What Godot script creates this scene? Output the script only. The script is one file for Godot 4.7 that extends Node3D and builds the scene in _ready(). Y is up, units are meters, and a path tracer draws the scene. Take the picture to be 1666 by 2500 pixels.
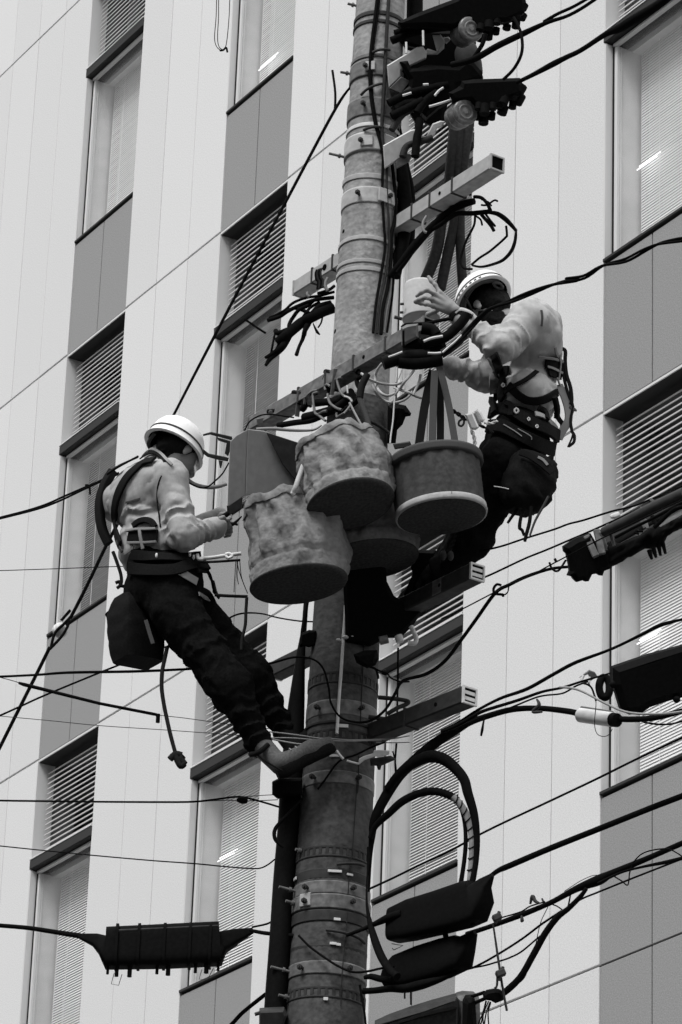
extends Node3D
# A crew of two line workers on a concrete utility pole in front of an office facade.
# Units are metres, y is up; the street below is y = 0.

var M := {}
var taken := {}
var fold_noise := FastNoiseLite.new()

# ---------------------------------------------------------------- mesh builder
class Geo:
	var v := PackedVector3Array()
	var n := PackedVector3Array()
	var ix := PackedInt32Array()

	func tri(a: int, b: int, c: int) -> void:
		ix.append(a); ix.append(b); ix.append(c)

	func quad(a: Vector3, b: Vector3, c: Vector3, d: Vector3) -> void:
		# a b c d counter-clockwise seen from the front
		var nn := (b - a).cross(c - a)
		if nn.length_squared() < 1e-16:
			nn = (c - a).cross(d - a)
		nn = nn.normalized()
		var o := v.size()
		v.append_array(PackedVector3Array([a, b, c, d]))
		n.append_array(PackedVector3Array([nn, nn, nn, nn]))
		tri(o, o + 2, o + 1); tri(o, o + 3, o + 2)

	func face(pts: PackedVector3Array) -> void:
		# convex fan, counter-clockwise from the front
		var nn := Vector3.ZERO
		for i in range(1, pts.size() - 1):
			nn += (pts[i] - pts[0]).cross(pts[i + 1] - pts[0])
		nn = nn.normalized()
		var o := v.size()
		for p in pts:
			v.append(p); n.append(nn)
		for i in range(1, pts.size() - 1):
			tri(o, o + i + 1, o + i)

	func box(xf: Transform3D, s: Vector3, bev := 0.0) -> void:
		var h := s * 0.5
		if bev <= 0.0:
			for f in 6:
				var ax := f / 2
				var sg := 1.0 if f % 2 == 0 else -1.0
				var a := Vector3.ZERO; a[ax] = sg
				var b := Vector3.ZERO; b[(ax + 1) % 3] = sg
				var c := Vector3.ZERO; c[(ax + 2) % 3] = 1.0
				quad(xf * ((a - b - c) * h), xf * ((a + b - c) * h), xf * ((a + b + c) * h), xf * ((a - b + c) * h))
			return
		var q := h - Vector3.ONE * minf(bev, minf(h.x, minf(h.y, h.z)) * 0.9)
		for f in 6:
			var ax := f / 2
			var sg := 1.0 if f % 2 == 0 else -1.0
			var b := (ax + 1) % 3
			var c := (ax + 2) % 3
			var cs := [[-sg, -1.0], [sg, -1.0], [sg, 1.0], [-sg, 1.0]]
			var p := []
			for k in cs:
				var w := Vector3.ZERO
				w[ax] = sg * h[ax]; w[b] = k[0] * q[b]; w[c] = k[1] * q[c]
				p.append(xf * w)
			quad(p[0], p[1], p[2], p[3])
		for ax in 3:
			var b := (ax + 1) % 3
			var c := (ax + 2) % 3
			for sb in [-1.0, 1.0]:
				for sc in [-1.0, 1.0]:
					var w1 := Vector3.ZERO; w1[b] = sb * h[b]; w1[c] = sc * q[c]
					var w2 := Vector3.ZERO; w2[b] = sb * q[b]; w2[c] = sc * h[c]
					var e1 := w1; e1[ax] = -q[ax]
					var e2 := w2; e2[ax] = -q[ax]
					var e3 := w2; e3[ax] = q[ax]
					var e4 := w1; e4[ax] = q[ax]
					if sb * sc > 0:
						quad(xf * e1, xf * e2, xf * e3, xf * e4)
					else:
						quad(xf * e4, xf * e3, xf * e2, xf * e1)
		for sx in [-1.0, 1.0]:
			for sy in [-1.0, 1.0]:
				for sz in [-1.0, 1.0]:
					var sgn := Vector3(sx, sy, sz)
					var a := xf * (Vector3(h.x, q.y, q.z) * sgn)
					var b := xf * (Vector3(q.x, h.y, q.z) * sgn)
					var c := xf * (Vector3(q.x, q.y, h.z) * sgn)
					if sx * sy * sz > 0:
						face(PackedVector3Array([a, b, c]))
					else:
						face(PackedVector3Array([a, c, b]))

	func bar(a: Vector3, b: Vector3, w: float, hgt: float, up := Vector3.UP, bev := 0.003) -> void:
		# a rectangular bar from a to b, w across, hgt along up
		var z := (b - a).normalized()
		var x := up.cross(z)
		if x.length() < 1e-4:
			x = Vector3.RIGHT.cross(z)
		x = x.normalized()
		var y := z.cross(x)
		box(Transform3D(Basis(x, y, z), (a + b) * 0.5), Vector3(w, hgt, (b - a).length()), bev)

	func ring_skin(rings: Array, closed_ends := true) -> void:
		# rings: PackedVector3Array each, same count; smooth normals by differences
		var m: int = rings[0].size()
		var o := v.size()
		var cnt := rings.size()
		for i in cnt:
			var r0: PackedVector3Array = rings[maxi(i - 1, 0)]
			var r1: PackedVector3Array = rings[mini(i + 1, cnt - 1)]
			var r: PackedVector3Array = rings[i]
			for j in m:
				var du := r[(j + 1) % m] - r[(j + m - 1) % m]
				var dv := r1[j] - r0[j]
				var nn := du.cross(dv)
				if nn.length_squared() < 1e-20:
					nn = Vector3.UP
				v.append(r[j]); n.append(nn.normalized())
		for i in cnt - 1:
			for j in m:
				var a := o + i * m + j
				var b := o + i * m + (j + 1) % m
				tri(a, a + m, b); tri(b, a + m, b + m)
		if closed_ends:
			for e in 2:
				var r: PackedVector3Array = rings[0] if e == 0 else rings[cnt - 1]
				var pts := PackedVector3Array()
				for j in m:
					pts.append(r[m - 1 - j] if e == 0 else r[j])
				face(pts)

	static func curve(pts: Array, sub: int) -> Array:
		if sub <= 1 or pts.size() < 3:
			return pts
		var out := []
		var c := pts.size()
		for i in c - 1:
			var p0 = pts[maxi(i - 1, 0)]
			var p1 = pts[i]
			var p2 = pts[i + 1]
			var p3 = pts[mini(i + 2, c - 1)]
			for k in sub:
				var t := float(k) / sub
				out.append(0.5 * ((2.0 * p1) + (p2 - p0) * t + (2.0 * p0 - 5.0 * p1 + 4.0 * p2 - p3) * t * t + (3.0 * p1 - p0 - 3.0 * p2 + p3) * t * t * t))
		out.append(pts[c - 1])
		return out

	static func frames(p: Array, hint: Vector3) -> Array:
		var out := []
		var x := hint
		for i in p.size():
			var t: Vector3 = (p[mini(i + 1, p.size() - 1)] - p[maxi(i - 1, 0)])
			t = t.normalized() if t.length() > 1e-9 else Vector3.UP
			if i == 0 and absf(x.dot(t)) > 0.97:
				x = Vector3.RIGHT if absf(t.x) < 0.8 else Vector3.UP
			x = (x - t * x.dot(t)).normalized()
			out.append([x, t.cross(x), t])
		return out

	func tube(pts: Array, r, sides := 8, sub := 5) -> void:
		var p := curve(pts, sub)
		var rr := []
		if r is Array:
			rr = curve(r, sub)
		var fr := frames(p, Vector3(0.1, 0.2, 0.97).normalized())
		var rings := []
		for i in p.size():
			var q: float = rr[mini(i, rr.size() - 1)] if r is Array else r
			var ring := PackedVector3Array()
			for j in sides:
				var a := TAU * j / sides
				ring.append(p[i] + (fr[i][0] * cos(a) + fr[i][1] * sin(a)) * q)
			rings.append(ring)
		ring_skin(rings)

	func twist(pts: Array, r: float, lay: float, strands := 2, sub := 6) -> void:
		# strands laid round each other
		var p := curve(pts, sub)
		var fine := [p[0]]
		for i in range(1, p.size()):
			var d: float = (p[i] - p[i - 1]).length()
			var k := maxi(1, int(d / (lay / 7.0)))
			for j in range(1, k + 1):
				fine.append(p[i - 1].lerp(p[i], float(j) / k))
		var fr := frames(fine, Vector3(0.1, 0.2, 0.97).normalized())
		for s in strands:
			var q := []
			var run := 0.0
			for i in fine.size():
				if i > 0:
					run += (fine[i] - fine[i - 1]).length()
				var a := TAU * (run / lay + float(s) / strands)
				q.append(fine[i] + (fr[i][0] * cos(a) + fr[i][1] * sin(a)) * r * (1.0 if strands == 2 else 1.1))
			tube(q, r, 6, 1)

	func loft(pts: Array, a: Array, b: Array, e := 2.0, hint := Vector3.UP, sides := 20, sub := 1, rough := 0.0, seed_ := 1) -> void:
		# super-elliptic sections: half-size a across, b along the hint
		var p := curve(pts, sub)
		var aa := curve(a, sub)
		var bb := curve(b, sub)
		var fr := frames(p, hint)
		var ns := FastNoiseLite.new()
		ns.seed = seed_; ns.frequency = 5.0
		var rings := []
		for i in p.size():
			var ring := PackedVector3Array()
			for j in sides:
				var t := TAU * (j + 0.5) / sides
				var c := cos(t); var s := sin(t)
				var x := signf(c) * pow(absf(c), 2.0 / e)
				var y := signf(s) * pow(absf(s), 2.0 / e)
				var w: Vector3 = fr[i][0] * x * bb[i] + fr[i][1] * y * aa[i]
				var q: Vector3 = p[i] + w
				if rough > 0.0:
					q += w.normalized() * rough * ns.get_noise_3dv(q * 4.0)
				ring.append(q)
			rings.append(ring)
		ring_skin(rings)

	func lathe(xf: Transform3D, prof: Array, sides := 24, close := false) -> void:
		# prof: Vector2(radius, along y)
		var rings := []
		for q in prof:
			var ring := PackedVector3Array()
			for j in sides:
				var a := TAU * j / sides
				ring.append(xf * Vector3(cos(a) * q.x, q.y, -sin(a) * q.x))
			rings.append(ring)
		ring_skin(rings, not close)

	func strap(pts: Array, nrm: Array, w: float, th: float, sub := 4) -> void:
		var p := curve(pts, sub)
		var nn := curve(nrm, sub) if nrm.size() == pts.size() else []
		var rings := []
		for i in p.size():
			var t: Vector3 = (p[mini(i + 1, p.size() - 1)] - p[maxi(i - 1, 0)]).normalized()
			var q: Vector3 = nn[i] if nn.size() else nrm[0]
			q = (q - t * q.dot(t)).normalized()
			var s := t.cross(q)
			rings.append(PackedVector3Array([p[i] + s * w * 0.5 + q * th * 0.3, p[i] + s * w * 0.45 + q * th * 0.5, p[i] - s * w * 0.45 + q * th * 0.5, p[i] - s * w * 0.5 + q * th * 0.3, p[i] - s * w * 0.5 - q * th * 0.5, p[i] + s * w * 0.5 - q * th * 0.5]))
		ring_skin(rings)

	func prism(outline: Array, along: Vector3, depth: float, bev := 0.0) -> void:
		# outline: coplanar points, counter-clockwise seen from the side along points to
		var m := outline.size()
		var cen := Vector3.ZERO
		for q in outline: cen += q
		cen /= m
		var x: Vector3 = (outline[1] - outline[0]).normalized()
		x = (x - along * x.dot(along)).normalized()
		var y := along.cross(x)
		var flat := PackedVector2Array()
		for q in outline: flat.append(Vector2((q - cen).dot(x), (q - cen).dot(y)))
		var pts := outline.duplicate()
		if Geometry2D.is_polygon_clockwise(flat):
			pass
		var tr := Geometry2D.triangulate_polygon(flat)
		var area := 0.0
		for i in m:
			area += flat[i].cross(flat[(i + 1) % m])
		if area < 0.0:
			pts.reverse()
			flat.reverse()
			tr = Geometry2D.triangulate_polygon(flat)
		var f := along * depth * 0.5
		var inset := []
		for i in m:
			var e0: Vector2 = (flat[i] - flat[(i + m - 1) % m]).normalized()
			var e1: Vector2 = (flat[(i + 1) % m] - flat[i]).normalized()
			var bis := Vector2(-e0.y - e1.y, e0.x + e1.x)
			bis = bis.normalized() if bis.length() > 1e-5 else Vector2(-e0.y, e0.x)
			inset.append(pts[i] + (x * bis.x + y * bis.y) * bev)
		for sd in [1.0, -1.0]:
			var o := v.size()
			for i in m:
				v.append((inset[i] if bev > 0.0 else pts[i]) + f * sd); n.append(along * sd)
			for t in range(0, tr.size(), 3):
				var a2 := flat[tr[t]]
				var turn: float = (flat[tr[t + 1]] - a2).cross(flat[tr[t + 2]] - a2) * sd
				if turn > 0.0:
					tri(o + tr[t], o + tr[t + 2], o + tr[t + 1])
				else:
					tri(o + tr[t], o + tr[t + 1], o + tr[t + 2])
		var g := f - along * bev if bev > 0.0 else f
		for i in m:
			var j := (i + 1) % m
			quad(pts[i] - g, pts[j] - g, pts[j] + g, pts[i] + g)
			if bev > 0.0:
				quad(pts[i] + g, pts[j] + g, inset[j] + f, inset[i] + f)
				quad(pts[j] - g, pts[i] - g, inset[i] - f, inset[j] - f)

	func ball(c: Vector3, r: float, sc := Vector3.ONE, bs := Basis.IDENTITY, sides := 12) -> void:
		var prof := []
		for i in 9:
			var t := PI * i / 8.0
			prof.append(Vector2(maxf(sin(t), 0.02) * r, cos(t) * -r))
		lathe(Transform3D(bs * Basis.from_scale(sc), c), prof, sides)

	func mesh(origin: Vector3) -> ArrayMesh:
		var w := PackedVector3Array()
		w.resize(v.size())
		for i in v.size():
			w[i] = v[i] - origin
		var arr := []
		arr.resize(Mesh.ARRAY_MAX)
		arr[Mesh.ARRAY_VERTEX] = w
		arr[Mesh.ARRAY_NORMAL] = n
		arr[Mesh.ARRAY_INDEX] = ix
		var am := ArrayMesh.new()
		am.add_surface_from_arrays(Mesh.PRIMITIVE_TRIANGLES, arr)
		return am

# ---------------------------------------------------------------- naming and tagging
func numbered(s: String) -> String:
	if not taken.has(s):
		taken[s] = 0
		return s
	taken[s] += 1
	return "%s_%03d" % [s, taken[s]]

func thing(called: String, label: String, category: String, at: Vector3, group := "") -> Node3D:
	var o := Node3D.new()
	o.name = numbered(called)
	add_child(o)
	o.position = at
	o.set_meta("label", label)
	o.set_meta("category", category)
	if group != "":
		o.set_meta("group", group)
	return o

func origin_of(o: Node3D) -> Vector3:
	var t := Vector3.ZERO
	var q: Node = o
	while q is Node3D and q != self:
		t += (q as Node3D).position
		q = q.get_parent()
	return t

func part(parent: Node3D, called: String, g: Geo, m: Material, label := "") -> MeshInstance3D:
	var o := MeshInstance3D.new()
	o.name = called
	o.mesh = g.mesh(origin_of(parent) if parent != self else Vector3.ZERO)
	o.material_override = m
	o.cast_shadow = GeometryInstance3D.SHADOW_CASTING_SETTING_ON
	parent.add_child(o, true)
	if label != "":
		o.set_meta("label", label)
	return o

func single(called: String, label: String, category: String, g: Geo, m: Material, group := "") -> MeshInstance3D:
	# a thing that is one mesh
	var lo := Vector3.INF
	var hi := -Vector3.INF
	for q in g.v:
		lo = lo.min(q); hi = hi.max(q)
	var at := Vector3((lo.x + hi.x) * 0.5, lo.y, (lo.z + hi.z) * 0.5)
	var o := MeshInstance3D.new()
	o.name = numbered(called)
	o.mesh = g.mesh(at)
	o.material_override = m
	o.position = at
	add_child(o)
	o.set_meta("label", label)
	o.set_meta("category", category)
	if group != "":
		o.set_meta("group", group)
	return o

func structure(called: String, g: Geo, m: Material) -> MeshInstance3D:
	var o := part(self, called, g, m)
	o.set_meta("kind", "structure")
	return o

func pv(a: Array) -> Array:
	# a flat list of millimetres x, y, z, x, y, z ... as points
	var out := []
	for i in range(0, a.size(), 3):
		out.append(Vector3(a[i], a[i + 1], a[i + 2]) * 0.001)
	return out

func cable(called: String, label: String, category: String, group: String, m: Material, pts: Array, r, sides := 8) -> MeshInstance3D:
	var g := Geo.new()
	g.tube(pts, r, sides, 6)
	return single(called, label, category, g, m, group)

# ---------------------------------------------------------------- materials
func noise_tex(lo: float, hi: float, freq: float, seed_: int, oct := 3, size := 512, normal := false, bump := 2.0) -> NoiseTexture2D:
	var f := FastNoiseLite.new()
	f.noise_type = FastNoiseLite.TYPE_SIMPLEX_SMOOTH
	f.frequency = freq
	f.seed = seed_
	f.fractal_octaves = oct
	var t := NoiseTexture2D.new()
	t.width = size; t.height = size
	t.seamless = true
	t.noise = f
	if normal:
		t.as_normal_map = true
		t.bump_strength = bump
	else:
		var gr := Gradient.new()
		gr.set_color(0, Color(lo, lo, lo).linear_to_srgb())
		gr.set_color(1, Color(hi, hi, hi).linear_to_srgb())
		t.color_ramp = gr
	return t

func worn_tex(lo: float, hi: float, fine: float, coarse: float, share: float, stretch: float, seed_: int) -> ImageTexture:
	# fine grain over coarse drawn-out stains, both wrapping round
	var sz := 320
	var a := FastNoiseLite.new(); a.seed = seed_; a.frequency = fine; a.fractal_octaves = 3
	var b := FastNoiseLite.new(); b.seed = seed_ + 3; b.frequency = coarse; b.fractal_octaves = 4
	var ia := a.get_seamless_image(sz, sz)
	var ib := b.get_seamless_image(sz, int(sz / stretch))
	var im := Image.create(sz, sz, false, Image.FORMAT_RGB8)
	for y in sz:
		for x in sz:
			var st := smoothstep(0.25, 0.75, ib.get_pixel(x, int(y / stretch) % ib.get_height()).r)
			var t := lerpf(ia.get_pixel(x, y).r, st, share)
			var q := lerpf(lo, hi, t)
			im.set_pixel(x, y, Color(q, q, q).linear_to_srgb())
	return ImageTexture.create_from_image(im)

func worn(key: String, lo: float, hi: float, metres: float, fine: float, coarse: float, share: float, stretch: float, seed_: int, rough := 0.9) -> StandardMaterial3D:
	var m := mat(key, 1.0, rough, 0.15)
	m.albedo_texture = worn_tex(lo, hi, fine, coarse, share, stretch, seed_)
	m.uv1_triplanar = true
	m.uv1_world_triplanar = true
	m.uv1_scale = Vector3.ONE / metres
	m.normal_enabled = true
	m.normal_texture = noise_tex(0, 1, fine, seed_ + 7, 3, 256, true, 1.2)
	return m

func grey(g: float) -> Color:
	return Color(g, g, g).linear_to_srgb()

func mat(key: String, g: float, rough := 0.8, spec := 0.3, metal := 0.0) -> StandardMaterial3D:
	var m := StandardMaterial3D.new()
	m.albedo_color = grey(g)
	m.roughness = rough
	m.metallic_specular = spec
	m.metallic = metal
	m.resource_name = key
	M[key] = m
	return m

func mottled(key: String, lo: float, hi: float, metres: float, freq: float, oct: int, seed_: int, rough := 0.85, spec := 0.3, bump := 0.0, metal := 0.0) -> StandardMaterial3D:
	# metres: size of one repeat of the pattern
	var m := mat(key, 1.0, rough, spec, metal)
	m.albedo_texture = noise_tex(lo, hi, freq, seed_, oct)
	m.uv1_triplanar = true
	m.uv1_world_triplanar = true
	m.uv1_scale = Vector3.ONE / metres
	if bump > 0.0:
		m.normal_enabled = true
		m.normal_texture = noise_tex(0, 1, freq, seed_ + 7, oct, 512, true, bump)
	return m

# ---------------------------------------------------------------- soft bodies: joined tapered limbs meshed as surface nets
# a limb is [a, b, ra, rb] or [a, b, ra, rb, flat_axis, squeeze] or with folds [..., amp, wavelength, from, to]
func net(limbs: Array, cell: float, k: float, g: Geo, lump := 0.0, lump_freq := 8.0) -> void:
	var lo := Vector3.INF
	var hi := -Vector3.INF
	for l in limbs:
		var r: float = maxf(l[2], l[3]) + 0.03
		lo = lo.min(l[0] - Vector3.ONE * r).min(l[1] - Vector3.ONE * r)
		hi = hi.max(l[0] + Vector3.ONE * r).max(l[1] + Vector3.ONE * r)
	var nx := int((hi.x - lo.x) / cell) + 3
	var ny := int((hi.y - lo.y) / cell) + 3
	var nz := int((hi.z - lo.z) / cell) + 3
	var f := PackedFloat32Array()
	f.resize(nx * ny * nz)
	f.fill(1.0)
	for l in limbs:
		var a: Vector3 = l[0]
		var b: Vector3 = l[1]
		var ra: float = l[2]
		var rb: float = l[3]
		var ab := b - a
		var ll := maxf(ab.length_squared(), 1e-9)
		var ln := sqrt(ll)
		var fa: Vector3 = l[4] if l.size() > 5 else Vector3.ZERO
		var fs: float = l[5] if l.size() > 5 else 1.0
		var amp: float = l[6] if l.size() > 9 else 0.0
		var wl: float = l[7] if l.size() > 9 else 1.0
		var t0: float = l[8] if l.size() > 9 else 0.0
		var t1: float = l[9] if l.size() > 9 else 1.0
		var r := maxf(ra, rb) + 0.03 + amp
		var mn := a.min(b) - Vector3.ONE * r
		var mx := a.max(b) + Vector3.ONE * r
		var i0 := maxi(int((mn.x - lo.x) / cell), 0)
		var i1 := mini(int((mx.x - lo.x) / cell) + 1, nx - 1)
		var j0 := maxi(int((mn.y - lo.y) / cell), 0)
		var j1 := mini(int((mx.y - lo.y) / cell) + 1, ny - 1)
		var k0 := maxi(int((mn.z - lo.z) / cell), 0)
		var k1 := mini(int((mx.z - lo.z) / cell) + 1, nz - 1)
		for kk in range(k0, k1 + 1):
			for j in range(j0, j1 + 1):
				var row := (kk * ny + j) * nx
				for i in range(i0, i1 + 1):
					var p := lo + Vector3(i, j, kk) * cell
					var t := clampf((p - a).dot(ab) / ll, 0.0, 1.0)
					var d := p - (a + ab * t)
					if fs != 1.0:
						d += fa * d.dot(fa) * (fs - 1.0)
					var rad := lerpf(ra, rb, t)
					if amp > 0.0:
						var w := smoothstep(t0 - 0.12, t0 + 0.12, t) * (1.0 - smoothstep(t1 - 0.12, t1 + 0.12, t))
						rad += amp * w * (1.0 - 2.2 * absf(sin(PI * t * ln / wl + 2.4 * fold_noise.get_noise_3dv(p * 7.0))))
					var q := d.length() - rad
					var o := f[row + i]
					if q < 0.2:
						var h := maxf(k - absf(o - q), 0.0) / k
						f[row + i] = minf(o, q) - h * h * k * 0.25
	if lump > 0.0:
		for kk in nz:
			for j in ny:
				var row := (kk * ny + j) * nx
				for i in nx:
					var o := f[row + i]
					if absf(o) < cell * 2.5:
						f[row + i] = o + lump * (0.5 - 2.6 * absf(fold_noise.get_noise_3dv(Vector3(i, j, kk) * cell * lump_freq)))
	# surface nets
	var idx := {}
	var base := g.v.size()
	var sx := 1
	var sy := nx
	var sz := nx * ny
	for kk in nz - 1:
		for j in ny - 1:
			var row := (kk * ny + j) * nx
			for i in nx - 1:
				var c := row + i
				var v0 := f[c]
				if absf(v0) > cell * 5.0:
					continue
				var vals := [v0, f[c + 1], f[c + sy], f[c + sy + 1], f[c + sz], f[c + sz + 1], f[c + sz + sy], f[c + sz + sy + 1]]
				var inside := 0
				for q in vals:
					if q < 0.0:
						inside += 1
				if inside == 0 or inside == 8:
					continue
				var s := Vector3.ZERO
				var cnt := 0
				for e in [[0, 1], [2, 3], [4, 5], [6, 7], [0, 2], [1, 3], [4, 6], [5, 7], [0, 4], [1, 5], [2, 6], [3, 7]]:
					var a: float = vals[e[0]]
					var b: float = vals[e[1]]
					if (a < 0.0) != (b < 0.0):
						var t := a / (a - b)
						var pa := Vector3(e[0] & 1, (e[0] >> 1) & 1, e[0] >> 2)
						var pb := Vector3(e[1] & 1, (e[1] >> 1) & 1, e[1] >> 2)
						s += pa.lerp(pb, t)
						cnt += 1
				s /= cnt
				var gx: float = vals[1] - vals[0] + vals[3] - vals[2] + vals[5] - vals[4] + vals[7] - vals[6]
				var gy: float = vals[2] - vals[0] + vals[3] - vals[1] + vals[6] - vals[4] + vals[7] - vals[5]
				var gz: float = vals[4] - vals[0] + vals[5] - vals[1] + vals[6] - vals[2] + vals[7] - vals[3]
				idx[c] = g.v.size()
				g.v.append(lo + (Vector3(i, j, kk) + s) * cell)
				g.n.append(Vector3(gx, gy, gz).normalized())
	for c in idx:
		var v0: float = f[c]
		for ax in 3:
			var st: int = [sx, sy, sz][ax]
			var v1: float = f[c + st]
			if (v0 < 0.0) == (v1 < 0.0):
				continue
			var u: int = [sy, sz, sx][ax]
			var w: int = [sz, sx, sy][ax]
			if not (idx.has(c - u) and idx.has(c - w) and idx.has(c - u - w)):
				continue
			var q0: int = idx[c]
			var q1: int = idx[c - u]
			var q2: int = idx[c - u - w]
			var q3: int = idx[c - w]
			if v0 < 0.0:
				g.tri(q0, q2, q1); g.tri(q0, q3, q2)
			else:
				g.tri(q0, q1, q2); g.tri(q0, q2, q3)

func _ready() -> void:
	fold_noise.seed = 11; fold_noise.frequency = 1.0; fold_noise.fractal_octaves = 2
	var cam := Camera3D.new()
	cam.name = "camera"
	cam.keep_aspect = Camera3D.KEEP_HEIGHT
	cam.fov = 15.8543
	cam.near = 0.1; cam.far = 500.0
	cam.transform = Transform3D(Basis(Vector3(0.999299, 0.034319, 0.014959), Vector3(-0.037437, 0.916054, 0.399303), Vector3(-0.000000, -0.399583, 0.916697)), Vector3(0, 1.6, 0))
	add_child(cam); cam.current = true
	var sky_mat := ProceduralSkyMaterial.new()
	sky_mat.sky_top_color = grey(1.0)
	sky_mat.sky_horizon_color = grey(0.28)
	sky_mat.sky_curve = 0.75
	sky_mat.ground_horizon_color = grey(0.15)
	sky_mat.ground_bottom_color = grey(0.05)
	sky_mat.ground_curve = 0.02
	sky_mat.sky_energy_multiplier = 1.0
	sky_mat.sun_angle_max = 0.0
	var sky := Sky.new()
	sky.sky_material = sky_mat
	var env := Environment.new()
	env.background_mode = Environment.BG_SKY
	env.sky = sky
	env.background_energy_multiplier = 1.0
	env.ambient_light_source = Environment.AMBIENT_SOURCE_SKY
	env.tonemap_mode = Environment.TONE_MAPPER_LINEAR
	env.tonemap_exposure = 2.02
	env.sdfgi_enabled = true; env.ssao_enabled = true; env.ssil_enabled = true
	var we := WorldEnvironment.new()
	we.name = "environment"
	we.environment = env
	add_child(we)
	var sun := DirectionalLight3D.new()
	sun.name = "overcast_sun"
	sun.light_energy = 0.5
	sun.light_color = Color(1, 1, 1)
	sun.light_angular_distance = 22.0
	sun.shadow_enabled = true
	add_child(sun)
	sun.look_at_from_position(Vector3(-7, 16, 9), Vector3.ZERO)
	make_materials()
	build_street()
	build_office()
	build_pole()
	build_arms()
	build_top_hardware()
	build_bags()
	build_worker_leaning()
	build_worker_hooded_by_helmet()
	build_closures()
	build_cables()
	build_small_things()


func make_materials() -> void:
	mottled("wall", 0.53, 0.78, 0.8, 0.13, 2, 3, 0.9, 0.2)
	mottled("wall_b", 0.51, 0.77, 0.8, 0.13, 2, 5, 0.9, 0.2)
	mottled("wall_c", 0.55, 0.8, 0.8, 0.13, 2, 8, 0.9, 0.2)
	mottled("spandrel", 0.20, 0.37, 0.8, 0.13, 2, 13, 0.75, 0.2)
	mat("wall_core", 0.16, 0.95, 0.1)
	mat("reveal", 0.60, 0.85, 0.2)
	mat("slat", 0.46, 0.55, 0.3)
	mat("alu", 0.62, 0.5, 0.4)
	mat("dark_alu", 0.045, 0.7, 0.15)
	mat("gasket", 0.02, 0.8, 0.2)
	mat("blind_light", 0.80, 0.7, 0.2)
	mottled("room", 0.50, 0.60, 2.0, 0.02, 2, 31, 0.9, 0.1)
	var gl := mat("glass", 0.75, 0.03, 0.16)
	gl.transparency = BaseMaterial3D.TRANSPARENCY_ALPHA
	gl.albedo_color.a = 0.06
	var vz := mat("visor", 0.8, 0.08, 0.5)
	vz.transparency = BaseMaterial3D.TRANSPARENCY_ALPHA
	vz.albedo_color.a = 0.35
	var lit := mat("tube_glow", 1.0, 0.5, 0.2)
	lit.emission_enabled = true
	lit.emission = Color(1, 1, 1)
	lit.emission_energy_multiplier = 0.75
	mottled("asphalt", 0.03, 0.06, 3.0, 0.05, 4, 41, 0.95, 0.1)
	mottled("facade_opposite", 0.14, 0.2, 3.0, 0.03, 3, 45, 0.9, 0.2)
	mat("glass_opposite", 0.02, 0.1, 0.5)
	mottled("kerb", 0.25, 0.34, 2.0, 0.03, 3, 43, 0.9, 0.2)
	worn("concrete", 0.13, 0.40, 0.8, 0.07, 0.02, 0.3, 3.0, 51)
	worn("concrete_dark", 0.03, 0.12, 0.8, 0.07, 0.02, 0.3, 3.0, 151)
	mottled("steel", 0.06, 0.22, 0.5, 0.02, 3, 61, 0.6, 0.4, 0.4)
	mottled("galvanised", 0.26, 0.44, 0.6, 0.02, 3, 63, 0.55, 0.4, 0.4)
	mottled("bright_steel", 0.50, 0.68, 0.4, 0.02, 3, 64, 0.5, 0.4)
	mottled("dull_steel", 0.022, 0.05, 0.5, 0.02, 3, 66, 0.7, 0.3)
	mottled("cable_black", 0.004, 0.009, 0.4, 0.03, 3, 71, 0.85, 0.12)
	mottled("cover_black", 0.004, 0.008, 0.4, 0.03, 3, 73, 0.75, 0.15)
	mottled("cable_dark", 0.018, 0.04, 0.4, 0.03, 3, 75, 0.7, 0.2)
	mottled("cable_grey", 0.22, 0.34, 0.3, 0.03, 3, 77, 0.7, 0.2)
	mottled("rope", 0.30, 0.50, 0.12, 0.03, 3, 79, 0.95, 0.1)
	mottled("rope_dark", 0.012, 0.03, 0.12, 0.03, 3, 80, 0.95, 0.1)
	mottled("porcelain", 0.09, 0.26, 0.25, 0.025, 3, 81, 0.35, 0.5)
	worn("canvas", 0.10, 0.29, 0.9, 0.11, 0.006, 0.42, 1.6, 83)
	mottled("canvas_base", 0.03, 0.08, 0.3, 0.03, 4, 85, 0.95, 0.1)
	mottled("bucket", 0.04, 0.09, 0.35, 0.02, 4, 87, 0.9, 0.15, 1.0)
	mottled("bucket_band", 0.30, 0.45, 0.35, 0.02, 4, 88, 0.8, 0.2)
	mottled("sheet_grey", 0.25, 0.33, 0.5, 0.02, 3, 89, 0.8, 0.2)
	mottled("webbing", 0.010, 0.022, 0.05, 0.05, 3, 91, 0.9, 0.1)
	mottled("webbing_grey", 0.05, 0.10, 0.08, 0.04, 3, 93, 0.9, 0.1)
	mottled("webbing_light", 0.20, 0.30, 0.08, 0.04, 3, 94, 0.9, 0.1)
	mottled("jacket", 0.30, 0.39, 0.30, 0.02, 4, 95, 0.95, 0.1, 1.2)
	mottled("jacket_light", 0.31, 0.41, 0.30, 0.02, 4, 96, 0.95, 0.1, 1.2)
	mottled("trousers", 0.005, 0.012, 0.3, 0.03, 4, 97, 0.95, 0.08, 1.5)
	mottled("boot", 0.06, 0.13, 0.2, 0.03, 3, 98, 0.7, 0.2)
	mottled("leather", 0.005, 0.013, 0.2, 0.03, 4, 99, 0.8, 0.15, 1.5)
	mottled("skin", 0.22, 0.28, 0.1, 0.03, 3, 101, 0.6, 0.3)
	mat("helmet", 0.82, 0.35, 0.4)
	mat("helmet_inner", 0.02, 0.9, 0.1)
	mat("hair", 0.008, 0.7, 0.2)
	mat("eye_dark", 0.01, 0.3, 0.4)
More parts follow.
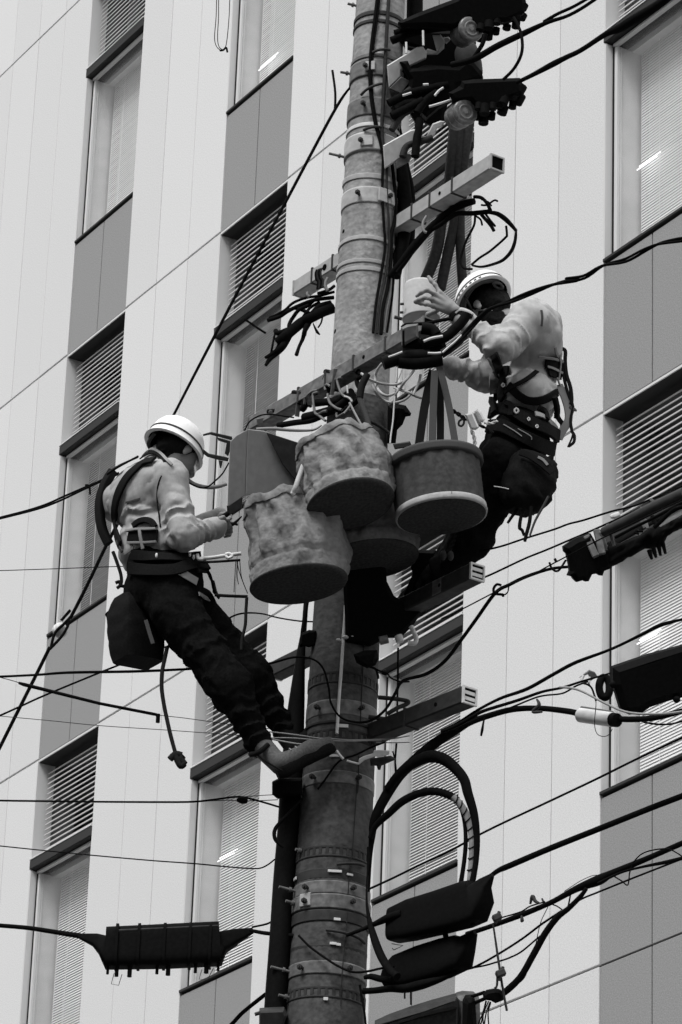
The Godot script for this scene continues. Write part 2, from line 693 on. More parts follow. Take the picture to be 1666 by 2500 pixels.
	mat("lips", 0.16, 0.6, 0.3)
	mat("white_plastic", 0.80, 0.4, 0.4)
	mottled("cover_white", 0.42, 0.52, 0.3, 0.02, 3, 103, 0.7, 0.2)
	mat("reflector", 0.62, 0.4, 0.4)
	mat("hole", 0.006, 1.0, 0.0)  # black that paints in the dark inside of holes and tube mouths

func build_street() -> void:
	var g := Geo.new()
	g.quad(Vector3(-300, 0, 300), Vector3(300, 0, 300), Vector3(300, 0, -300), Vector3(-300, 0, -300))
	structure("road", g, M.asphalt)
	var p := Geo.new()
	# the pavement between the pole and the facade, with its kerb
	var b := Basis(Vector3.UP, deg_to_rad(-60.15))
	p.box(Transform3D(b, Vector3(11.36, 0.06, -6.52) + b * Vector3(-22, 0, 2.0)), Vector3(70, 0.13, 4.0), 0.02)
	structure("pavement", p, M.kerb)
	# the block across the street, behind the camera, that shuts off the low sky
	var f := thing("opposite_building", "plain concrete block on the other side of the street", "building", Vector3(11.36, 0, -6.52) + b * Vector3(-22, 0, 33))
	f.rotation.y = deg_to_rad(-60.15)
	var h := Geo.new()
	h.box(Transform3D(Basis.IDENTITY, Vector3(0, 12.5, 0)), Vector3(90, 25, 16), 0.1)
	part(f, "wall", h, M.facade_opposite).transform = Transform3D.IDENTITY
	for r in 7:
		for c in 22:
			piece(f, "window", block(Vector3(1.8, 1.5, 0.1), 0.02), M.glass_opposite, Vector3(-42 + c * 4.0, 2.2 + r * 3.2, -8.02))

func piece(parent: Node3D, called: String, mesh: Mesh, m: Material, at: Vector3) -> MeshInstance3D:
	var o := MeshInstance3D.new()
	o.name = called
	o.mesh = mesh
	o.material_override = m
	o.position = at
	parent.add_child(o, true)
	return o

func block(s: Vector3, bev := 0.004) -> ArrayMesh:
	var g := Geo.new()
	g.box(Transform3D.IDENTITY, s, bev)
	return g.mesh(Vector3.ZERO)

func bit(parent: Node3D, called: String, m: Material, x0: float, x1: float, y0: float, y1: float, z0: float, z1: float, bev := 0.004) -> MeshInstance3D:
	return piece(parent, called, block(Vector3(x1 - x0, y1 - y0, z1 - z0), bev), m, Vector3((x0 + x1) * 0.5, (y0 + y1) * 0.5, (z0 + z1) * 0.5))

func build_office() -> void:
	var o := thing("office_building", "pale panelled office block with narrow columns of windows and louvres", "building", Vector3(11.3617, 0, -6.5209))
	o.rotation.y = deg_to_rad(-60.147)
	var J := [0.55, 4.547, 8.544, 12.5415, 16.539, 20.5365, 24.534]
	var bays := [-28.06, -25.1125, -22.165, -19.2175]
	var wide := 1.1685
	var piers := [[-31.607, -28.06], [-26.8915, -25.1125], [-23.944, -22.165], [-20.9965, -19.2175], [-18.049, -16.27]]
	var rng := RandomNumberGenerator.new()
	rng.seed = 5
	# the shell behind the facade: back and end walls, and a floor with its ceiling void for each storey
	bit(o, "back_wall", M.room, -31.6, -16.3, 0.0, 24.6, -8.3, -8.0, 0.0)
	bit(o, "end_wall", M.room, -31.6, -31.4, 0.0, 24.6, -8.0, -0.5, 0.0)
	bit(o, "end_wall", M.room, -16.5, -16.3, 0.0, 24.6, -8.0, -0.5, 0.0)
	for k in 7:
		bit(o, "floor_slab", M.room, -31.4, -16.5, J[k] + 0.03, J[k] + 1.17 if k < 6 else 24.6, -8.0, -0.73, 0.0)
		bit(o, "ceiling", M.room, -31.4, -16.5, J[k] - 1.0, J[k] - 0.94, -8.0, -0.21, 0.0)
	var pw := 0.593
	var tall := 3.9975
	var panel := block(Vector3(pw - 0.009, tall - 0.014, 0.03), 0.004)
	for pr in piers:
		bit(o, "pier_core", M.wall_core, pr[0] + 0.012, pr[1] - 0.012, 0.0, 24.6, -0.4, -0.03, 0.0)
		var cnt := int(round((pr[1] - pr[0]) / pw))
		for k in 6:
			for c in cnt:
				piece(o, "wall_panel", panel, [M.wall, M.wall_b, M.wall_c][rng.randi() % 3], Vector3(pr[1] - (c + 0.5) * pw, J[k] + tall * 0.5, -0.015 - rng.randf() * 0.0015))
	var slat := Geo.new()
	slat.box(Transform3D(Basis(Vector3.RIGHT, deg_to_rad(-8.0)), Vector3.ZERO), Vector3(wide - 0.075, 0.016, 0.007), 0.002)
	var slat_mesh := slat.mesh(Vector3.ZERO)
	var half := block(Vector3(wide * 0.5 - 0.014, 1.15, 0.03), 0.003)
	var half_tall := block(Vector3(wide * 0.5 - 0.014, tall - 0.014, 0.03), 0.003)
	# which window has which blind: rows from the bottom, columns from the far end
	var shade := [["mid", "mid", "half", "light"], ["dark", "dark", "half", "light"], ["light", "light", "light", "light"], ["light", "light", "light", "light"]]
	for bi in 4:
		var x0: float = bays[bi]
		var x1 := x0 + wide
		# blank grey panels below the lowest windows
		bit(o, "spandrel_core", M.wall_core, x0, x1, 0.0, J[2] + 1.17, -0.73, -0.045, 0.0)
		for k in 2:
			for c in 2:
				piece(o, "grey_panel", half_tall, M.spandrel, Vector3(x0 + wide * (0.25 + 0.5 * c), J[k] + tall * 0.5, -0.025))
		for k in range(2, 6):
			var y: float = J[k]
			if k > 2:
				bit(o, "spandrel_core", M.wall_core, x0, x1, y, y + 1.17, -0.73, -0.045, 0.0)
			for c in 2:
				piece(o, "grey_panel", half, M.spandrel, Vector3(x0 + wide * (0.25 + 0.5 * c), y + 0.005 + 0.575, -0.025))
			if k == 5:
				continue
			var top: float = J[k + 1]
			bit(o, "sill", M.dark_alu, x0 - 0.004, x1 - 0.002, y + 1.176, y + 1.20, -0.2, 0.006, 0.003)
			# louvre under the joint
			var lv := Node3D.new()
			lv.name = "louvre"
			o.add_child(lv, true)
			bit(lv, "soffit", M.dark_alu, x0 + 0.002, x1 - 0.002, top - 0.028, top - 0.006, -0.2, -0.014, 0.002)
			bit(lv, "head_trim", M.alu, x0 + 0.003, x1 - 0.003, top - 0.026, top - 0.004, -0.0135, -0.003, 0.002)
			bit(lv, "jamb", M.reveal, x0 - 0.011, x0 + 0.006, top - 0.925, top - 0.03, -0.17, -0.001, 0.0)
			bit(lv, "jamb", M.alu, x1 - 0.03, x1 - 0.002, top - 0.925, top - 0.03, -0.075, -0.02, 0.002)
			for s in 17:
				piece(lv, "slat", slat_mesh, M.slat, Vector3(x0 + wide * 0.5 - 0.006, top - 0.122 - 0.0478 * s, -0.098))
			# transom between louvre and window
			bit(o, "transom", M.dark_alu, x0 - 0.015, x1 - 0.002, top - 1.02, top - 0.936, -0.2, 0.004, 0.004)
			bit(o, "transom_cap", M.alu, x0 - 0.015, x1 - 0.002, top - 0.935, top - 0.922, -0.2, 0.010, 0.002)
			bit(o, "transom_drip", M.alu, x0 + 0.03, x1 - 0.03, top - 1.052, top - 1.031, -0.09, -0.05, 0.002)
			# window
			var wn := Node3D.new()
			wn.name = "window"
			o.add_child(wn, true)
			var wy0 := y + 1.201
			var wy1 := top - 1.055
			bit(wn, "jamb", M.reveal, x0 - 0.011, x0 + 0.012, wy0, wy1 + 0.02, -0.1, -0.001, 0.0)
			bit(wn, "gasket", M.gasket, x0 + 0.013, x0 + 0.027, wy0, wy1, -0.085, -0.06, 0.0)
			bit(wn, "frame", M.alu, x0 + 0.028, x0 + 0.062, wy0, wy1, -0.11, -0.066, 0.002)
			bit(wn, "frame", M.alu, x1 - 0.035, x1 - 0.014, wy0, wy1, -0.11, -0.02, 0.002)
			bit(wn, "gasket", M.gasket, x1 - 0.0135, x1 - 0.001, wy0, wy1, -0.11, -0.03, 0.0)
			bit(wn, "frame", M.alu, x0 + 0.062, x1 - 0.035, wy0, wy0 + 0.03, -0.11, -0.07, 0.002)
			var kind: String = shade[k - 2][bi]
			var pane := Geo.new()
			pane.box(Transform3D.IDENTITY, Vector3(wide - 0.097, wy1 - wy0 - 0.03, 0.008), 0.0)
			piece(wn, "pane", pane.mesh(Vector3.ZERO), M.glass, Vector3(x0 + (wide + 0.027) * 0.5, (wy0 + wy1) * 0.5 + 0.015, -0.092))
			bit(wn, "inner_reveal", M.room, x0 - 0.02, x0 + 0.055, wy0 - 0.01, wy1, -0.29, -0.111, 0.0)
			bit(wn, "inner_reveal", M.room, x1 - 0.034, x1 + 0.02, wy0 - 0.01, wy1, -0.29, -0.111, 0.0)
			bit(wn, "inner_head", M.room, x0, x1, wy1 - 0.01, top - 1.001, -0.29, -0.201, 0.0)
			bit(wn, "inner_sill", M.room, x0, x1, wy0 - 0.03, wy0 + 0.0, -0.72, -0.2, 0.0)
			var bl := Geo.new()
			var bn := 74
			var tilt := deg_to_rad({"light": 71.0, "mid": 62.0, "half": 50.0, "dark": 41.0}[kind])
			for s in bn:
				var by := wy0 + 0.02 + (wy1 - wy0 - 0.04) * s / (bn - 1)
				bl.box(Transform3D(Basis(Vector3.RIGHT, tilt + 0.05 * sin(s * 1.7 + bi) * sin(s * 0.23)), Vector3(x0 + wide * 0.5 + 0.02, by, -0.27)), Vector3(wide - 0.12, 0.0016, 0.0265), 0.0)
			for cx in [0.28, 0.68]:
				bl.box(Transform3D(Basis.IDENTITY, Vector3(x0 + wide * cx, (wy0 + wy1) * 0.5, -0.254)), Vector3(0.004, wy1 - wy0, 0.002), 0.0)
			piece(wn, "blind", bl.mesh(Vector3.ZERO), M.blind_light, Vector3.ZERO).set_meta("kind", "stuff")
	# ceiling lamps seen through the glass
	for l in LAMPS:
		var t := MeshInstance3D.new()
		var g := Geo.new()
		var a := Vector3(l[0], l[1], -0.2)
		g.tube([a, a + Vector3(l[2], 0, 0)], 0.0045, 8, 1)
		g.tube([a + Vector3(0.01, 0.028, -0.012), a + Vector3(l[2] + 0.03, 0.028, -0.012)], 0.004, 8, 1)
		t.mesh = g.mesh(Vector3.ZERO)
		t.material_override = M.tube_glow
		t.name = "ceiling_lamp_tube"
		o.add_child(t, true)
		var ol := OmniLight3D.new()
		ol.name = "lamp_light"
		ol.light_energy = 0.0006
		ol.omni_range = 4.0
		ol.omni_attenuation = 2.0
		ol.light_size = 0.02
		ol.shadow_enabled = true
		ol.position = a + Vector3(l[2] * 0.5, 0.012, 0.03)
		o.add_child(ol, true)

const LAMPS := [[-24.9274, 18.1329, 0.292], [-19.0914, 14.465, 0.2439], [-19.0777, 10.8044, 0.2302], [-24.9533, 10.8126, 0.2702]]

const POLE_BASE := Vector3(-0.089, 0, -15.6)
const POLE_DIR := Vector3(0.01702, 0.99986, 0.00000)

func pole_frame(t: float) -> Transform3D:
	var y := POLE_DIR
	var x := Vector3.RIGHT
	x = (x - y * x.dot(y)).normalized()
	return Transform3D(Basis(x, y, x.cross(y)), POLE_BASE + POLE_DIR * t)

func pole_r(t: float) -> float:
	return 0.2278 + (-0.0097) * t

func band(pole: Node3D, t: float, h: float, m: Material, proud := 0.005, tilt := 0.0, turn := 0.0) -> MeshInstance3D:
	var g := Geo.new()
	var xf := pole_frame(t)
	xf.basis = xf.basis * Basis(Vector3.UP, turn) * Basis(Vector3.RIGHT, tilt)
	var r := pole_r(t) + proud
	g.lathe(xf, [Vector2(r - proud - 0.004, -h * 0.5), Vector2(r - 0.001, -h * 0.5), Vector2(r, -h * 0.4), Vector2(r, h * 0.4), Vector2(r - 0.001, h * 0.5), Vector2(r - proud - 0.004, h * 0.5)], 40, true)
	return part(pole, "steel_band", g, m)

func punched_band(pole: Node3D, t: float, h: float) -> void:
	# a strap with a row of square holes
	var r := pole_r(t)
	var b := band(pole, t, h * 0.9, M.hole, 0.002)  # black ring painting the dark seen through the punched holes
	b.name = "band_backing"
	var holder := band(pole, t + h * 0.42, h * 0.22, M.dull_steel, 0.006)
	holder.name = "punched_band"
	var g := Geo.new()
	var xf := pole_frame(t - h * 0.42)
	g.lathe(xf, [Vector2(r - 0.002, -h * 0.11), Vector2(r + 0.006, -h * 0.11), Vector2(r + 0.006, h * 0.11), Vector2(r - 0.002, h * 0.11)], 40, true)
	var f := pole_frame(t)
	for i in 34:
		var a := TAU * i / 34.0
		g.box(f * Transform3D(Basis(Vector3.UP, a), Vector3(sin(a), 0, cos(a)) * (r + 0.003)), Vector3(0.013, h * 0.64, 0.006), 0.0)
	part(holder, "band_rungs", g, M.dull_steel)

func bolt(parent: Node3D, p: Vector3, dir: Vector3, r: float, length: float, m: Material) -> void:
	var g := Geo.new()
	g.tube([p - dir * 0.01, p + dir * length], r * 0.55, 8, 1)
	g.tube([p + dir * length * 0.35, p + dir * (length * 0.35 + r * 0.9)], r, 6, 1)
	part(parent, "bolt", g, m)

func build_pole() -> void:
	var pole := thing("utility_pole", "tall round concrete utility pole with stained surface and steel bands", "utility pole", POLE_BASE)
	var g := Geo.new()
	var prof := []
	for i in 21:
		var t := lerpf(8.9488, 11.5388, i / 20.0)
		prof.append(Vector2(pole_r(t), t))
	g.lathe(pole_frame(0.0), prof, 48)
	part(pole, "upper_shaft", g, M.concrete)
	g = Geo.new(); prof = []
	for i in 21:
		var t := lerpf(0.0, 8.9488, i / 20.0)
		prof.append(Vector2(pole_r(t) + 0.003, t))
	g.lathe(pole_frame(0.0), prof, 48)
	part(pole, "lower_shaft", g, M.concrete_dark, "darker lower length of the pole")
	var b: MeshInstance3D
	b = band(pole, 11.0149, 0.0219, M.dull_steel, 0.006, 0)
	b = band(pole, 10.9683, 0.0175, M.dull_steel, 0.006, 0)
	b = band(pole, 10.7735, 0.0196, M.steel, 0.006, 0)
	b = band(pole, 10.7044, 0.0915, M.steel, 0.008, 0)
	bolt(b, Vector3(0.042, 10.703, -15.474), Vector3(-0.3746, 0, 0.9272), 0.013, 0.03, M.dull_steel)
	bolt(b, Vector3(0.176, 10.703, -15.493), Vector3(0.6157, 0, 0.788), 0.013, 0.03, M.dull_steel)
	b = band(pole, 10.4937, 0.0998, M.steel, 0.007, 0.04)
	bolt(b, Vector3(0.038, 10.492, -15.472), Vector3(-0.3746, 0, 0.9272), 0.013, 0.03, M.dull_steel)
	bolt(b, Vector3(0.174, 10.492, -15.492), Vector3(0.6157, 0, 0.788), 0.013, 0.03, M.dull_steel)
	b = band(pole, 10.3868, 0.0195, M.bright_steel, 0.006, 0)
	b = band(pole, 10.3392, 0.0216, M.steel, 0.006, 0)
	b = band(pole, 10.2895, 0.0993, M.galvanised, 0.009, -0.03)
	bolt(b, Vector3(0.033, 10.288, -15.471), Vector3(-0.3746, 0, 0.9272), 0.013, 0.03, M.dull_steel)
	bolt(b, Vector3(0.172, 10.288, -15.49), Vector3(0.6157, 0, 0.788), 0.013, 0.03, M.dull_steel)
	b = band(pole, 10.1162, 0.0258, M.galvanised, 0.007, 0.1)
	b = band(pole, 10.0022, 0.0858, M.galvanised, 0.005, 0)
	bolt(b, Vector3(0.028, 10.001, -15.468), Vector3(-0.3746, 0, 0.9272), 0.013, 0.03, M.dull_steel)
	bolt(b, Vector3(0.169, 10.001, -15.488), Vector3(0.6157, 0, 0.788), 0.013, 0.03, M.dull_steel)
	b = band(pole, 9.7671, 0.0213, M.galvanised, 0.006, -0.02)
	b = band(pole, 9.6527, 0.0192, M.galvanised, 0.006, 0.05)
	b = band(pole, 9.6089, 0.0213, M.galvanised, 0.006, 0.04)
	b = band(pole, 7.3824, 0.0726, M.steel, 0.005, 0)
	bolt(b, Vector3(-0.067, 7.381, -15.468), Vector3(-0.6157, 0, 0.788), 0.013, 0.03, M.dull_steel)
	bolt(b, Vector3(0.12, 7.381, -15.455), Vector3(0.5, 0, 0.866), 0.013, 0.03, M.dull_steel)
	b = band(pole, 7.3096, 0.0121, M.dull_steel, 0.01, 0)
	b = band(pole, 7.0497, 0.0601, M.steel, 0.006, 0)
	bolt(b, Vector3(-0.075, 7.049, -15.465), Vector3(-0.6157, 0, 0.788), 0.013, 0.03, M.dull_steel)
	bolt(b, Vector3(0.116, 7.049, -15.452), Vector3(0.5, 0, 0.866), 0.013, 0.03, M.dull_steel)
	b = band(pole, 6.5984, 0.0475, M.dull_steel, 0.004, 0)
	b = band(pole, 6.5358, 0.0593, M.steel, 0.008, 0)
	bolt(b, Vector3(-0.087, 6.535, -15.461), Vector3(-0.6157, 0, 0.788), 0.013, 0.03, M.dull_steel)
	bolt(b, Vector3(0.11, 6.535, -15.447), Vector3(0.5, 0, 0.866), 0.013, 0.03, M.dull_steel)
	b = band(pole, 6.4734, 0.0671, M.steel, 0.012, 0.02)
	bolt(b, Vector3(-0.088, 6.472, -15.461), Vector3(-0.6157, 0, 0.788), 0.013, 0.03, M.dull_steel)
	bolt(b, Vector3(0.109, 6.472, -15.447), Vector3(0.5, 0, 0.866), 0.013, 0.03, M.dull_steel)
	b = band(pole, 6.4056, 0.0512, M.dull_steel, 0.008, 0)
	b = band(pole, 6.278, 0.0196, M.dull_steel, 0.004, 0.1)
	b = band(pole, 6.1699, 0.0588, M.steel, 0.008, 0)
	bolt(b, Vector3(-0.095, 6.169, -15.458), Vector3(-0.6157, 0, 0.788), 0.013, 0.03, M.dull_steel)
	bolt(b, Vector3(0.106, 6.169, -15.444), Vector3(0.5, 0, 0.866), 0.013, 0.03, M.dull_steel)
	punched_band(pole, 7.525, 0.0526)
	punched_band(pole, 7.2507, 0.0483)
	punched_band(pole, 6.7012, 0.0476)
	punched_band(pole, 6.0586, 0.0469)
	bolt(pole, Vector3(-0.013, 11.107, -15.58), Vector3(-0.965, 0.12, 0.17), 0.012, 0.05, M.steel)
	bolt(pole, Vector3(-0.025, 10.726, -15.59), Vector3(-0.976, 0.12, 0.085), 0.012, 0.06, M.steel)
	bolt(pole, Vector3(-0.036, 10.256, -15.579), Vector3(-0.965, 0.12, 0.17), 0.012, 0.09, M.steel)
	bolt(pole, Vector3(-0.128, 6.541, -15.546), Vector3(-0.921, 0.12, 0.335), 0.012, 0.09, M.steel)
	bolt(pole, Vector3(-0.125, 6.48, -15.535), Vector3(-0.895, 0.12, 0.399), 0.012, 0.06, M.steel)
	bolt(pole, Vector3(-0.139, 6.175, -15.55), Vector3(-0.932, 0.12, 0.303), 0.012, 0.1, M.steel)
	bolt(pole, Vector3(-0.111, 6.719, -15.521), Vector3(-0.849, 0.12, 0.49), 0.012, 0.04, M.steel)
	bolt(pole, Vector3(-0.138, 6.054, -15.539), Vector3(-0.909, 0.12, 0.367), 0.012, 0.06, M.steel)
	var pl: Geo
	pl = Geo.new(); pl.box(Transform3D(Basis(Vector3.UP, deg_to_rad(30)), Vector3(0.152, 10.001, -15.477)), Vector3(0.07, 0.075, 0.012), 0.003); part(pole, "clamp_plate", pl, M.galvanised)
	pl = Geo.new(); pl.box(Transform3D(Basis(Vector3.UP, deg_to_rad(50)), Vector3(0.19, 10.001, -15.508)), Vector3(0.03, 0.07, 0.012), 0.003); part(pole, "clamp_plate", pl, M.galvanised)
	pl = Geo.new(); pl.box(Transform3D(Basis(Vector3.UP, deg_to_rad(-14)), Vector3(0.06, 10.705, -15.468)), Vector3(0.05, 0.05, 0.012), 0.003); part(pole, "clamp_plate", pl, M.galvanised)
	pl = Geo.new(); pl.box(Transform3D(Basis(Vector3.UP, deg_to_rad(-12)), Vector3(0.057, 10.288, -15.463)), Vector3(0.06, 0.055, 0.012), 0.003); part(pole, "clamp_plate", pl, M.galvanised)
	pl = Geo.new(); pl.box(Transform3D(Basis(Vector3.UP, deg_to_rad(-40)), Vector3(-0.093, 6.48, -15.465)), Vector3(0.06, 0.06, 0.012), 0.003); part(pole, "clamp_plate", pl, M.galvanised)
	pl = Geo.new(); pl.tube(pv([70, 10779, -15465, 91, 10785, -15455, 114, 10790, -15453, 135, 10796, -15461, 152, 10802, -15476]), 0.007, 8, 3); part(pole, "clamp_arm", pl, M.dull_steel)
	pl = Geo.new(); pl.tube(pv([21, 10547, -15480, 41, 10562, -15461, 67, 10577, -15451, 95, 10592, -15453, 120, 10606, -15464]), 0.007, 8, 3); part(pole, "clamp_arm", pl, M.dull_steel)
	pl = Geo.new(); pl.tube(pv([39, 10347, -15467, 61, 10351, -15453, 87, 10356, -15447, 113, 10360, -15453, 135, 10365, -15468]), 0.007, 8, 3); part(pole, "clamp_arm", pl, M.dull_steel)
	pl = Geo.new(); pl.tube(pv([3, 6333, -15421, 55, 6327, -15415, 107, 6320, -15429, 149, 6314, -15464, 174, 6307, -15510]), 0.007, 8, 3); part(pole, "clamp_arm", pl, M.dull_steel)
	pl = Geo.new(); pl.tube(pv([39, 6635, -15423, 76, 6640, -15422, 111, 6645, -15432, 140, 6650, -15455, 160, 6654, -15486]), 0.007, 8, 3); part(pole, "clamp_arm", pl, M.dull_steel)
	pl = Geo.new(); pl.tube([Vector3(-0.028, 9.832, -15.544), Vector3(-0.039, 9.832, -15.538)], 0.011, 12, 1); part(pole, "bolt_hole", pl, M.hole)
	pl = Geo.new(); pl.tube([Vector3(-0.049, 9.307, -15.557), Vector3(-0.061, 9.307, -15.553)], 0.011, 12, 1); part(pole, "bolt_hole", pl, M.hole)
	pl = Geo.new(); pl.tube([Vector3(0.098, 10.007, -15.483), Vector3(0.099, 10.007, -15.47)], 0.011, 12, 1); part(pole, "bolt_hole", pl, M.hole)
	pl = Geo.new(); pl.box(Transform3D(Basis(Vector3.UP, deg_to_rad(3)), Vector3(0.032, 6.605, -15.427)), Vector3(0.062, 0.012, 0.006), 0.001); part(pole, "reflective_tape", pl, M.reflector)
	pl = Geo.new(); pl.box(Transform3D(Basis(Vector3.UP, deg_to_rad(-72)), Vector3(-0.142, 6.601, -15.547)), Vector3(0.03, 0.014, 0.006), 0.001); part(pole, "reflective_tape", pl, M.reflector)
	pl = Geo.new(); pl.box(Transform3D(Basis(Vector3.UP, deg_to_rad(26)), Vector3(0.099, 6.597, -15.444)), Vector3(0.03, 0.01, 0.006), 0.001); part(pole, "reflective_tape", pl, M.reflector)
	pl = Geo.new(); pl.box(Transform3D(Basis(Vector3.UP, deg_to_rad(6)), Vector3(0.036, 6.275, -15.425)), Vector3(0.03, 0.012, 0.006), 0.001); part(pole, "reflective_tape", pl, M.reflector)
	pl = Geo.new(); pl.box(Transform3D(Basis(Vector3.UP, deg_to_rad(14)), Vector3(0.06, 6.272, -15.429)), Vector3(0.02, 0.012, 0.006), 0.001); part(pole, "reflective_tape", pl, M.reflector)
	pl = Geo.new(); pl.box(Transform3D(Basis(Vector3.UP, deg_to_rad(0)), Vector3(0.013, 6.024, -15.421)), Vector3(0.02, 0.014, 0.006), 0.001); part(pole, "reflective_tape", pl, M.reflector)
	pl = Geo.new(); pl.box(Transform3D(Basis(Vector3.UP, deg_to_rad(10)), Vector3(0.05, 6.386, -15.428)), Vector3(0.03, 0.012, 0.006), 0.001); part(pole, "reflective_tape", pl, M.reflector)
	pl = Geo.new(); pl.box(Transform3D(Basis(Vector3.UP, deg_to_rad(2)), Vector3(0.041, 7.287, -15.434)), Vector3(0.055, 0.016, 0.006), 0.001); part(pole, "reflective_tape", pl, M.reflector)
	pl = Geo.new(); pl.box(Transform3D(Basis(Vector3.UP, deg_to_rad(-6)), Vector3(0.015, 7.144, -15.433)), Vector3(0.05, 0.012, 0.006), 0.001); part(pole, "reflective_tape", pl, M.reflector)


func cross_arm(label: String, a: Vector3, b: Vector3, s: float, m: Material, straps: Array, slots := 2) -> Node3D:
	# a square steel tube from a to b, solid, with its open ends painted black
	var o := thing("cross_arm", label, "cross arm", (a + b) * 0.5 - Vector3(0, s * 0.5, 0), "steel arms on the pole")
	var g := Geo.new()
	g.bar(a, b, s, s, Vector3.UP, 0.006)
	part(o, "tube", g, m)
	var d := (b - a).normalized()
	var x := Vector3.UP.cross(d).normalized()
	for e in 2:
		var p := b if e == 0 else a
		var dd := d if e == 0 else -d
		var hole := Geo.new()
		hole.bar(p + dd * 0.001, p + dd * 0.004, s * 0.80, s * 0.80, Vector3.UP, 0.0)
		var h := part(o, "tube_mouth", hole, M.hole)
		var fr := Geo.new()
		for k in 4:
			var off: Vector3 = [x * s * 0.45, -x * s * 0.45, Vector3.UP * s * 0.45, Vector3.DOWN * s * 0.45][k]
			var q: Vector3 = p + dd * 0.005 + off
			if k < 2:
				fr.bar(q - Vector3.UP * s * 0.5, q + Vector3.UP * s * 0.5, s * 0.1, 0.012, d, 0.0)
			else:
				fr.bar(q - x * s * 0.4, q + x * s * 0.4, s * 0.1, 0.012, d, 0.0)
		for k in slots:
			var q := p + dd * 0.004 + Vector3.UP * s * (0.16 - 0.34 * k)
			fr.bar(q - x * s * 0.36, q + x * s * 0.36, s * 0.2, 0.006, d, 0.0)
		part(h, "mouth_rim", fr, M.bright_steel if slots > 0 else m)
	for t in straps:
		var c := a.lerp(b, t)
		var sg := Geo.new()
		sg.bar(c - d * 0.006, c + d * 0.006, s + 0.008, s + 0.008, Vector3.UP, 0.001)
		part(o, "strap", sg, M.dull_steel)
	return o

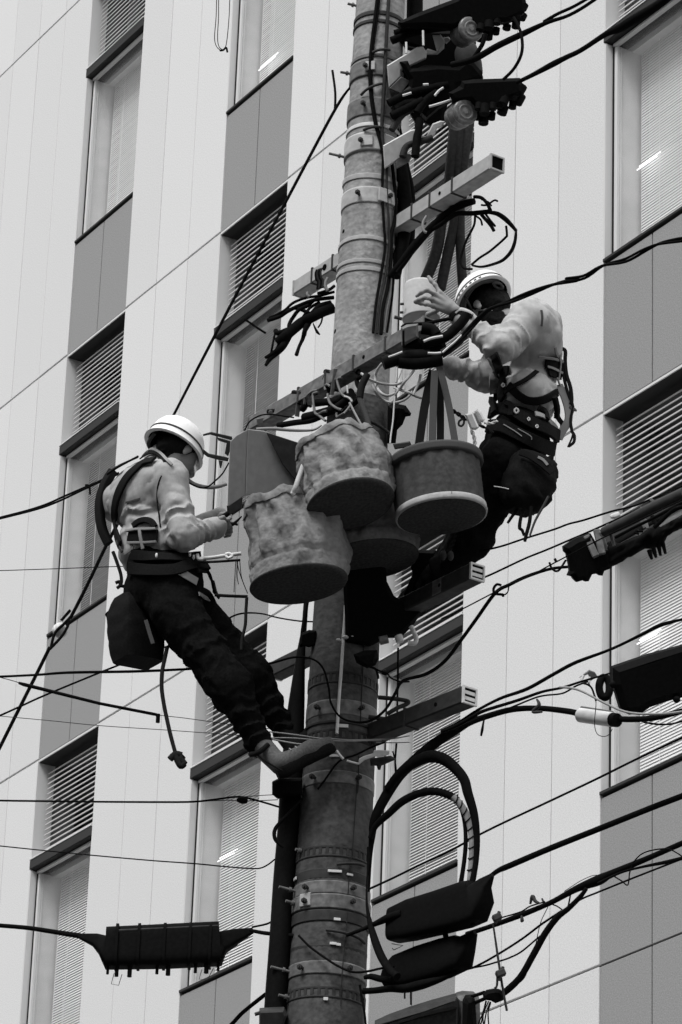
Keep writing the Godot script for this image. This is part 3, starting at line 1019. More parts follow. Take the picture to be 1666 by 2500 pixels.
func build_arms() -> void:
	var o: Node3D
	var g: Geo
	o = cross_arm("pale square steel arm high on the pole, with black cables tied below it", Vector3(-0.244, 9.886, -16.272), Vector3(0.657, 9.886, -14.92), 0.08, M.galvanised, [0.62, 0.71, 0.82, 0.1, 0.21], 0)
	g = Geo.new(); g.tube([Vector3(0.411, 9.886, -15.225), Vector3(0.405, 9.886, -15.221)], 0.009, 10, 1)
	part(o, "bolt_hole", g, M.hole)
	g = Geo.new(); g.tube([Vector3(-0.12, 9.886, -16.023), Vector3(-0.127, 9.886, -16.018)], 0.016, 10, 1)
	part(o, "bolt_hole", g, M.hole)
	o = cross_arm("stained steel arm across the middle of the pole carrying bags and hooks", Vector3(-0.428, 8.978, -15.937), Vector3(0.36, 8.978, -14.8), 0.075, M.steel, [0.3, 0.46, 0.62, 0.8], 0)
	g = Geo.new(); g.tube([Vector3(0.081, 8.978, -15.145), Vector3(0.075, 8.978, -15.141)], 0.009, 10, 1)
	part(o, "bolt_hole", g, M.hole)
	g = Geo.new(); g.prism(pv([-225, 8999, -15566, -204, 9003, -15564, -212, 8884, -15616, -233, 8887, -15615]), Vector3(0, -0.4, 0.9165), 0.02, 0.003)
	part(o, "clamp_plate", g, M.steel)
	g = Geo.new(); g.prism(pv([-191, 8965, -15533, -170, 8971, -15531, -183, 8920, -15553, -196, 8920, -15553]), Vector3(0, -0.4, 0.9165), 0.02, 0.003)
	part(o, "clamp_plate", g, M.steel)
	g = Geo.new(); g.prism(pv([-60, 9000, -15321, -9, 9005, -15318, -15, 8990, -15325, -45, 8986, -15326, -53, 8889, -15369, -71, 8888, -15369]), Vector3(0, -0.4, 0.9165), 0.02, 0.003)
	part(o, "clamp_plate", g, M.steel)
	g = Geo.new(); g.prism(pv([-354, 8977, -15747, -294, 8963, -15754, -337, 8944, -15762, -362, 8966, -15752]), Vector3(0, -0.4, 0.9165), 0.02, 0.003)
	part(o, "clamp_plate", g, M.steel)
	g = Geo.new(); g.prism(pv([-418, 8960, -15818, -357, 8974, -15812, -353, 8957, -15820, -411, 8932, -15830]), Vector3(0, -0.4, 0.9165), 0.02, 0.003)
	part(o, "clamp_plate", g, M.steel)
	g = Geo.new(); g.tube(pv([-244, 9012, -15622, -200, 8980, -15562]), 0.013, 10, 1)
	part(o, "bolt", g, M.cover_black)
	g = Geo.new(); g.tube(pv([-196, 8943, -15558, -214, 8944, -15584]), 0.013, 10, 1)
	part(o, "bolt", g, M.cover_black)
	g = Geo.new(); g.tube(pv([-84, 9021, -15396, -101, 8986, -15421]), 0.013, 10, 1)
	part(o, "bolt", g, M.cover_black)
	g = Geo.new(); g.tube(pv([36, 8957, -15225, 54, 8929, -15199]), 0.013, 10, 1)
	part(o, "bolt", g, M.cover_black)
	g = Geo.new(); g.tube(pv([-154, 8950, -15498, -133, 8946, -15468]), 0.013, 10, 1)
	part(o, "bolt", g, M.cover_black)
	g = Geo.new(); g.tube(pv([-94, 8962, -15413, -75, 8920, -15387]), 0.013, 10, 1)
	part(o, "bolt", g, M.cover_black)
	g = Geo.new(); g.tube(pv([-360, 8985, -15785, -325, 8967, -15738]), 0.013, 10, 1)
	part(o, "bolt", g, M.cover_black)
	g = Geo.new(); g.tube(pv([-66, 9000, -15370, -96, 9026, -15413]), 0.013, 10, 1)
	part(o, "bolt", g, M.cover_black)
	g = Geo.new(); g.tube(pv([-126, 8928, -15430, -146, 8934, -15458, -150, 8917, -15464, -139, 8838, -15453, -122, 8811, -15430, -87, 8761, -15383]), 0.0065, 6, 5)
	part(o, "wire_hook", g, M.steel)
	g = Geo.new(); g.tube(pv([-93, 8917, -15383, -97, 8939, -15387, -85, 8940, -15370, -72, 8923, -15353]), 0.0065, 6, 5)
	part(o, "wire_hook", g, M.steel)
	g = Geo.new(); g.tube(pv([-83, 8892, -15370, -71, 8842, -15355, -41, 8797, -15314, -14, 8770, -15276]), 0.0065, 6, 5)
	part(o, "wire_hook", g, M.steel)
	g = Geo.new(); g.tube(pv([-19, 8933, -15276, -34, 8939, -15297, -38, 8919, -15303, -15, 8847, -15273, 20, 8806, -15225, 31, 8780, -15209, 21, 8777, -15225]), 0.0065, 6, 5)
	part(o, "wire_hook", g, M.steel)
	g = Geo.new(); g.tube(pv([-125, 8813, -15434, -101, 8815, -15400, -83, 8807, -15374]), 0.0065, 6, 5)
	part(o, "wire_hook", g, M.steel)
	g = Geo.new(); g.tube(pv([22, 8748, -15225, -16, 8746, -15280, -34, 8747, -15306, -37, 8769, -15310]), 0.0065, 6, 5)
	part(o, "wire_hook", g, M.steel)
	g = Geo.new(); g.tube(pv([-178, 8944, -15502, -154, 8949, -15468, -130, 8940, -15434]), 0.0065, 6, 5)
	part(o, "wire_hook", g, M.steel)
	g = Geo.new(); g.tube(pv([-310, 8890, -15731, -235, 8859, -15628, -149, 8820, -15508, -89, 8816, -15423]), 0.014, 10, 5)
	part(o, "hanging_lead", g, M.cable_black)
	g = Geo.new(); g.tube(pv([-200, 8904, -15577, -189, 8916, -15560, -202, 8954, -15577]), 0.016, 10, 5)
	part(o, "hanging_lead", g, M.cable_black)
	g = Geo.new(); g.tube(pv([59, 8983, -15200, 57, 8932, -15205, 76, 8907, -15179]), 0.01, 10, 5)
	part(o, "hanging_lead", g, M.cable_black)
	g = Geo.new(); g.tube(pv([-186, 8856, -15560, -113, 8831, -15457, -29, 8812, -15337, 35, 8830, -15243]), 0.022, 10, 5)
	part(o, "hanging_lead", g, M.cable_black)
	g = Geo.new(); g.tube(pv([65, 8797, -15200, 36, 8783, -15243, 7, 8782, -15286]), 0.013, 10, 5)
	part(o, "hanging_lead", g, M.cable_black)
	g = Geo.new(); g.tube(pv([-140, 8900, -15491, -91, 8876, -15423, -31, 8845, -15337, 28, 8853, -15252]), 0.018, 10, 5)
	part(o, "hanging_lead", g, M.cable_black)
	g = Geo.new(); g.tube(pv([-54, 8827, -15371, -28, 8785, -15337, 7, 8776, -15286]), 0.012, 10, 5)
	part(o, "hanging_lead", g, M.cable_black)
	g = Geo.new(); g.tube(pv([79, 8898, -15175, 50, 8898, -15218, 63, 8850, -15200, 86, 8855, -15166]), 0.011, 10, 5)
	part(o, "hanging_lead", g, M.cable_black)
	o = cross_arm("dark steel arm below the bags with a pale end cap and bolt hole", Vector3(-0.28, 7.862, -16.285), Vector3(0.608, 7.862, -14.98), 0.078, M.dull_steel, [0.55], 2)
	g = Geo.new(); g.tube([Vector3(0.456, 7.862, -15.144), Vector3(0.449, 7.862, -15.139)], 0.009, 10, 1)
	part(o, "bolt_hole", g, M.hole)
	g = Geo.new(); g.bar(Vector3(0.421, 7.862, -15.184), Vector3(0.457, 7.862, -15.131), 0.003, 0.07, Vector3.UP, 0.0)
	part(o, "bare_patch", g, M.steel)
	o = cross_arm("short dark steel arm low on the pole with slotted end and one strap", Vector3(0.17, 7.286, -15.539), Vector3(0.587, 7.286, -15), 0.08, M.dull_steel, [0.42], 2)
	g = Geo.new(); g.tube([Vector3(0.451, 7.286, -15.119), Vector3(0.444, 7.286, -15.114)], 0.009, 10, 1)
	part(o, "bolt_hole", g, M.hole)

func build_top_hardware() -> void:
	var o: Node3D
	var g: Geo
	o = thing("strain_insulator", "porcelain strain insulator just above the upper thick cable", "insulator", Vector3(0.246, 10.587, -15.42), "porcelain strain insulators near the top")
	g = Geo.new(); g.prism(pv([141, 10684, -15426, 282, 10769, -15389, 312, 10773, -15387, 332, 10746, -15399, 329, 10722, -15410, 210, 10665, -15434, 211, 10638, -15446, 154, 10587, -15468]), Vector3(0, -0.4, 0.9165), 0.05, 0.006)
	part(o, "bracket", g, M.bright_steel)
	g = Geo.new(); g.prism(pv([211, 10624, -15424, 257, 10605, -15432, 214, 10548, -15457, 156, 10570, -15447]), Vector3(0, -0.4, 0.9165), 0.03, 0.004)
	part(o, "bracket_web", g, M.steel)
	g = Geo.new(); g.prism(pv([314, 10759, -15423, 335, 10781, -15414, 381, 10769, -15419, 356, 10841, -15388, 394, 10846, -15386, 417, 10819, -15397, 415, 10784, -15413, 382, 10755, -15425, 337, 10753, -15426]), Vector3(0, -0.4, 0.9165), 0.022, 0.006)
	part(o, "shackle", g, M.bright_steel)
	g = Geo.new(); g.prism(pv([410, 10841, -15405, 436, 10845, -15403, 444, 10832, -15409, 426, 10813, -15417, 410, 10820, -15414]), Vector3(0, -0.4, 0.9165), 0.022, 0.006)
	part(o, "shackle", g, M.bright_steel)
	var ix0 := Transform3D(Basis(Quaternion(Vector3.UP, Vector3(0.407, -0.159, 0.899))), Vector3(0.478, 10.83, -15.39))
	g = Geo.new(); g.lathe(ix0, [Vector2(0.012, -0.02), Vector2(0.02, 0), Vector2(0.03, 0.01), Vector2(0.0496, 0.02), Vector2(0.0589, 0.035), Vector2(0.0496, 0.05), Vector2(0.0484, 0.06), Vector2(0.062, 0.075), Vector2(0.0632, 0.09), Vector2(0.0521, 0.105), Vector2(0.0496, 0.115), Vector2(0.062, 0.13), Vector2(0.0639, 0.145), Vector2(0.0558, 0.158), Vector2(0.0434, 0.15), Vector2(0.0384, 0.157), Vector2(0.031, 0.16), Vector2(0.0279, 0.15), Vector2(0.0155, 0.155), Vector2(0.01, 0.157)], 28)
	part(o, "porcelain", g, M.porcelain)
	o = thing("strain_insulator", "porcelain strain insulator above the pale square arm", "insulator", Vector3(0.241, 10.14, -15.42), "porcelain strain insulators near the top")
	g = Geo.new(); g.prism(pv([135, 10241, -15424, 264, 10314, -15392, 294, 10319, -15390, 309, 10295, -15400, 312, 10264, -15413, 237, 10224, -15431, 231, 10196, -15443, 147, 10140, -15468]), Vector3(0, -0.4, 0.9165), 0.05, 0.006)
	part(o, "bracket", g, M.bright_steel)
	g = Geo.new(); g.prism(pv([230, 10212, -15425, 277, 10199, -15430, 265, 10172, -15442, 203, 10136, -15457, 195, 10162, -15446]), Vector3(0, -0.4, 0.9165), 0.03, 0.004)
	part(o, "bracket_web", g, M.steel)
	g = Geo.new(); g.prism(pv([288, 10284, -15426, 310, 10305, -15417, 340, 10299, -15420, 368, 10355, -15395, 405, 10370, -15389, 427, 10368, -15390, 413, 10343, -15401, 391, 10335, -15404, 381, 10307, -15416, 356, 10289, -15424, 318, 10278, -15429]), Vector3(0, -0.4, 0.9165), 0.022, 0.006)
	part(o, "shackle", g, M.bright_steel)
	var ix1 := Transform3D(Basis(Quaternion(Vector3.UP, Vector3(0.404, -0.169, 0.899))), Vector3(0.461, 10.373, -15.39))
	g = Geo.new(); g.lathe(ix1, [Vector2(0.012, -0.02), Vector2(0.02, 0), Vector2(0.03, 0.01), Vector2(0.0496, 0.02), Vector2(0.0589, 0.035), Vector2(0.0496, 0.05), Vector2(0.0484, 0.06), Vector2(0.062, 0.075), Vector2(0.0632, 0.09), Vector2(0.0521, 0.105), Vector2(0.0496, 0.115), Vector2(0.062, 0.13), Vector2(0.0639, 0.145), Vector2(0.0558, 0.158), Vector2(0.0434, 0.15), Vector2(0.0384, 0.157), Vector2(0.031, 0.16), Vector2(0.0279, 0.15), Vector2(0.0155, 0.155), Vector2(0.01, 0.157)], 28)
	part(o, "porcelain", g, M.porcelain)
	o = thing("insulating_cover", "black ribbed rubber cover at the top edge of the picture", "cover", Vector3(0.518, 10.826, -15.3), "black rubber covers over the high cables")
	g = Geo.new(); g.prism(pv([186, 10858, -15319, 275, 10899, -15301, 320, 10918, -15293, 380, 10941, -15283, 462, 10972, -15269, 498, 11015, -15251, 785, 11024, -15246, 799, 10962, -15274, 793, 10921, -15292, 760, 10899, -15301, 708, 10876, -15311, 662, 10874, -15312, 618, 10845, -15325, 574, 10826, -15333, 526, 10884, -15308, 459, 10840, -15327, 323, 10842, -15326, 202, 10834, -15329]), Vector3(0, -0.4, 0.9165), 0.15, 0.02)
	part(o, "shell", g, M.cover_black)
	g = Geo.new(); g.tube(pv([793, 10952, -15345, 782, 10925, -15345]), 0.021, 10, 1)
	part(o, "tooth", g, M.cover_black)
	g = Geo.new(); g.tube(pv([793, 10952, -15255, 782, 10925, -15255]), 0.021, 10, 1)
	part(o, "tooth", g, M.cover_black)
	g = Geo.new(); g.tube(pv([759, 10924, -15345, 756, 10876, -15345]), 0.021, 10, 1)
	part(o, "tooth", g, M.cover_black)
	g = Geo.new(); g.tube(pv([759, 10924, -15255, 756, 10876, -15255]), 0.021, 10, 1)
	part(o, "tooth", g, M.cover_black)
	g = Geo.new(); g.tube(pv([715, 10887, -15345, 711, 10865, -15345]), 0.021, 10, 1)
	part(o, "tooth", g, M.cover_black)
	g = Geo.new(); g.tube(pv([715, 10887, -15255, 711, 10865, -15255]), 0.021, 10, 1)
	part(o, "tooth", g, M.cover_black)
	g = Geo.new(); g.tube(pv([662, 10867, -15345, 659, 10837, -15345]), 0.0196, 10, 1)
	part(o, "tooth", g, M.cover_black)
	g = Geo.new(); g.tube(pv([662, 10867, -15255, 659, 10837, -15255]), 0.0196, 10, 1)
	part(o, "tooth", g, M.cover_black)
	g = Geo.new(); g.tube(pv([624, 10848, -15345, 621, 10809, -15345]), 0.0252, 10, 1)
	part(o, "tooth", g, M.cover_black)
	g = Geo.new(); g.tube(pv([624, 10848, -15255, 621, 10809, -15255]), 0.0252, 10, 1)
	part(o, "tooth", g, M.cover_black)
	g = Geo.new(); g.tube(pv([587, 10829, -15345, 580, 10798, -15345]), 0.021, 10, 1)
	part(o, "tooth", g, M.cover_black)
	g = Geo.new(); g.tube(pv([587, 10829, -15255, 580, 10798, -15255]), 0.021, 10, 1)
	part(o, "tooth", g, M.cover_black)
	o = thing("insulating_cover", "black ribbed rubber cover on the lower thick cable", "cover", Vector3(0.624, 10.382, -15.28), "black rubber covers over the high cables")
	g = Geo.new(); g.prism(pv([491, 10484, -15266, 497, 10508, -15255, 553, 10517, -15251, 773, 10531, -15245, 789, 10504, -15257, 789, 10467, -15273, 765, 10449, -15281, 728, 10437, -15286, 693, 10398, -15303, 655, 10400, -15302, 618, 10382, -15310, 573, 10391, -15306, 542, 10424, -15292, 460, 10414, -15296, 436, 10454, -15278]), Vector3(0, -0.4, 0.9165), 0.15, 0.02)
	part(o, "shell", g, M.cover_black)
	g = Geo.new(); g.tube(pv([789, 10488, -15325, 769, 10444, -15325]), 0.0238, 10, 1)
	part(o, "tooth", g, M.cover_black)
	g = Geo.new(); g.tube(pv([789, 10488, -15235, 769, 10444, -15235]), 0.0238, 10, 1)
	part(o, "tooth", g, M.cover_black)
	g = Geo.new(); g.tube(pv([750, 10460, -15325, 745, 10417, -15325]), 0.0196, 10, 1)
	part(o, "tooth", g, M.cover_black)
	g = Geo.new(); g.tube(pv([750, 10460, -15235, 745, 10417, -15235]), 0.0196, 10, 1)
	part(o, "tooth", g, M.cover_black)
	g = Geo.new(); g.tube(pv([706, 10424, -15325, 695, 10385, -15325]), 0.0252, 10, 1)
	part(o, "tooth", g, M.cover_black)
	g = Geo.new(); g.tube(pv([706, 10424, -15235, 695, 10385, -15235]), 0.0252, 10, 1)
	part(o, "tooth", g, M.cover_black)
	g = Geo.new(); g.tube(pv([650, 10387, -15325, 647, 10353, -15325]), 0.0182, 10, 1)
	part(o, "tooth", g, M.cover_black)
	g = Geo.new(); g.tube(pv([650, 10387, -15235, 647, 10353, -15235]), 0.0182, 10, 1)
	part(o, "tooth", g, M.cover_black)
	g = Geo.new(); g.tube(pv([610, 10377, -15325, 609, 10326, -15325]), 0.0252, 10, 1)
	part(o, "tooth", g, M.cover_black)
	g = Geo.new(); g.tube(pv([610, 10377, -15235, 609, 10326, -15235]), 0.0252, 10, 1)
	part(o, "tooth", g, M.cover_black)
	g = Geo.new(); g.tube(pv([583, 10385, -15325, 580, 10350, -15325]), 0.0182, 10, 1)
	part(o, "tooth", g, M.cover_black)
	g = Geo.new(); g.tube(pv([583, 10385, -15235, 580, 10350, -15235]), 0.0182, 10, 1)
	part(o, "tooth", g, M.cover_black)
	o = thing("insulating_cover", "black cover and clamp mass between the two porcelain insulators", "cover", Vector3(0.364, 10.455, -15.46), "black rubber covers over the high cables")
	g = Geo.new(); g.prism(pv([201, 10696, -15421, 239, 10701, -15419, 259, 10667, -15434, 331, 10677, -15429, 384, 10685, -15426, 482, 10682, -15427, 519, 10711, -15415, 557, 10705, -15417, 597, 10665, -15435, 606, 10637, -15447, 486, 10598, -15464, 465, 10542, -15488, 399, 10505, -15504, 340, 10455, -15526, 309, 10481, -15515, 255, 10493, -15509, 186, 10512, -15501, 163, 10532, -15493, 244, 10569, -15476, 250, 10618, -15455]), Vector3(0, -0.4, 0.9165), 0.2, 0.02)
	part(o, "shell", g, M.cover_black)
	g = Geo.new()
	g.tube(pv([154, 10449, -15380, 243, 10505, -15380, 333, 10535, -15380, 438, 10565, -15380]), 0.02, 8, 4)
	g.tube(pv([171, 10381, -15380, 245, 10427, -15380, 319, 10474, -15380]), 0.02, 8, 4)
	g.tube(pv([173, 10837, -15380, 264, 10872, -15380, 353, 10929, -15380]), 0.02, 8, 4)
	g.tube(pv([159, 10797, -15380, 279, 10855, -15380, 430, 10888, -15380]), 0.02, 8, 4)
	g.tube(pv([278, 10610, -15380, 330, 10647, -15380, 436, 10639, -15380]), 0.02, 8, 4)
	g.tube(pv([291, 10403, -15380, 334, 10474, -15380, 386, 10520, -15380]), 0.02, 8, 4)
	g.tube(pv([307, 10370, -15380, 295, 10249, -15380, 290, 10164, -15380]), 0.02, 8, 4)
	part(o, "jumper_lead", g, M.cable_black)
	g = Geo.new()
	g.tube(pv([372, 10432, -15260, 390, 10459, -15260, 412, 10477, -15260]), 0.006, 6, 2)
	g.tube(pv([347, 10371, -15260, 399, 10391, -15260, 444, 10410, -15260]), 0.006, 6, 2)
	g.tube(pv([219, 10426, -15260, 241, 10435, -15260, 260, 10443, -15260]), 0.006, 6, 2)
	g.tube(pv([450, 10444, -15260, 450, 10410, -15260]), 0.006, 6, 2)
	g.tube(pv([315, 10490, -15260, 341, 10493, -15260]), 0.006, 6, 2)
	g.tube(pv([454, 10610, -15260, 473, 10607, -15260]), 0.006, 6, 2)
	g.tube(pv([488, 10608, -15260, 507, 10612, -15260]), 0.006, 6, 2)
	g.tube(pv([307, 10788, -15260, 311, 10706, -15260]), 0.006, 6, 2)
	g.tube(pv([228, 10720, -15260, 231, 10659, -15260]), 0.006, 6, 2)
	part(o, "binding_wire", g, M.bright_steel)
	o = thing("switch_body", "dark boxy fitting behind the upper insulators and covers", "fitting", Vector3(0.33, 10.523, -15.64))
	g = Geo.new(); g.prism(pv([152, 10951, -15548, 282, 10962, -15543, 458, 10961, -15544, 514, 10914, -15564, 510, 10822, -15604, 491, 10737, -15642, 448, 10644, -15682, 430, 10538, -15728, 392, 10523, -15735, 330, 10549, -15724, 299, 10534, -15730, 251, 10602, -15700, 189, 10607, -15698, 156, 10670, -15671, 243, 10799, -15615, 285, 10878, -15580, 177, 10902, -15570]), Vector3(0, -0.4, 0.9165), 0.1, 0.02)
	part(o, "body", g, M.cover_black)
	g = Geo.new()
	g.tube(pv([174, 10315, -15400, 217, 10394, -15400, 261, 10431, -15400, 290, 10467, -15400]), 0.017, 8, 4)
	g.tube(pv([185, 10436, -15400, 215, 10463, -15400, 282, 10475, -15400, 306, 10441, -15400]), 0.017, 8, 4)
	g.tube(pv([230, 10172, -15400, 251, 10233, -15400, 325, 10262, -15400, 370, 10281, -15400]), 0.017, 8, 4)
	g.tube(pv([214, 10498, -15400, 273, 10552, -15400, 363, 10582, -15400, 483, 10614, -15400]), 0.017, 8, 4)
	part(o, "jumper_lead", g, M.cable_dark)
	o = thing("cable_termination", "grey cable termination body behind the black covers", "termination", Vector3(0.492, 10.779, -15.6))
	g = Geo.new(); g.loft(pv([521, 10906, -15550, 526, 10879, -15550, 530, 10835, -15550, 547, 10774, -15550, 563, 10722, -15550]), [0.03, 0.05, 0.062, 0.06, 0.05], [0.03, 0.05, 0.062, 0.06, 0.05], 2.0, Vector3.FORWARD, 16, 3)
	part(o, "housing", g, M.dull_steel)
	cable("riser_cable", "thick dark cable rising behind the pale arm, nearest the pole", "cable", "thick riser cables right of the pole", M.cable_dark, pv([531, 10865, -15920, 503, 10739, -15920, 487, 10578, -15920, 470, 10318, -15920, 444, 10170, -15920, 418, 9947, -15920, 364, 9775, -15920]), 0.0282, 8)
	cable("riser_cable", "thick dark cable rising behind the pale arm, middle of three", "cable", "thick riser cables right of the pole", M.cable_dark, pv([555, 10866, -15920, 534, 10740, -15920, 518, 10580, -15920, 508, 10320, -15920, 507, 10143, -15920, 476, 9950, -15920, 441, 9738, -15920]), 0.0262, 8)
	cable("riser_cable", "thick dark cable rising behind the pale arm, farthest from the pole", "cable", "thick riser cables right of the pole", M.cable_dark, pv([578, 10867, -15920, 569, 10724, -15920, 553, 10564, -15920, 540, 10431, -15920, 527, 10276, -15920, 533, 9992, -15920, 552, 9733, -15920]), 0.0242, 8)
	cable("riser_cable", "dark thick cable at the very top between pole and covers", "cable", "thick riser cables right of the pole", M.cable_black, pv([271, 11281, -15700, 274, 11173, -15700, 269, 11083, -15700, 260, 10957, -15700]), 0.0385, 8)
	cable("riser_cable", "dark cable at the very top beside the pole", "cable", "thick riser cables right of the pole", M.cable_black, pv([240, 11280, -15700, 242, 11154, -15700, 239, 11046, -15700, 210, 10955, -15700]), 0.01, 8)


func canvas_bag(label: String, b: Vector3, t: Vector3, rb: float, rt: float, seed_: int) -> Node3D:
	# a round canvas tool bag hanging with its dark base towards the street; b base centre, t rim centre
	var o := thing("canvas_bag", label, "tool bag", b, "canvas tool bags hung on the pole")
	var y := (t - b).normalized()
	var sag := FastNoiseLite.new()
	sag.seed = seed_ + 5; sag.frequency = 1.0
	var x := Vector3.RIGHT
	x = (x - y * x.dot(y)).normalized()
	var xf := Transform3D(Basis(x, y, x.cross(y)), b)
	var h := (t - b).length()
	var ns := FastNoiseLite.new()
	ns.seed = seed_; ns.frequency = 1.0
	var rings := []
	var rows := 30
	for i in rows + 1:
		var f := float(i) / rows
		var ring := PackedVector3Array()
		for j in 64:
			var a := TAU * j / 64.0
			var r := lerpf(rb, rt, f) + 0.018 * sin(PI * f)
			var d := Vector3(cos(a), 0, -sin(a))
			# hanging folds grow from the base and gather under the rim
			var fold := ns.get_noise_3d(cos(a) * 2.6, f * 1.1 + 3.0, sin(a) * 2.6) * 0.055 * sin(PI * clampf(f * 0.9 + 0.08, 0, 1))
			fold += ns.get_noise_3d(cos(a) * 7.0, f * 2.2, sin(a) * 7.0) * 0.008
			fold += 0.012 * (1.0 - 2.0 * absf(sin(a * 4.5 + 3.0 * ns.get_noise_3d(cos(a), f * 0.8, sin(a))))) * smoothstep(0.35, 0.8, f) * (1.0 - smoothstep(0.85, 1.0, f))
			
			fold *= smoothstep(0.0, 0.12, f) * (1.0 - smoothstep(0.93, 1.0, f))
			fold -= 0.010 * exp(-pow((f - 0.2) / 0.022, 2.0))
			ring.append(xf * (d * (r + fold) + Vector3(0.02 * sin(PI * f), f * h - 0.035 * f * f * (0.5 + sag.get_noise_2d(cos(a) * 1.3, sin(a) * 1.3)), 0)))
		rings.append(ring)
	var g := Geo.new()
	g.ring_skin(rings, false)
	part(o, "canvas_wall", g, M.canvas)
	var base := Geo.new()
	base.lathe(xf, [Vector2(0.004, -0.014), Vector2(rb * 0.9, -0.014), Vector2(rb * 1.0, -0.010), Vector2(rb * 1.03, 0.0), Vector2(rb * 1.02, 0.006), Vector2(rb * 0.97, 0.008)], 48)
	part(o, "base", base, M.canvas_base)
	var rim := Geo.new()
	var top: PackedVector3Array = rings[rows]
	var below: PackedVector3Array = rings[rows - 3]
	var cen := xf * Vector3(0, h, 0)
	var out_a := PackedVector3Array(); var out_b := PackedVector3Array(); var in_a := PackedVector3Array()
	for j in 64:
		var q := (top[j] - cen).normalized()
		out_b.append(below[j] + q * 0.006); out_a.append(top[j] + q * 0.007 + y * 0.003); in_a.append(top[j] - q * 0.008 + y * 0.002)
	rim.ring_skin([below, out_b, out_a, in_a], false)
	part(o, "rim", rim, M.canvas)
	return o

func build_bags() -> void:
	var o: Node3D
	var g: Geo
	o = canvas_bag("stained canvas bucket bag at lower left with its rim below the grey box", Vector3(-0.174, 7.778, -14.98), Vector3(-0.239, 8.176, -14.98), 0.213, 0.1932, 21)
	g = Geo.new(); g.ball(Vector3(-0.213, 8.117, -14.76), 0.012); part(o, "eyelet", g, M.white_plastic)
	g = Geo.new(); g.tube(pv([-213, 8117, -14760, -203, 8139, -14750, -194, 8179, -14760, -182, 8241, -14800, -170, 8303, -14840]), 0.012, 8, 4); part(o, "hanging_rope", g, M.rope)
	o = canvas_bag("stained canvas bucket bag tilted to show its dark base, highest of the three", Vector3(0.04, 8.092, -14.8), Vector3(-0.04, 8.418, -14.856), 0.1926, 0.1748, 34)
	o = canvas_bag("pale canvas bag half hidden behind the tilted bag and the dark bucket", Vector3(0.14, 8.009, -15.22), Vector3(0.082, 8.4, -15.22), 0.2134, 0.1597, 47)
	o = thing("dark_bucket", "dark round canvas bucket with pale base band hung by four straps", "bucket", Vector3(0.428, 8.081, -14.88))
	var bf := Transform3D(Basis(Vector3(0.991, 0.132, 0), Vector3(-0.132, 0.991, 0), Vector3(0, 0, 1)), Vector3(0.445, 8.081, -14.88))
	var rings := []
	for i in 25:
		var f := i / 24.0
		var ring := PackedVector3Array()
		for j in 96:
			var a := TAU * j / 96.0
			var r := lerpf(0.1977, 0.1984, f) + 0.0035 * sin(a * 17.0) - 0.006 * sin(PI * f) * cos(a * 3.0 + 1.0)
			ring.append(bf * Vector3(cos(a) * r, f * 0.2669, -sin(a) * r))
		rings.append(ring)
	g = Geo.new(); g.ring_skin(rings, false)
	part(o, "bucket_wall", g, M.bucket)
	g = Geo.new(); g.lathe(bf, [Vector2(0.005, -0.004), Vector2(0.1947, -0.004), Vector2(0.1987, 0.004)], 48); part(o, "base", g, M.canvas_base)
	g = Geo.new(); g.lathe(bf, [Vector2(0.1927, 0.0), Vector2(0.2027, 0.0), Vector2(0.2057, 0.012), Vector2(0.2027, 0.02), Vector2(0.2037, 0.032), Vector2(0.1947, 0.034)], 48, true); part(o, "base_band", g, M.bucket_band)
	g = Geo.new(); g.lathe(bf, [Vector2(0.1864, 0.2369), Vector2(0.2084, 0.2369), Vector2(0.2144, 0.2489), Vector2(0.2104, 0.2589), Vector2(0.2144, 0.2669), Vector2(0.2104, 0.2789), Vector2(0.1984, 0.2829), Vector2(0.1864, 0.2769)], 48, true); part(o, "rolled_rim", g, M.webbing_grey)
	g = Geo.new(); g.strap(pv([333, 8376, -14780, 350, 8540, -14780, 370, 8669, -14780, 387, 8747, -14780]), [Vector3(0.1, -0.1, 1)], 0.038, 0.004, 4); part(o, "strap", g, M.webbing)
	g = Geo.new(); g.strap(pv([390, 8345, -14700, 390, 8504, -14700, 391, 8632, -14700, 393, 8709, -14700]), [Vector3(0.1, -0.1, 1)], 0.0324, 0.004, 4); part(o, "strap", g, M.webbing_grey)
	g = Geo.new(); g.strap(pv([430, 8420, -14860, 427, 8580, -14860, 421, 8690, -14860, 409, 8774, -14860]), [Vector3(0.1, -0.1, 1)], 0.0328, 0.004, 4); part(o, "strap", g, M.webbing)
	g = Geo.new(); g.strap(pv([495, 8361, -14740, 464, 8538, -14740, 438, 8653, -14740, 413, 8748, -14740]), [Vector3(0.1, -0.1, 1)], 0.0307, 0.004, 4); part(o, "strap", g, M.webbing_grey)
	o = thing("hot_stick", "short grey rod with a white tip hanging below the dark bucket", "rod", Vector3(0.604, 8.092, -15.3))
	g = Geo.new(); g.tube(pv([606, 8223, -15300, 604, 8102, -15300]), 0.007, 10, 1)
	part(o, "rod", g, M.cable_grey)
	g = Geo.new(); g.tube(pv([596, 8119, -15290, 595, 8087, -15290]), 0.014, 10, 1)
	part(o, "tip", g, M.white_plastic)
	g = Geo.new(); g.tube(pv([597, 8087, -15290, 606, 8036, -15300]), 0.005, 10, 1)
	part(o, "hook", g, M.dull_steel)
	o = thing("tool_roll", "flat dark parcel poking over the rim of the dark bucket", "parcel", Vector3(0.268, 8.47, -15))
	g = Geo.new(); g.prism(pv([219, 8416, -14858, 294, 8429, -14852, 305, 8408, -14862, 229, 8394, -14868]), Vector3(0, -0.4, 0.9165), 0.05, 0.006)
	part(o, "parcel_body", g, M.webbing_grey)
	o = thing("knotted_rope", "dark rope with a double knot hanging below the dark bucket", "rope", Vector3(0.475, 8.036, -15.18))
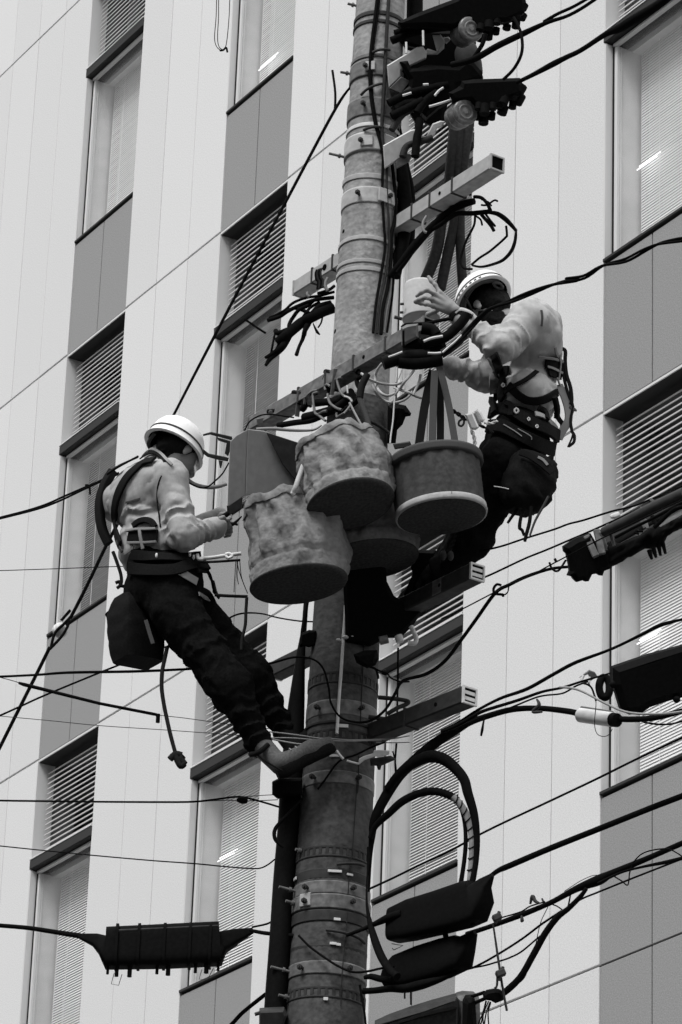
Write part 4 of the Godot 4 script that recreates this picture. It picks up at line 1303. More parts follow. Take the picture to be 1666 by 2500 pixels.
	g = Geo.new(); g.twist(pv([538, 8160, -15180, 511, 8097, -15180, 486, 8035, -15180]), 0.006, 0.05, 2, 4); part(o, "rope_fall", g, M.rope_dark)
	g = Geo.new(); g.ball(Vector3(0.465, 8.02, -15.17), 0.016, Vector3(1, 1.5, 1)); part(o, "knot", g, M.webbing_grey)
	g = Geo.new(); g.ball(Vector3(0.498, 8.019, -15.17), 0.015, Vector3(1, 1.6, 1)); part(o, "knot", g, M.webbing_grey)
	o = thing("sheet_box", "grey flat sided box with a folded flap hung left of the canvas bags", "box", Vector3(-0.347, 8.192, -15.1))
	g = Geo.new(); g.prism(pv([-513, 8241, -15219, -514, 8381, -15158, -511, 8511, -15101, -484, 8536, -15090, -433, 8563, -15079, -435, 8433, -15135, -434, 8289, -15198]), Vector3(0, -0.4, 0.9165), 0.02, 0.003)
	part(o, "side_panel", g, M.sheet_grey)
	g = Geo.new(); g.prism(pv([-433, 8287, -15192, -435, 8430, -15129, -433, 8560, -15073, -361, 8556, -15074, -307, 8537, -15082, -193, 8509, -15095, -170, 8369, -15156, -191, 8314, -15180, -309, 8294, -15189]), Vector3(0, -0.4, 0.9165), 0.02, 0.003)
	part(o, "front_panel", g, M.sheet_grey)
	g = Geo.new(); g.prism(pv([-351, 8539, -15051, -187, 8497, -15070, -169, 8344, -15137, -217, 8350, -15134, -272, 8408, -15109]), Vector3(0, -0.4, 0.9165), 0.02, 0.004)
	part(o, "folded_flap", g, M.dull_steel)
	g = Geo.new(); g.prism(pv([-512, 8218, -15159, -445, 8260, -15141, -446, 8207, -15164, -498, 8180, -15176]), Vector3(0, -0.4, 0.9165), 0.05, 0.006)
	part(o, "corner_bracket", g, M.dull_steel)

func build_closures() -> void:
	var o: Node3D
	var g: Geo
	o = thing("splice_closure", "long black splice closure on the cable left of the pole, with pegs underneath", "splice closure", Vector3(-0.71, 6.297, -15.7), "black cable splice closures")
	g = Geo.new(); g.loft(pv([-1092, 6349, -15700, -1018, 6333, -15700, -973, 6309, -15700, -967, 6297, -15700, -709, 6315, -15700, -463, 6337, -15700, -458, 6342, -15700, -388, 6376, -15700, -320, 6404, -15700]), [0.0097, 0.0243, 0.0405, 0.0607, 0.0647, 0.0647, 0.0445, 0.0283, 0.0113], [0.0097, 0.0283, 0.0445, 0.0906, 0.0947, 0.0947, 0.0486, 0.0308, 0.0113], 4.5, Vector3(0, 1, 0), 32, 1, 0)
	part(o, "shell", g, M.cover_black)
	g = Geo.new(); g.loft(pv([-925, 6303, -15700, -913, 6303, -15700]), [0.0707, 0.0707], [0.0999, 0.0999], 4.5, Vector3(0, 1, 0), 32, 1, 0)
	part(o, "rib", g, M.cover_black)
	g = Geo.new(); g.loft(pv([-828, 6308, -15700, -816, 6308, -15700]), [0.0707, 0.0707], [0.0999, 0.0999], 4.5, Vector3(0, 1, 0), 32, 1, 0)
	part(o, "rib", g, M.cover_black)
	g = Geo.new(); g.loft(pv([-715, 6314, -15700, -703, 6314, -15700]), [0.0707, 0.0707], [0.0999, 0.0999], 4.5, Vector3(0, 1, 0), 32, 1, 0)
	part(o, "rib", g, M.cover_black)
	g = Geo.new(); g.loft(pv([-602, 6321, -15700, -590, 6321, -15700]), [0.0707, 0.0707], [0.0999, 0.0999], 4.5, Vector3(0, 1, 0), 32, 1, 0)
	part(o, "rib", g, M.cover_black)
	g = Geo.new(); g.loft(pv([-513, 6326, -15700, -501, 6326, -15700]), [0.0707, 0.0707], [0.0999, 0.0999], 4.5, Vector3(0, 1, 0), 32, 1, 0)
	part(o, "rib", g, M.cover_black)
	g = Geo.new(); g.bar(Vector3(-0.922, 6.375, -15.67), Vector3(-0.471, 6.415, -15.67), 0.0728, 0.012, Vector3(0, 1, 0.5), 0.003); part(o, "ridge", g, M.dull_steel)
	g = Geo.new(); g.tube([Vector3(-0.952, 6.245, -15.68), Vector3(-0.952, 6.173, -15.68)], 0.0065, 10, 1); part(o, "peg", g, M.cover_black)
	g = Geo.new(); g.tube([Vector3(-0.912, 6.236, -15.68), Vector3(-0.912, 6.164, -15.68)], 0.0089, 10, 1); part(o, "peg", g, M.cover_black)
	g = Geo.new(); g.tube([Vector3(-0.855, 6.236, -15.68), Vector3(-0.855, 6.164, -15.68)], 0.0105, 10, 1); part(o, "peg", g, M.cover_black)
	g = Geo.new(); g.tube([Vector3(-0.735, 6.254, -15.68), Vector3(-0.735, 6.182, -15.68)], 0.0073, 10, 1); part(o, "peg", g, M.cover_black)
	g = Geo.new(); g.tube([Vector3(-0.686, 6.25, -15.68), Vector3(-0.686, 6.178, -15.68)], 0.0105, 10, 1); part(o, "peg", g, M.cover_black)
	g = Geo.new(); g.tube([Vector3(-0.566, 6.266, -15.68), Vector3(-0.566, 6.194, -15.68)], 0.0073, 10, 1); part(o, "peg", g, M.cover_black)
	g = Geo.new(); g.tube([Vector3(-0.518, 6.266, -15.68), Vector3(-0.518, 6.194, -15.68)], 0.0105, 10, 1); part(o, "peg", g, M.cover_black)
	g = Geo.new(); g.tube([Vector3(-0.466, 6.278, -15.68), Vector3(-0.466, 6.206, -15.68)], 0.0065, 10, 1); part(o, "peg", g, M.cover_black)
	g = Geo.new(); g.tube(pv([-924, 6185, -15700, -934, 6135, -15700, -901, 6130, -15700, -889, 6181, -15700]), 0.0016, 10, 1)
	part(o, "wire_bail", g, M.dull_steel)
	g = Geo.new(); g.tube(pv([-538, 6217, -15700, -548, 6172, -15700, -512, 6170, -15700, -488, 6223, -15700]), 0.0016, 10, 1)
	part(o, "wire_bail", g, M.dull_steel)
	o = thing("splice_closure", "big black splice closure right of the pole foot, upper of the pair", "splice closure", Vector3(0.519, 6.326, -15.051), "black cable splice closures")
	g = Geo.new(); g.loft(pv([273, 6340, -15359, 300, 6336, -15327, 372, 6336, -15237, 485, 6330, -15097, 596, 6326, -14956, 636, 6326, -14905, 648, 6348, -14889, 668, 6392, -14862, 696, 6418, -14825]), [0.0063, 0.0532, 0.0532, 0.0532, 0.0532, 0.0532, 0.0501, 0.0238, 0.0075], [0.0078, 0.0743, 0.0876, 0.0923, 0.0978, 0.0939, 0.0626, 0.0297, 0.0094], 5, Vector3(0, 1, 0), 32, 1, 0)
	part(o, "shell", g, M.cover_black)
	g = Geo.new(); g.tube(pv([509, 6237, -15069, 515, 6209, -15069]), 0.012, 10, 1)
	part(o, "peg", g, M.cover_black)
	g = Geo.new(); g.tube(pv([619, 6250, -14928, 625, 6223, -14928]), 0.012, 10, 1)
	part(o, "peg", g, M.cover_black)
	o = thing("splice_closure", "big black splice closure right of the pole foot, lower of the pair", "splice closure", Vector3(0.453, 6.136, -15.224), "black cable splice closures")
	g = Geo.new(); g.loft(pv([257, 6142, -15467, 288, 6136, -15430, 327, 6141, -15383, 418, 6144, -15271, 515, 6144, -15149, 585, 6148, -15060, 603, 6178, -15036, 635, 6215, -14994]), [0.0138, 0.044, 0.0535, 0.0535, 0.0535, 0.0535, 0.0346, 0.0101], [0.0173, 0.055, 0.0771, 0.0849, 0.0849, 0.0755, 0.0433, 0.0126], 4, Vector3(0, 1, 0), 32, 1, 0)
	part(o, "shell", g, M.cover_black)
	g = Geo.new(); g.tube(pv([290, 6258, -15341, 337, 6234, -15284, 299, 6227, -15331, 293, 6237, -15338]), 0.002, 10, 1)
	part(o, "wire_bail", g, M.dull_steel)
	g = Geo.new(); g.tube(pv([346, 5974, -15100, 347, 5946, -15100]), 0.004, 10, 1)
	part(o, "peg", g, M.cover_black)
	g = Geo.new(); g.tube(pv([372, 5975, -15100, 374, 5920, -15100]), 0.004, 10, 1)
	part(o, "peg", g, M.cover_black)
	o = thing("splice_closure", "black splice closure cut by the right edge of the picture", "splice closure", Vector3(1.279, 6.966, -14.25), "black cable splice closures")
	g = Geo.new(); g.prism(pv([1145, 7142, -14216, 1290, 7193, -14193, 1478, 7247, -14170, 1486, 7053, -14254, 1371, 7021, -14268, 1304, 6997, -14279, 1274, 6976, -14288, 1220, 6966, -14292, 1188, 6979, -14287, 1164, 7042, -14259, 1149, 7076, -14244]), Vector3(0, -0.4, 0.9165), 0.2, 0.03)
	part(o, "shell", g, M.cover_black)
	g = Geo.new(); g.ball(Vector3(1.149, 7.051, -14.18), 0.016); part(o, "peg", g, M.cover_black)
	g = Geo.new(); g.ball(Vector3(1.411, 6.996, -14.18), 0.016); part(o, "peg", g, M.cover_black)
	o = thing("rubber_ring", "black rubber loop hanging beside the right edge closure", "insulator", Vector3(1.134, 7.14, -14.45))
	g = Geo.new(); g.tube(pv([1134, 7185, -14450, 1143, 7182, -14450, 1150, 7172, -14450, 1155, 7157, -14450, 1156, 7140, -14450, 1155, 7123, -14450, 1150, 7108, -14450, 1143, 7098, -14450, 1134, 7095, -14450, 1126, 7098, -14450, 1119, 7108, -14450, 1114, 7123, -14450, 1112, 7140, -14450, 1114, 7157, -14450, 1119, 7172, -14450, 1126, 7182, -14450, 1134, 7185, -14450]), 0.017, 10, 2)
	part(o, "ring", g, M.cover_black)
	o = thing("terminal_box", "black ribbed terminal box hanging from the wire at right", "terminal box", Vector3(1.049, 7.692, -14.6))
	g = Geo.new(); g.prism(pv([961, 7830, -14574, 982, 7844, -14567, 998, 7855, -14563, 1020, 7867, -14557, 1045, 7875, -14554, 1074, 7886, -14549, 1105, 7843, -14568, 1157, 7825, -14576, 1168, 7751, -14608, 1139, 7740, -14613, 1133, 7721, -14621, 1121, 7721, -14621, 1110, 7729, -14618, 1088, 7725, -14620, 1074, 7697, -14631, 1060, 7695, -14632, 1049, 7700, -14630, 1023, 7692, -14634, 1008, 7705, -14628, 1004, 7712, -14625, 984, 7716, -14623, 992, 7735, -14615, 987, 7762, -14603, 976, 7802, -14586, 965, 7811, -14582]), Vector3(0, -0.4, 0.9165), 0.16, 0.02)
	part(o, "box", g, M.cover_black)
	g = Geo.new(); g.bar(Vector3(1.056, 7.852, -14.5), Vector3(1.1, 7.755, -14.5), 0.03, 0.02, Vector3(0, -0.4, 0.9), 0.004); part(o, "clamp_band", g, M.steel)
	g = Geo.new(); g.bar(Vector3(1.1, 7.882, -14.5), Vector3(1.126, 7.768, -14.5), 0.03, 0.02, Vector3(0, -0.4, 0.9), 0.004); part(o, "clamp_band", g, M.steel)
	g = Geo.new(); g.prism(pv([1110, 7870, -14491, 1128, 7868, -14492, 1149, 7815, -14516, 1149, 7798, -14523, 1132, 7787, -14528, 1115, 7827, -14510]), Vector3(0, -0.4, 0.9165), 0.02, 0.004)
	part(o, "side_plate", g, M.steel)
	o = thing("branch_splice", "knobbly black wrapped splice beside the terminal box", "splice", Vector3(1.284, 7.77, -14.457))
	g = Geo.new(); g.loft(pv([1109, 7770, -14612, 1157, 7782, -14570, 1225, 7796, -14510, 1293, 7809, -14450, 1353, 7820, -14396, 1394, 7837, -14360, 1460, 7850, -14300]), [0.0256, 0.0347, 0.0311, 0.0311, 0.0365, 0.0219, 0.0146], [0.0292, 0.0384, 0.0365, 0.0347, 0.0365, 0.0219, 0.0146], 2.4, Vector3(0, 1, 0), 24, 3, 0.02)
	part(o, "wrap", g, M.cover_black)
	g = Geo.new(); g.tube(pv([1317, 7753, -14400, 1323, 7732, -14400, 1329, 7712, -14400]), [0.0105, 0.009, 0.006], 10, 1)
	part(o, "prong", g, M.cover_black)
	g = Geo.new(); g.tube(pv([1336, 7761, -14400, 1341, 7741, -14400, 1347, 7721, -14400]), [0.0105, 0.009, 0.006], 10, 1)
	part(o, "prong", g, M.cover_black)
	g = Geo.new(); g.tube(pv([1354, 7798, -14400, 1360, 7764, -14400, 1366, 7731, -14400]), [0.0105, 0.009, 0.006], 10, 1)
	part(o, "prong", g, M.cover_black)
	g = Geo.new(); g.tube(pv([1370, 7806, -14400, 1379, 7773, -14400, 1387, 7740, -14400]), [0.0105, 0.009, 0.006], 10, 1)
	part(o, "prong", g, M.cover_black)
	g = Geo.new(); g.tube(pv([1330, 7912, -14400, 1343, 7876, -14400]), 0.009, 10, 1)
	part(o, "peg", g, M.cable_black)
	g = Geo.new(); g.tube(pv([1283, 7869, -14500, 1264, 7876, -14500, 1275, 7884, -14500, 1301, 7882, -14500]), 0.005, 10, 1)
	part(o, "wire_bail", g, M.cable_black)
	o = thing("messenger_clamp", "small grey clamp on the wire above the terminal box", "clamp", Vector3(1.184, 7.971, -14.55))
	g = Geo.new(); g.loft(pv([1164, 7966, -14550, 1180, 7971, -14550, 1202, 7982, -14550]), [0.006, 0.011, 0.009], [0.007, 0.013, 0.011], 3, Vector3(0, 1, 0), 12, 1, 0)
	part(o, "body", g, M.bright_steel)
	o = thing("messenger_clamp", "two small grey hangers on the wires right of the terminal box", "clamp", Vector3(1.295, 7.946, -14.4))
	g = Geo.new(); g.bar(Vector3(1.288, 7.971, -14.44), Vector3(1.303, 7.9, -14.44), 0.014, 0.007, Vector3(0, -0.4, 0.9), 0.002); part(o, "hanger", g, M.steel)
	g = Geo.new(); g.bar(Vector3(1.142, 7.885, -14.44), Vector3(1.172, 7.784, -14.44), 0.014, 0.007, Vector3(0, -0.4, 0.9), 0.002); part(o, "hanger", g, M.steel)
	g = Geo.new(); g.bar(Vector3(1.326, 8.009, -14.44), Vector3(1.343, 7.993, -14.44), 0.014, 0.007, Vector3(0, -0.4, 0.9), 0.002); part(o, "hanger", g, M.steel)
	g = Geo.new(); g.bar(Vector3(1.277, 7.923, -14.44), Vector3(1.303, 7.872, -14.44), 0.014, 0.007, Vector3(0, -0.4, 0.9), 0.002); part(o, "hanger", g, M.steel)
	g = Geo.new(); g.bar(Vector3(1.306, 7.912, -14.44), Vector3(1.314, 7.869, -14.44), 0.014, 0.007, Vector3(0, -0.4, 0.9), 0.002); part(o, "hanger", g, M.steel)
	o = thing("cable_bracket", "small black cable bracket at the bottom with loose wires below", "bracket", Vector3(0.711, 5.874, -14.85))
	g = Geo.new(); g.prism(pv([666, 5906, -14848, 681, 5920, -14842, 718, 5928, -14839, 738, 5924, -14840, 755, 5913, -14845, 752, 5887, -14857, 720, 5874, -14862, 700, 5883, -14858, 669, 5886, -14857]), Vector3(0, -0.4, 0.9165), 0.06, 0.012)
	part(o, "block", g, M.cover_black)
	g = Geo.new(); g.tube(pv([623, 5908, -14900, 673, 5913, -14850]), 0.008, 10, 1)
	part(o, "arm", g, M.cover_black)
	g = Geo.new(); g.tube(pv([637, 5881, -14900, 673, 5886, -14850]), 0.008, 10, 1)
	part(o, "arm", g, M.cover_black)
	g = Geo.new(); g.tube(pv([680, 5878, -14850, 668, 5826, -14850, 649, 5776, -14850]), 0.003, 10, 5)
	part(o, "loose_wire", g, M.cable_black)
	g = Geo.new(); g.tube(pv([698, 5874, -14850, 683, 5831, -14850, 675, 5777, -14850]), 0.003, 10, 5)
	part(o, "loose_wire", g, M.cable_black)
	g = Geo.new(); g.tube(pv([691, 5876, -14850, 670, 5817, -14850, 671, 5777, -14850]), 0.003, 10, 5)
	part(o, "loose_wire", g, M.cable_black)
	g = Geo.new(); g.tube(pv([700, 5872, -14850, 690, 5827, -14850, 693, 5777, -14850]), 0.003, 10, 5)
	part(o, "loose_wire", g, M.cable_black)
	g = Geo.new(); g.tube(pv([682, 5876, -14850, 674, 5844, -14850, 660, 5772, -14850]), 0.003, 10, 5)
	part(o, "loose_wire", g, M.cable_black)
	o = thing("street_signal", "rounded grey housing of a street light at the bottom edge", "street light", Vector3(0.442, 5.732, -15.1))
	g = Geo.new(); g.prism(pv([224, 5832, -15125, 224, 5842, -15120, 284, 5870, -15108, 371, 5902, -15094, 467, 5933, -15080, 564, 5961, -15068, 568, 5949, -15073, 570, 5916, -15088, 417, 5879, -15104, 329, 5851, -15116, 277, 5833, -15124]), Vector3(0, -0.4, 0.9165), 0.16, 0.02)
	part(o, "hood", g, M.dull_steel)
	g = Geo.new(); g.prism(pv([277, 5840, -15149, 373, 5876, -15133, 571, 5926, -15111, 574, 5834, -15151, 278, 5824, -15156]), Vector3(0, -0.4, 0.9165), 0.1, 0.01)
	part(o, "face", g, M.canvas_base)
	g = Geo.new(); g.prism(pv([567, 5986, -15156, 595, 5994, -15152, 642, 5993, -15153, 665, 5977, -15159, 673, 5855, -15213, 599, 5853, -15214, 577, 5852, -15214]), Vector3(0, -0.4, 0.9165), 0.2, 0.02)
	part(o, "side_shell", g, M.steel)
	g = Geo.new(); g.prism(pv([587, 5894, -14928, 598, 5913, -14920, 624, 5916, -14919, 636, 5906, -14923, 649, 5788, -14975, 590, 5786, -14975]), Vector3(0, -0.4, 0.9165), 0.14, 0.02)
	part(o, "visor", g, M.cover_black)

func build_cables() -> void:
	var o: Node3D
	var g: Geo
	cable("overhead_cable", "thick cable from the upper insulator to the top edge, front strand", "cable", "overhead cables on the right", M.cable_black, pv([445, 10508, -15094, 544, 10495, -15015, 653, 10520, -14926, 761, 10534, -14837, 869, 10547, -14749, 952, 10541, -14679, 1011, 10550, -14630, 1069, 10569, -14581, 1127, 10592, -14531]), [0.0145, 0.0164, 0.0163, 0.0153, 0.0105, 0.0085, 0.0085, 0.0085, 0.0085], 8)
	cable("overhead_cable", "thinner twin strand leaving the thick upper cable towards the top edge", "cable", "overhead cables on the right", M.cable_black, pv([857, 10556, -14758, 916, 10572, -14709, 987, 10579, -14650, 1057, 10596, -14591]), [0.0086, 0.0079, 0.0076, 0.0076], 8)
	cable("overhead_cable", "thick cable from the lower rubber cover up to the top right corner", "cable", "overhead cables on the right", M.cable_black, pv([739, 10256, -14807, 804, 10265, -14753, 892, 10282, -14679, 951, 10292, -14629, 1021, 10302, -14570, 1124, 10336, -14481, 1182, 10340, -14432, 1239, 10356, -14383, 1324, 10378, -14309, 1397, 10406, -14244]), [0.0095, 0.0104, 0.0141, 0.0122, 0.0113, 0.0131, 0.0205, 0.0232, 0.0222, 0.0185], 8)
	cable("jumper_cable", "looped jumper cable hanging between the two rubber covers", "cable", "overhead cables on the right", M.cable_black, pv([720, 10611, -14818, 740, 10559, -14802, 756, 10501, -14790, 761, 10427, -14786, 749, 10375, -14797, 720, 10330, -14822, 678, 10298, -14857]), 0.0076, 8)
	cable("jumper_cable", "short jumper cable behind the upper thick cable", "cable", "overhead cables on the right", M.cable_black, pv([597, 10610, -14971, 582, 10558, -14983, 556, 10519, -15005, 538, 10497, -15020]), 0.0106, 8)
	g = Geo.new(); g.twist(pv([430, 8781, -14680, 486, 8824, -14651, 530, 8876, -14634, 581, 8937, -14622, 632, 8982, -14610, 717, 9009, -14587, 785, 9033, -14564, 898, 9069, -14529, 1011, 9085, -14494, 952, 9067, -14471, 1031, 9057, -14419, 1110, 9087, -14361, 1205, 9088, -14303, 1289, 9114, -14245, 1360, 9120, -14187, 1509, 9107, -14100]), 0.0065, 0.55, 2, 5)
	single("twisted_cable", "twisted black service cable crossing in front of the right worker", "cable", g, M.cable_black, "overhead cables on the right")
	cable("overhead_cable", "slim cable from behind the right worker to the top of the terminal box", "cable", "overhead cables on the right", M.cable_black, pv([566, 8061, -15246, 639, 8055, -15184, 725, 8050, -15110, 819, 8055, -15029, 943, 8058, -14921, 1005, 8064, -14867, 1066, 8061, -14813, 1181, 8063, -14710, 1277, 8057, -14623, 1366, 8067, -14542, 1464, 8059, -14451, 1541, 8058, -14379]), 0.0045, 8)
	cable("overhead_cable", "taut wire above the terminal box running to the right edge", "cable", "overhead cables on the right", M.cable_black, pv([492, 7894, -15311, 582, 7913, -15235, 683, 7928, -15148, 821, 7958, -15029, 907, 7969, -14953, 1000, 7984, -14872, 1127, 8004, -14758, 1307, 8039, -14596, 1464, 8080, -14451, 1541, 8100, -14379]), 0.0045, 8)
	cable("overhead_cable", "taut thin wire crossing in front of the terminal box", "cable", "overhead cables on the right", M.cable_black, pv([455, 7598, -14882, 542, 7616, -14807, 670, 7650, -14693, 737, 7667, -14633, 827, 7682, -14552, 917, 7707, -14471, 1093, 7751, -14308, 1238, 7782, -14173, 1419, 7816, -14001, 1493, 7833, -13929]), 0.003, 8)
	cable("overhead_cable", "grey pipe like messenger cable right of the terminal box", "cable", "overhead cables on the right", M.dull_steel, pv([1124, 7845, -14440, 1178, 7854, -14391, 1246, 7869, -14328, 1312, 7886, -14266, 1379, 7899, -14203, 1444, 7909, -14141]), [0.021, 0.0245, 0.0253, 0.026, 0.026, 0.0276], 8)
	cable("overhead_cable", "dark strand above the grey messenger pipe", "cable", "overhead cables on the right", M.cable_black, pv([1117, 7858, -14447, 1178, 7871, -14391, 1246, 7887, -14328, 1329, 7909, -14250, 1444, 7933, -14141]), 0.007, 8)
	cable("overhead_cable", "dark strand below the grey messenger pipe", "cable", "overhead cables on the right", M.cable_black, pv([1172, 7805, -14397, 1246, 7824, -14328, 1329, 7842, -14250, 1444, 7870, -14141]), 0.0069, 8)
	cable("overhead_cable", "curved cable from the terminal box to the right edge", "cable", "overhead cables on the right", M.cable_black, pv([1312, 7731, -14103, 1338, 7749, -14078, 1364, 7770, -14053, 1390, 7784, -14028, 1429, 7784, -13991]), 0.0094, 8)
	cable("overhead_cable", "long slack cable from the terminal box looping across the pole to the left edge", "cable", "", M.cable_black, pv([1018, 7812, -14750, 930, 7852, -14880, 832, 7854, -14980, 758, 7836, -15040, 699, 7819, -15100, 622, 7726, -15180, 560, 7642, -15220, 489, 7550, -15260, 408, 7499, -15300, 304, 7461, -15300, 271, 7400, -15300, 231, 7324, -15300, 171, 7277, -15320, 101, 7272, -15340, 31, 7298, -15350, -13, 7367, -15360, -26, 7444, -15370, -54, 7537, -15380, -105, 7588, -15400, -190, 7612, -15450, -319, 7631, -15600, -488, 7631, -15650, -625, 7637, -15700, -901, 7651, -15800, -1228, 7670, -15900, -1388, 7675, -15960, -1617, 7689, -16050]), [0.0062, 0.0072, 0.0081, 0.0082, 0.0082, 0.0082, 0.0082, 0.0082, 0.0082, 0.0073, 0.0073, 0.0064, 0.0064, 0.005, 0.0046, 0.0046, 0.0046, 0.0046, 0.0046, 0.0051, 0.0056, 0.0056, 0.0056, 0.0066, 0.0066, 0.0057, 0.0057], 8)
	cable("overhead_cable", "bowed cable passing just above the lowest steel arm to the right edge", "cable", "overhead cables on the right", M.cable_black, pv([477, 7189, -15182, 539, 7204, -15128, 607, 7233, -15069, 656, 7251, -15025, 730, 7270, -14960, 833, 7280, -14868, 942, 7316, -14771, 1031, 7342, -14690, 1172, 7358, -14560, 1294, 7386, -14446, 1363, 7403, -14381, 1448, 7401, -14301, 1522, 7392, -14229]), [0.0054, 0.0054, 0.0063, 0.0063, 0.0071, 0.008, 0.0079, 0.0079, 0.0061, 0.0069, 0.0086, 0.006, 0.0051], 8)
	cable("overhead_cable", "cable under the bowed cable rising to the right edge closure", "cable", "overhead cables on the right", M.cable_black, pv([471, 7110, -14982, 532, 7120, -14928, 599, 7142, -14869, 648, 7156, -14825, 781, 7163, -14706, 882, 7172, -14614, 965, 7166, -14538, 1035, 7170, -14473, 1105, 7171, -14408, 1168, 7172, -14349]), [0.008, 0.008, 0.0079, 0.0076, 0.0069, 0.0062, 0.0055, 0.0048, 0.0041, 0.0034], 8)
	cable("overhead_cable", "thin cable hanging slightly slack between arm and closure", "cable", "overhead cables on the right", M.cable_black, pv([520, 7105, -14939, 588, 7121, -14880, 655, 7132, -14820, 751, 7138, -14733, 847, 7153, -14647, 894, 7152, -14603, 965, 7140, -14538, 1018, 7157, -14490, 1064, 7162, -14446]), 0.0039, 8)
	cable("overhead_cable", "pale grey cable curving down past the right edge closure", "cable", "overhead cables on the right", M.cable_grey, pv([943, 7114, -14399, 990, 7095, -14356, 1036, 7064, -14313, 1123, 6985, -14231, 1208, 6919, -14150, 1319, 6876, -14042, 1411, 6856, -13951, 1483, 6848, -13879]), 0.005, 8)
	cable("overhead_cable", "thin drooping wire under the metal sleeve at right", "cable", "overhead cables on the right", M.cable_black, pv([1061, 7140, -14396, 1081, 7097, -14377, 1093, 7041, -14367, 1088, 6951, -14372, 1097, 6902, -14364, 1120, 6881, -14342, 1143, 6881, -14321, 1157, 6903, -14307]), 0.0017, 8)
	cable("overhead_cable", "slim cable below the thick cable at the right edge", "cable", "overhead cables on the right", M.cable_black, pv([1278, 6894, -14191, 1328, 6869, -14142, 1378, 6854, -14093, 1421, 6852, -14051, 1493, 6847, -13979]), 0.0042, 8)
	cable("thick_cable", "thickest black cable arching from the right edge down behind the pole", "cable", "", M.cable_black, pv([1529, 6983, -14200, 1456, 7028, -14400, 1340, 7065, -14600, 1202, 7113, -14750, 1073, 7186, -14900, 1008, 7227, -14980, 897, 7261, -15050, 784, 7277, -15120, 677, 7264, -15180, 601, 7246, -15220, 551, 7222, -15240, 450, 7163, -15280, 350, 7078, -15320, 283, 7002, -15340, 205, 6846, -15350, 189, 6745, -15380, 186, 6651, -15400, 184, 6508, -15400]), [0.0118, 0.012, 0.013, 0.0131, 0.0133, 0.0134, 0.0125, 0.0135, 0.0135, 0.0153, 0.0199, 0.0235, 0.0244, 0.0244, 0.0216, 0.0144, 0.0072, 0.0054], 12)
	cable("overhead_cable", "long straight wire from the pole clamp to the right edge", "cable", "overhead cables on the right", M.cable_black, pv([175, 6579, -15604, 282, 6608, -15517, 408, 6644, -15408, 533, 6677, -15300, 643, 6716, -15203, 753, 6748, -15105, 946, 6797, -14932, 1135, 6845, -14758, 1280, 6885, -14623, 1479, 6933, -14434]), 0.0049, 8)
	cable("overhead_cable", "thick cable leaving the upper closure to the right edge", "cable", "overhead cables on the right", M.cable_black, pv([674, 6468, -15075, 698, 6487, -15054, 733, 6505, -15021, 775, 6514, -14983, 942, 6550, -14832, 1134, 6584, -14653, 1334, 6619, -14464, 1450, 6636, -14351, 1524, 6649, -14279]), [0.0123, 0.0105, 0.0114, 0.0131, 0.013, 0.0129, 0.0128, 0.0127, 0.0126], 8)
	cable("overhead_cable", "lashed cable bundle from the lower closure to the right edge", "cable", "overhead cables on the right", M.cable_black, pv([609, 6282, -15240, 664, 6289, -15192, 724, 6297, -15138, 832, 6315, -15040, 951, 6341, -14932, 1050, 6375, -14840, 1138, 6391, -14758, 1195, 6408, -14704, 1343, 6439, -14564, 1460, 6465, -14451, 1533, 6479, -14379]), [0.0115, 0.0106, 0.0105, 0.0122, 0.0113, 0.0147, 0.0224, 0.0154, 0.0119, 0.0118, 0.0118], 8)
	cable("overhead_cable", "thin strand lying above the lashed bundle near the bottom right", "cable", "overhead cables on the right", M.cable_black, pv([736, 6322, -15127, 826, 6329, -15045, 868, 6345, -15008, 927, 6350, -14953]), 0.0031, 8)
	cable("overhead_cable", "thin strand sagging below the lashed bundle at the right", "cable", "overhead cables on the right", M.cable_black, pv([1036, 6297, -14801, 1076, 6312, -14763, 1134, 6323, -14708, 1248, 6345, -14600, 1361, 6365, -14492, 1455, 6381, -14401, 1528, 6395, -14329]), 0.0043, 8)
	cable("overhead_cable", "middle strand below the lashed bundle at the right", "cable", "overhead cables on the right", M.cable_black, pv([1130, 6345, -14658, 1215, 6368, -14577, 1300, 6371, -14496, 1384, 6367, -14415, 1450, 6367, -14351, 1522, 6372, -14279]), [0.0068, 0.0051, 0.0059, 0.0084, 0.0084, 0.0075], 8)
	cable("overhead_cable", "loose curl of wire above the bundle at the right edge", "cable", "overhead cables on the right", M.cable_black, pv([1264, 6400, -14531, 1295, 6427, -14501, 1340, 6433, -14458, 1395, 6422, -14404, 1429, 6396, -14372, 1467, 6356, -14334]), 0.0029, 8)
	cable("overhead_cable", "v shaped loose wire hanging below the bundle", "cable", "overhead cables on the right", M.cable_black, pv([1193, 6358, -14599, 1221, 6331, -14572, 1244, 6308, -14550, 1251, 6359, -14544, 1260, 6388, -14535]), 0.003, 8)
	cable("overhead_cable", "hair thin wire curling over the bundle", "cable", "overhead cables on the right", M.cable_black, pv([1004, 6377, -14883, 1039, 6394, -14851, 1073, 6408, -14818, 1114, 6417, -14780, 1143, 6412, -14753]), 0.0016, 8)
	cable("overhead_cable", "drooping cable bundle down to the small black bracket", "cable", "overhead cables on the right", M.cable_black, pv([743, 5948, -15021, 784, 5974, -14983, 831, 6018, -14940, 877, 6097, -14897, 923, 6179, -14853, 969, 6236, -14810, 1015, 6266, -14767, 1061, 6306, -14723, 1084, 6335, -14702]), [0.0138, 0.0155, 0.0146, 0.0146, 0.0146, 0.0137, 0.012, 0.0103, 0.0086], 8)
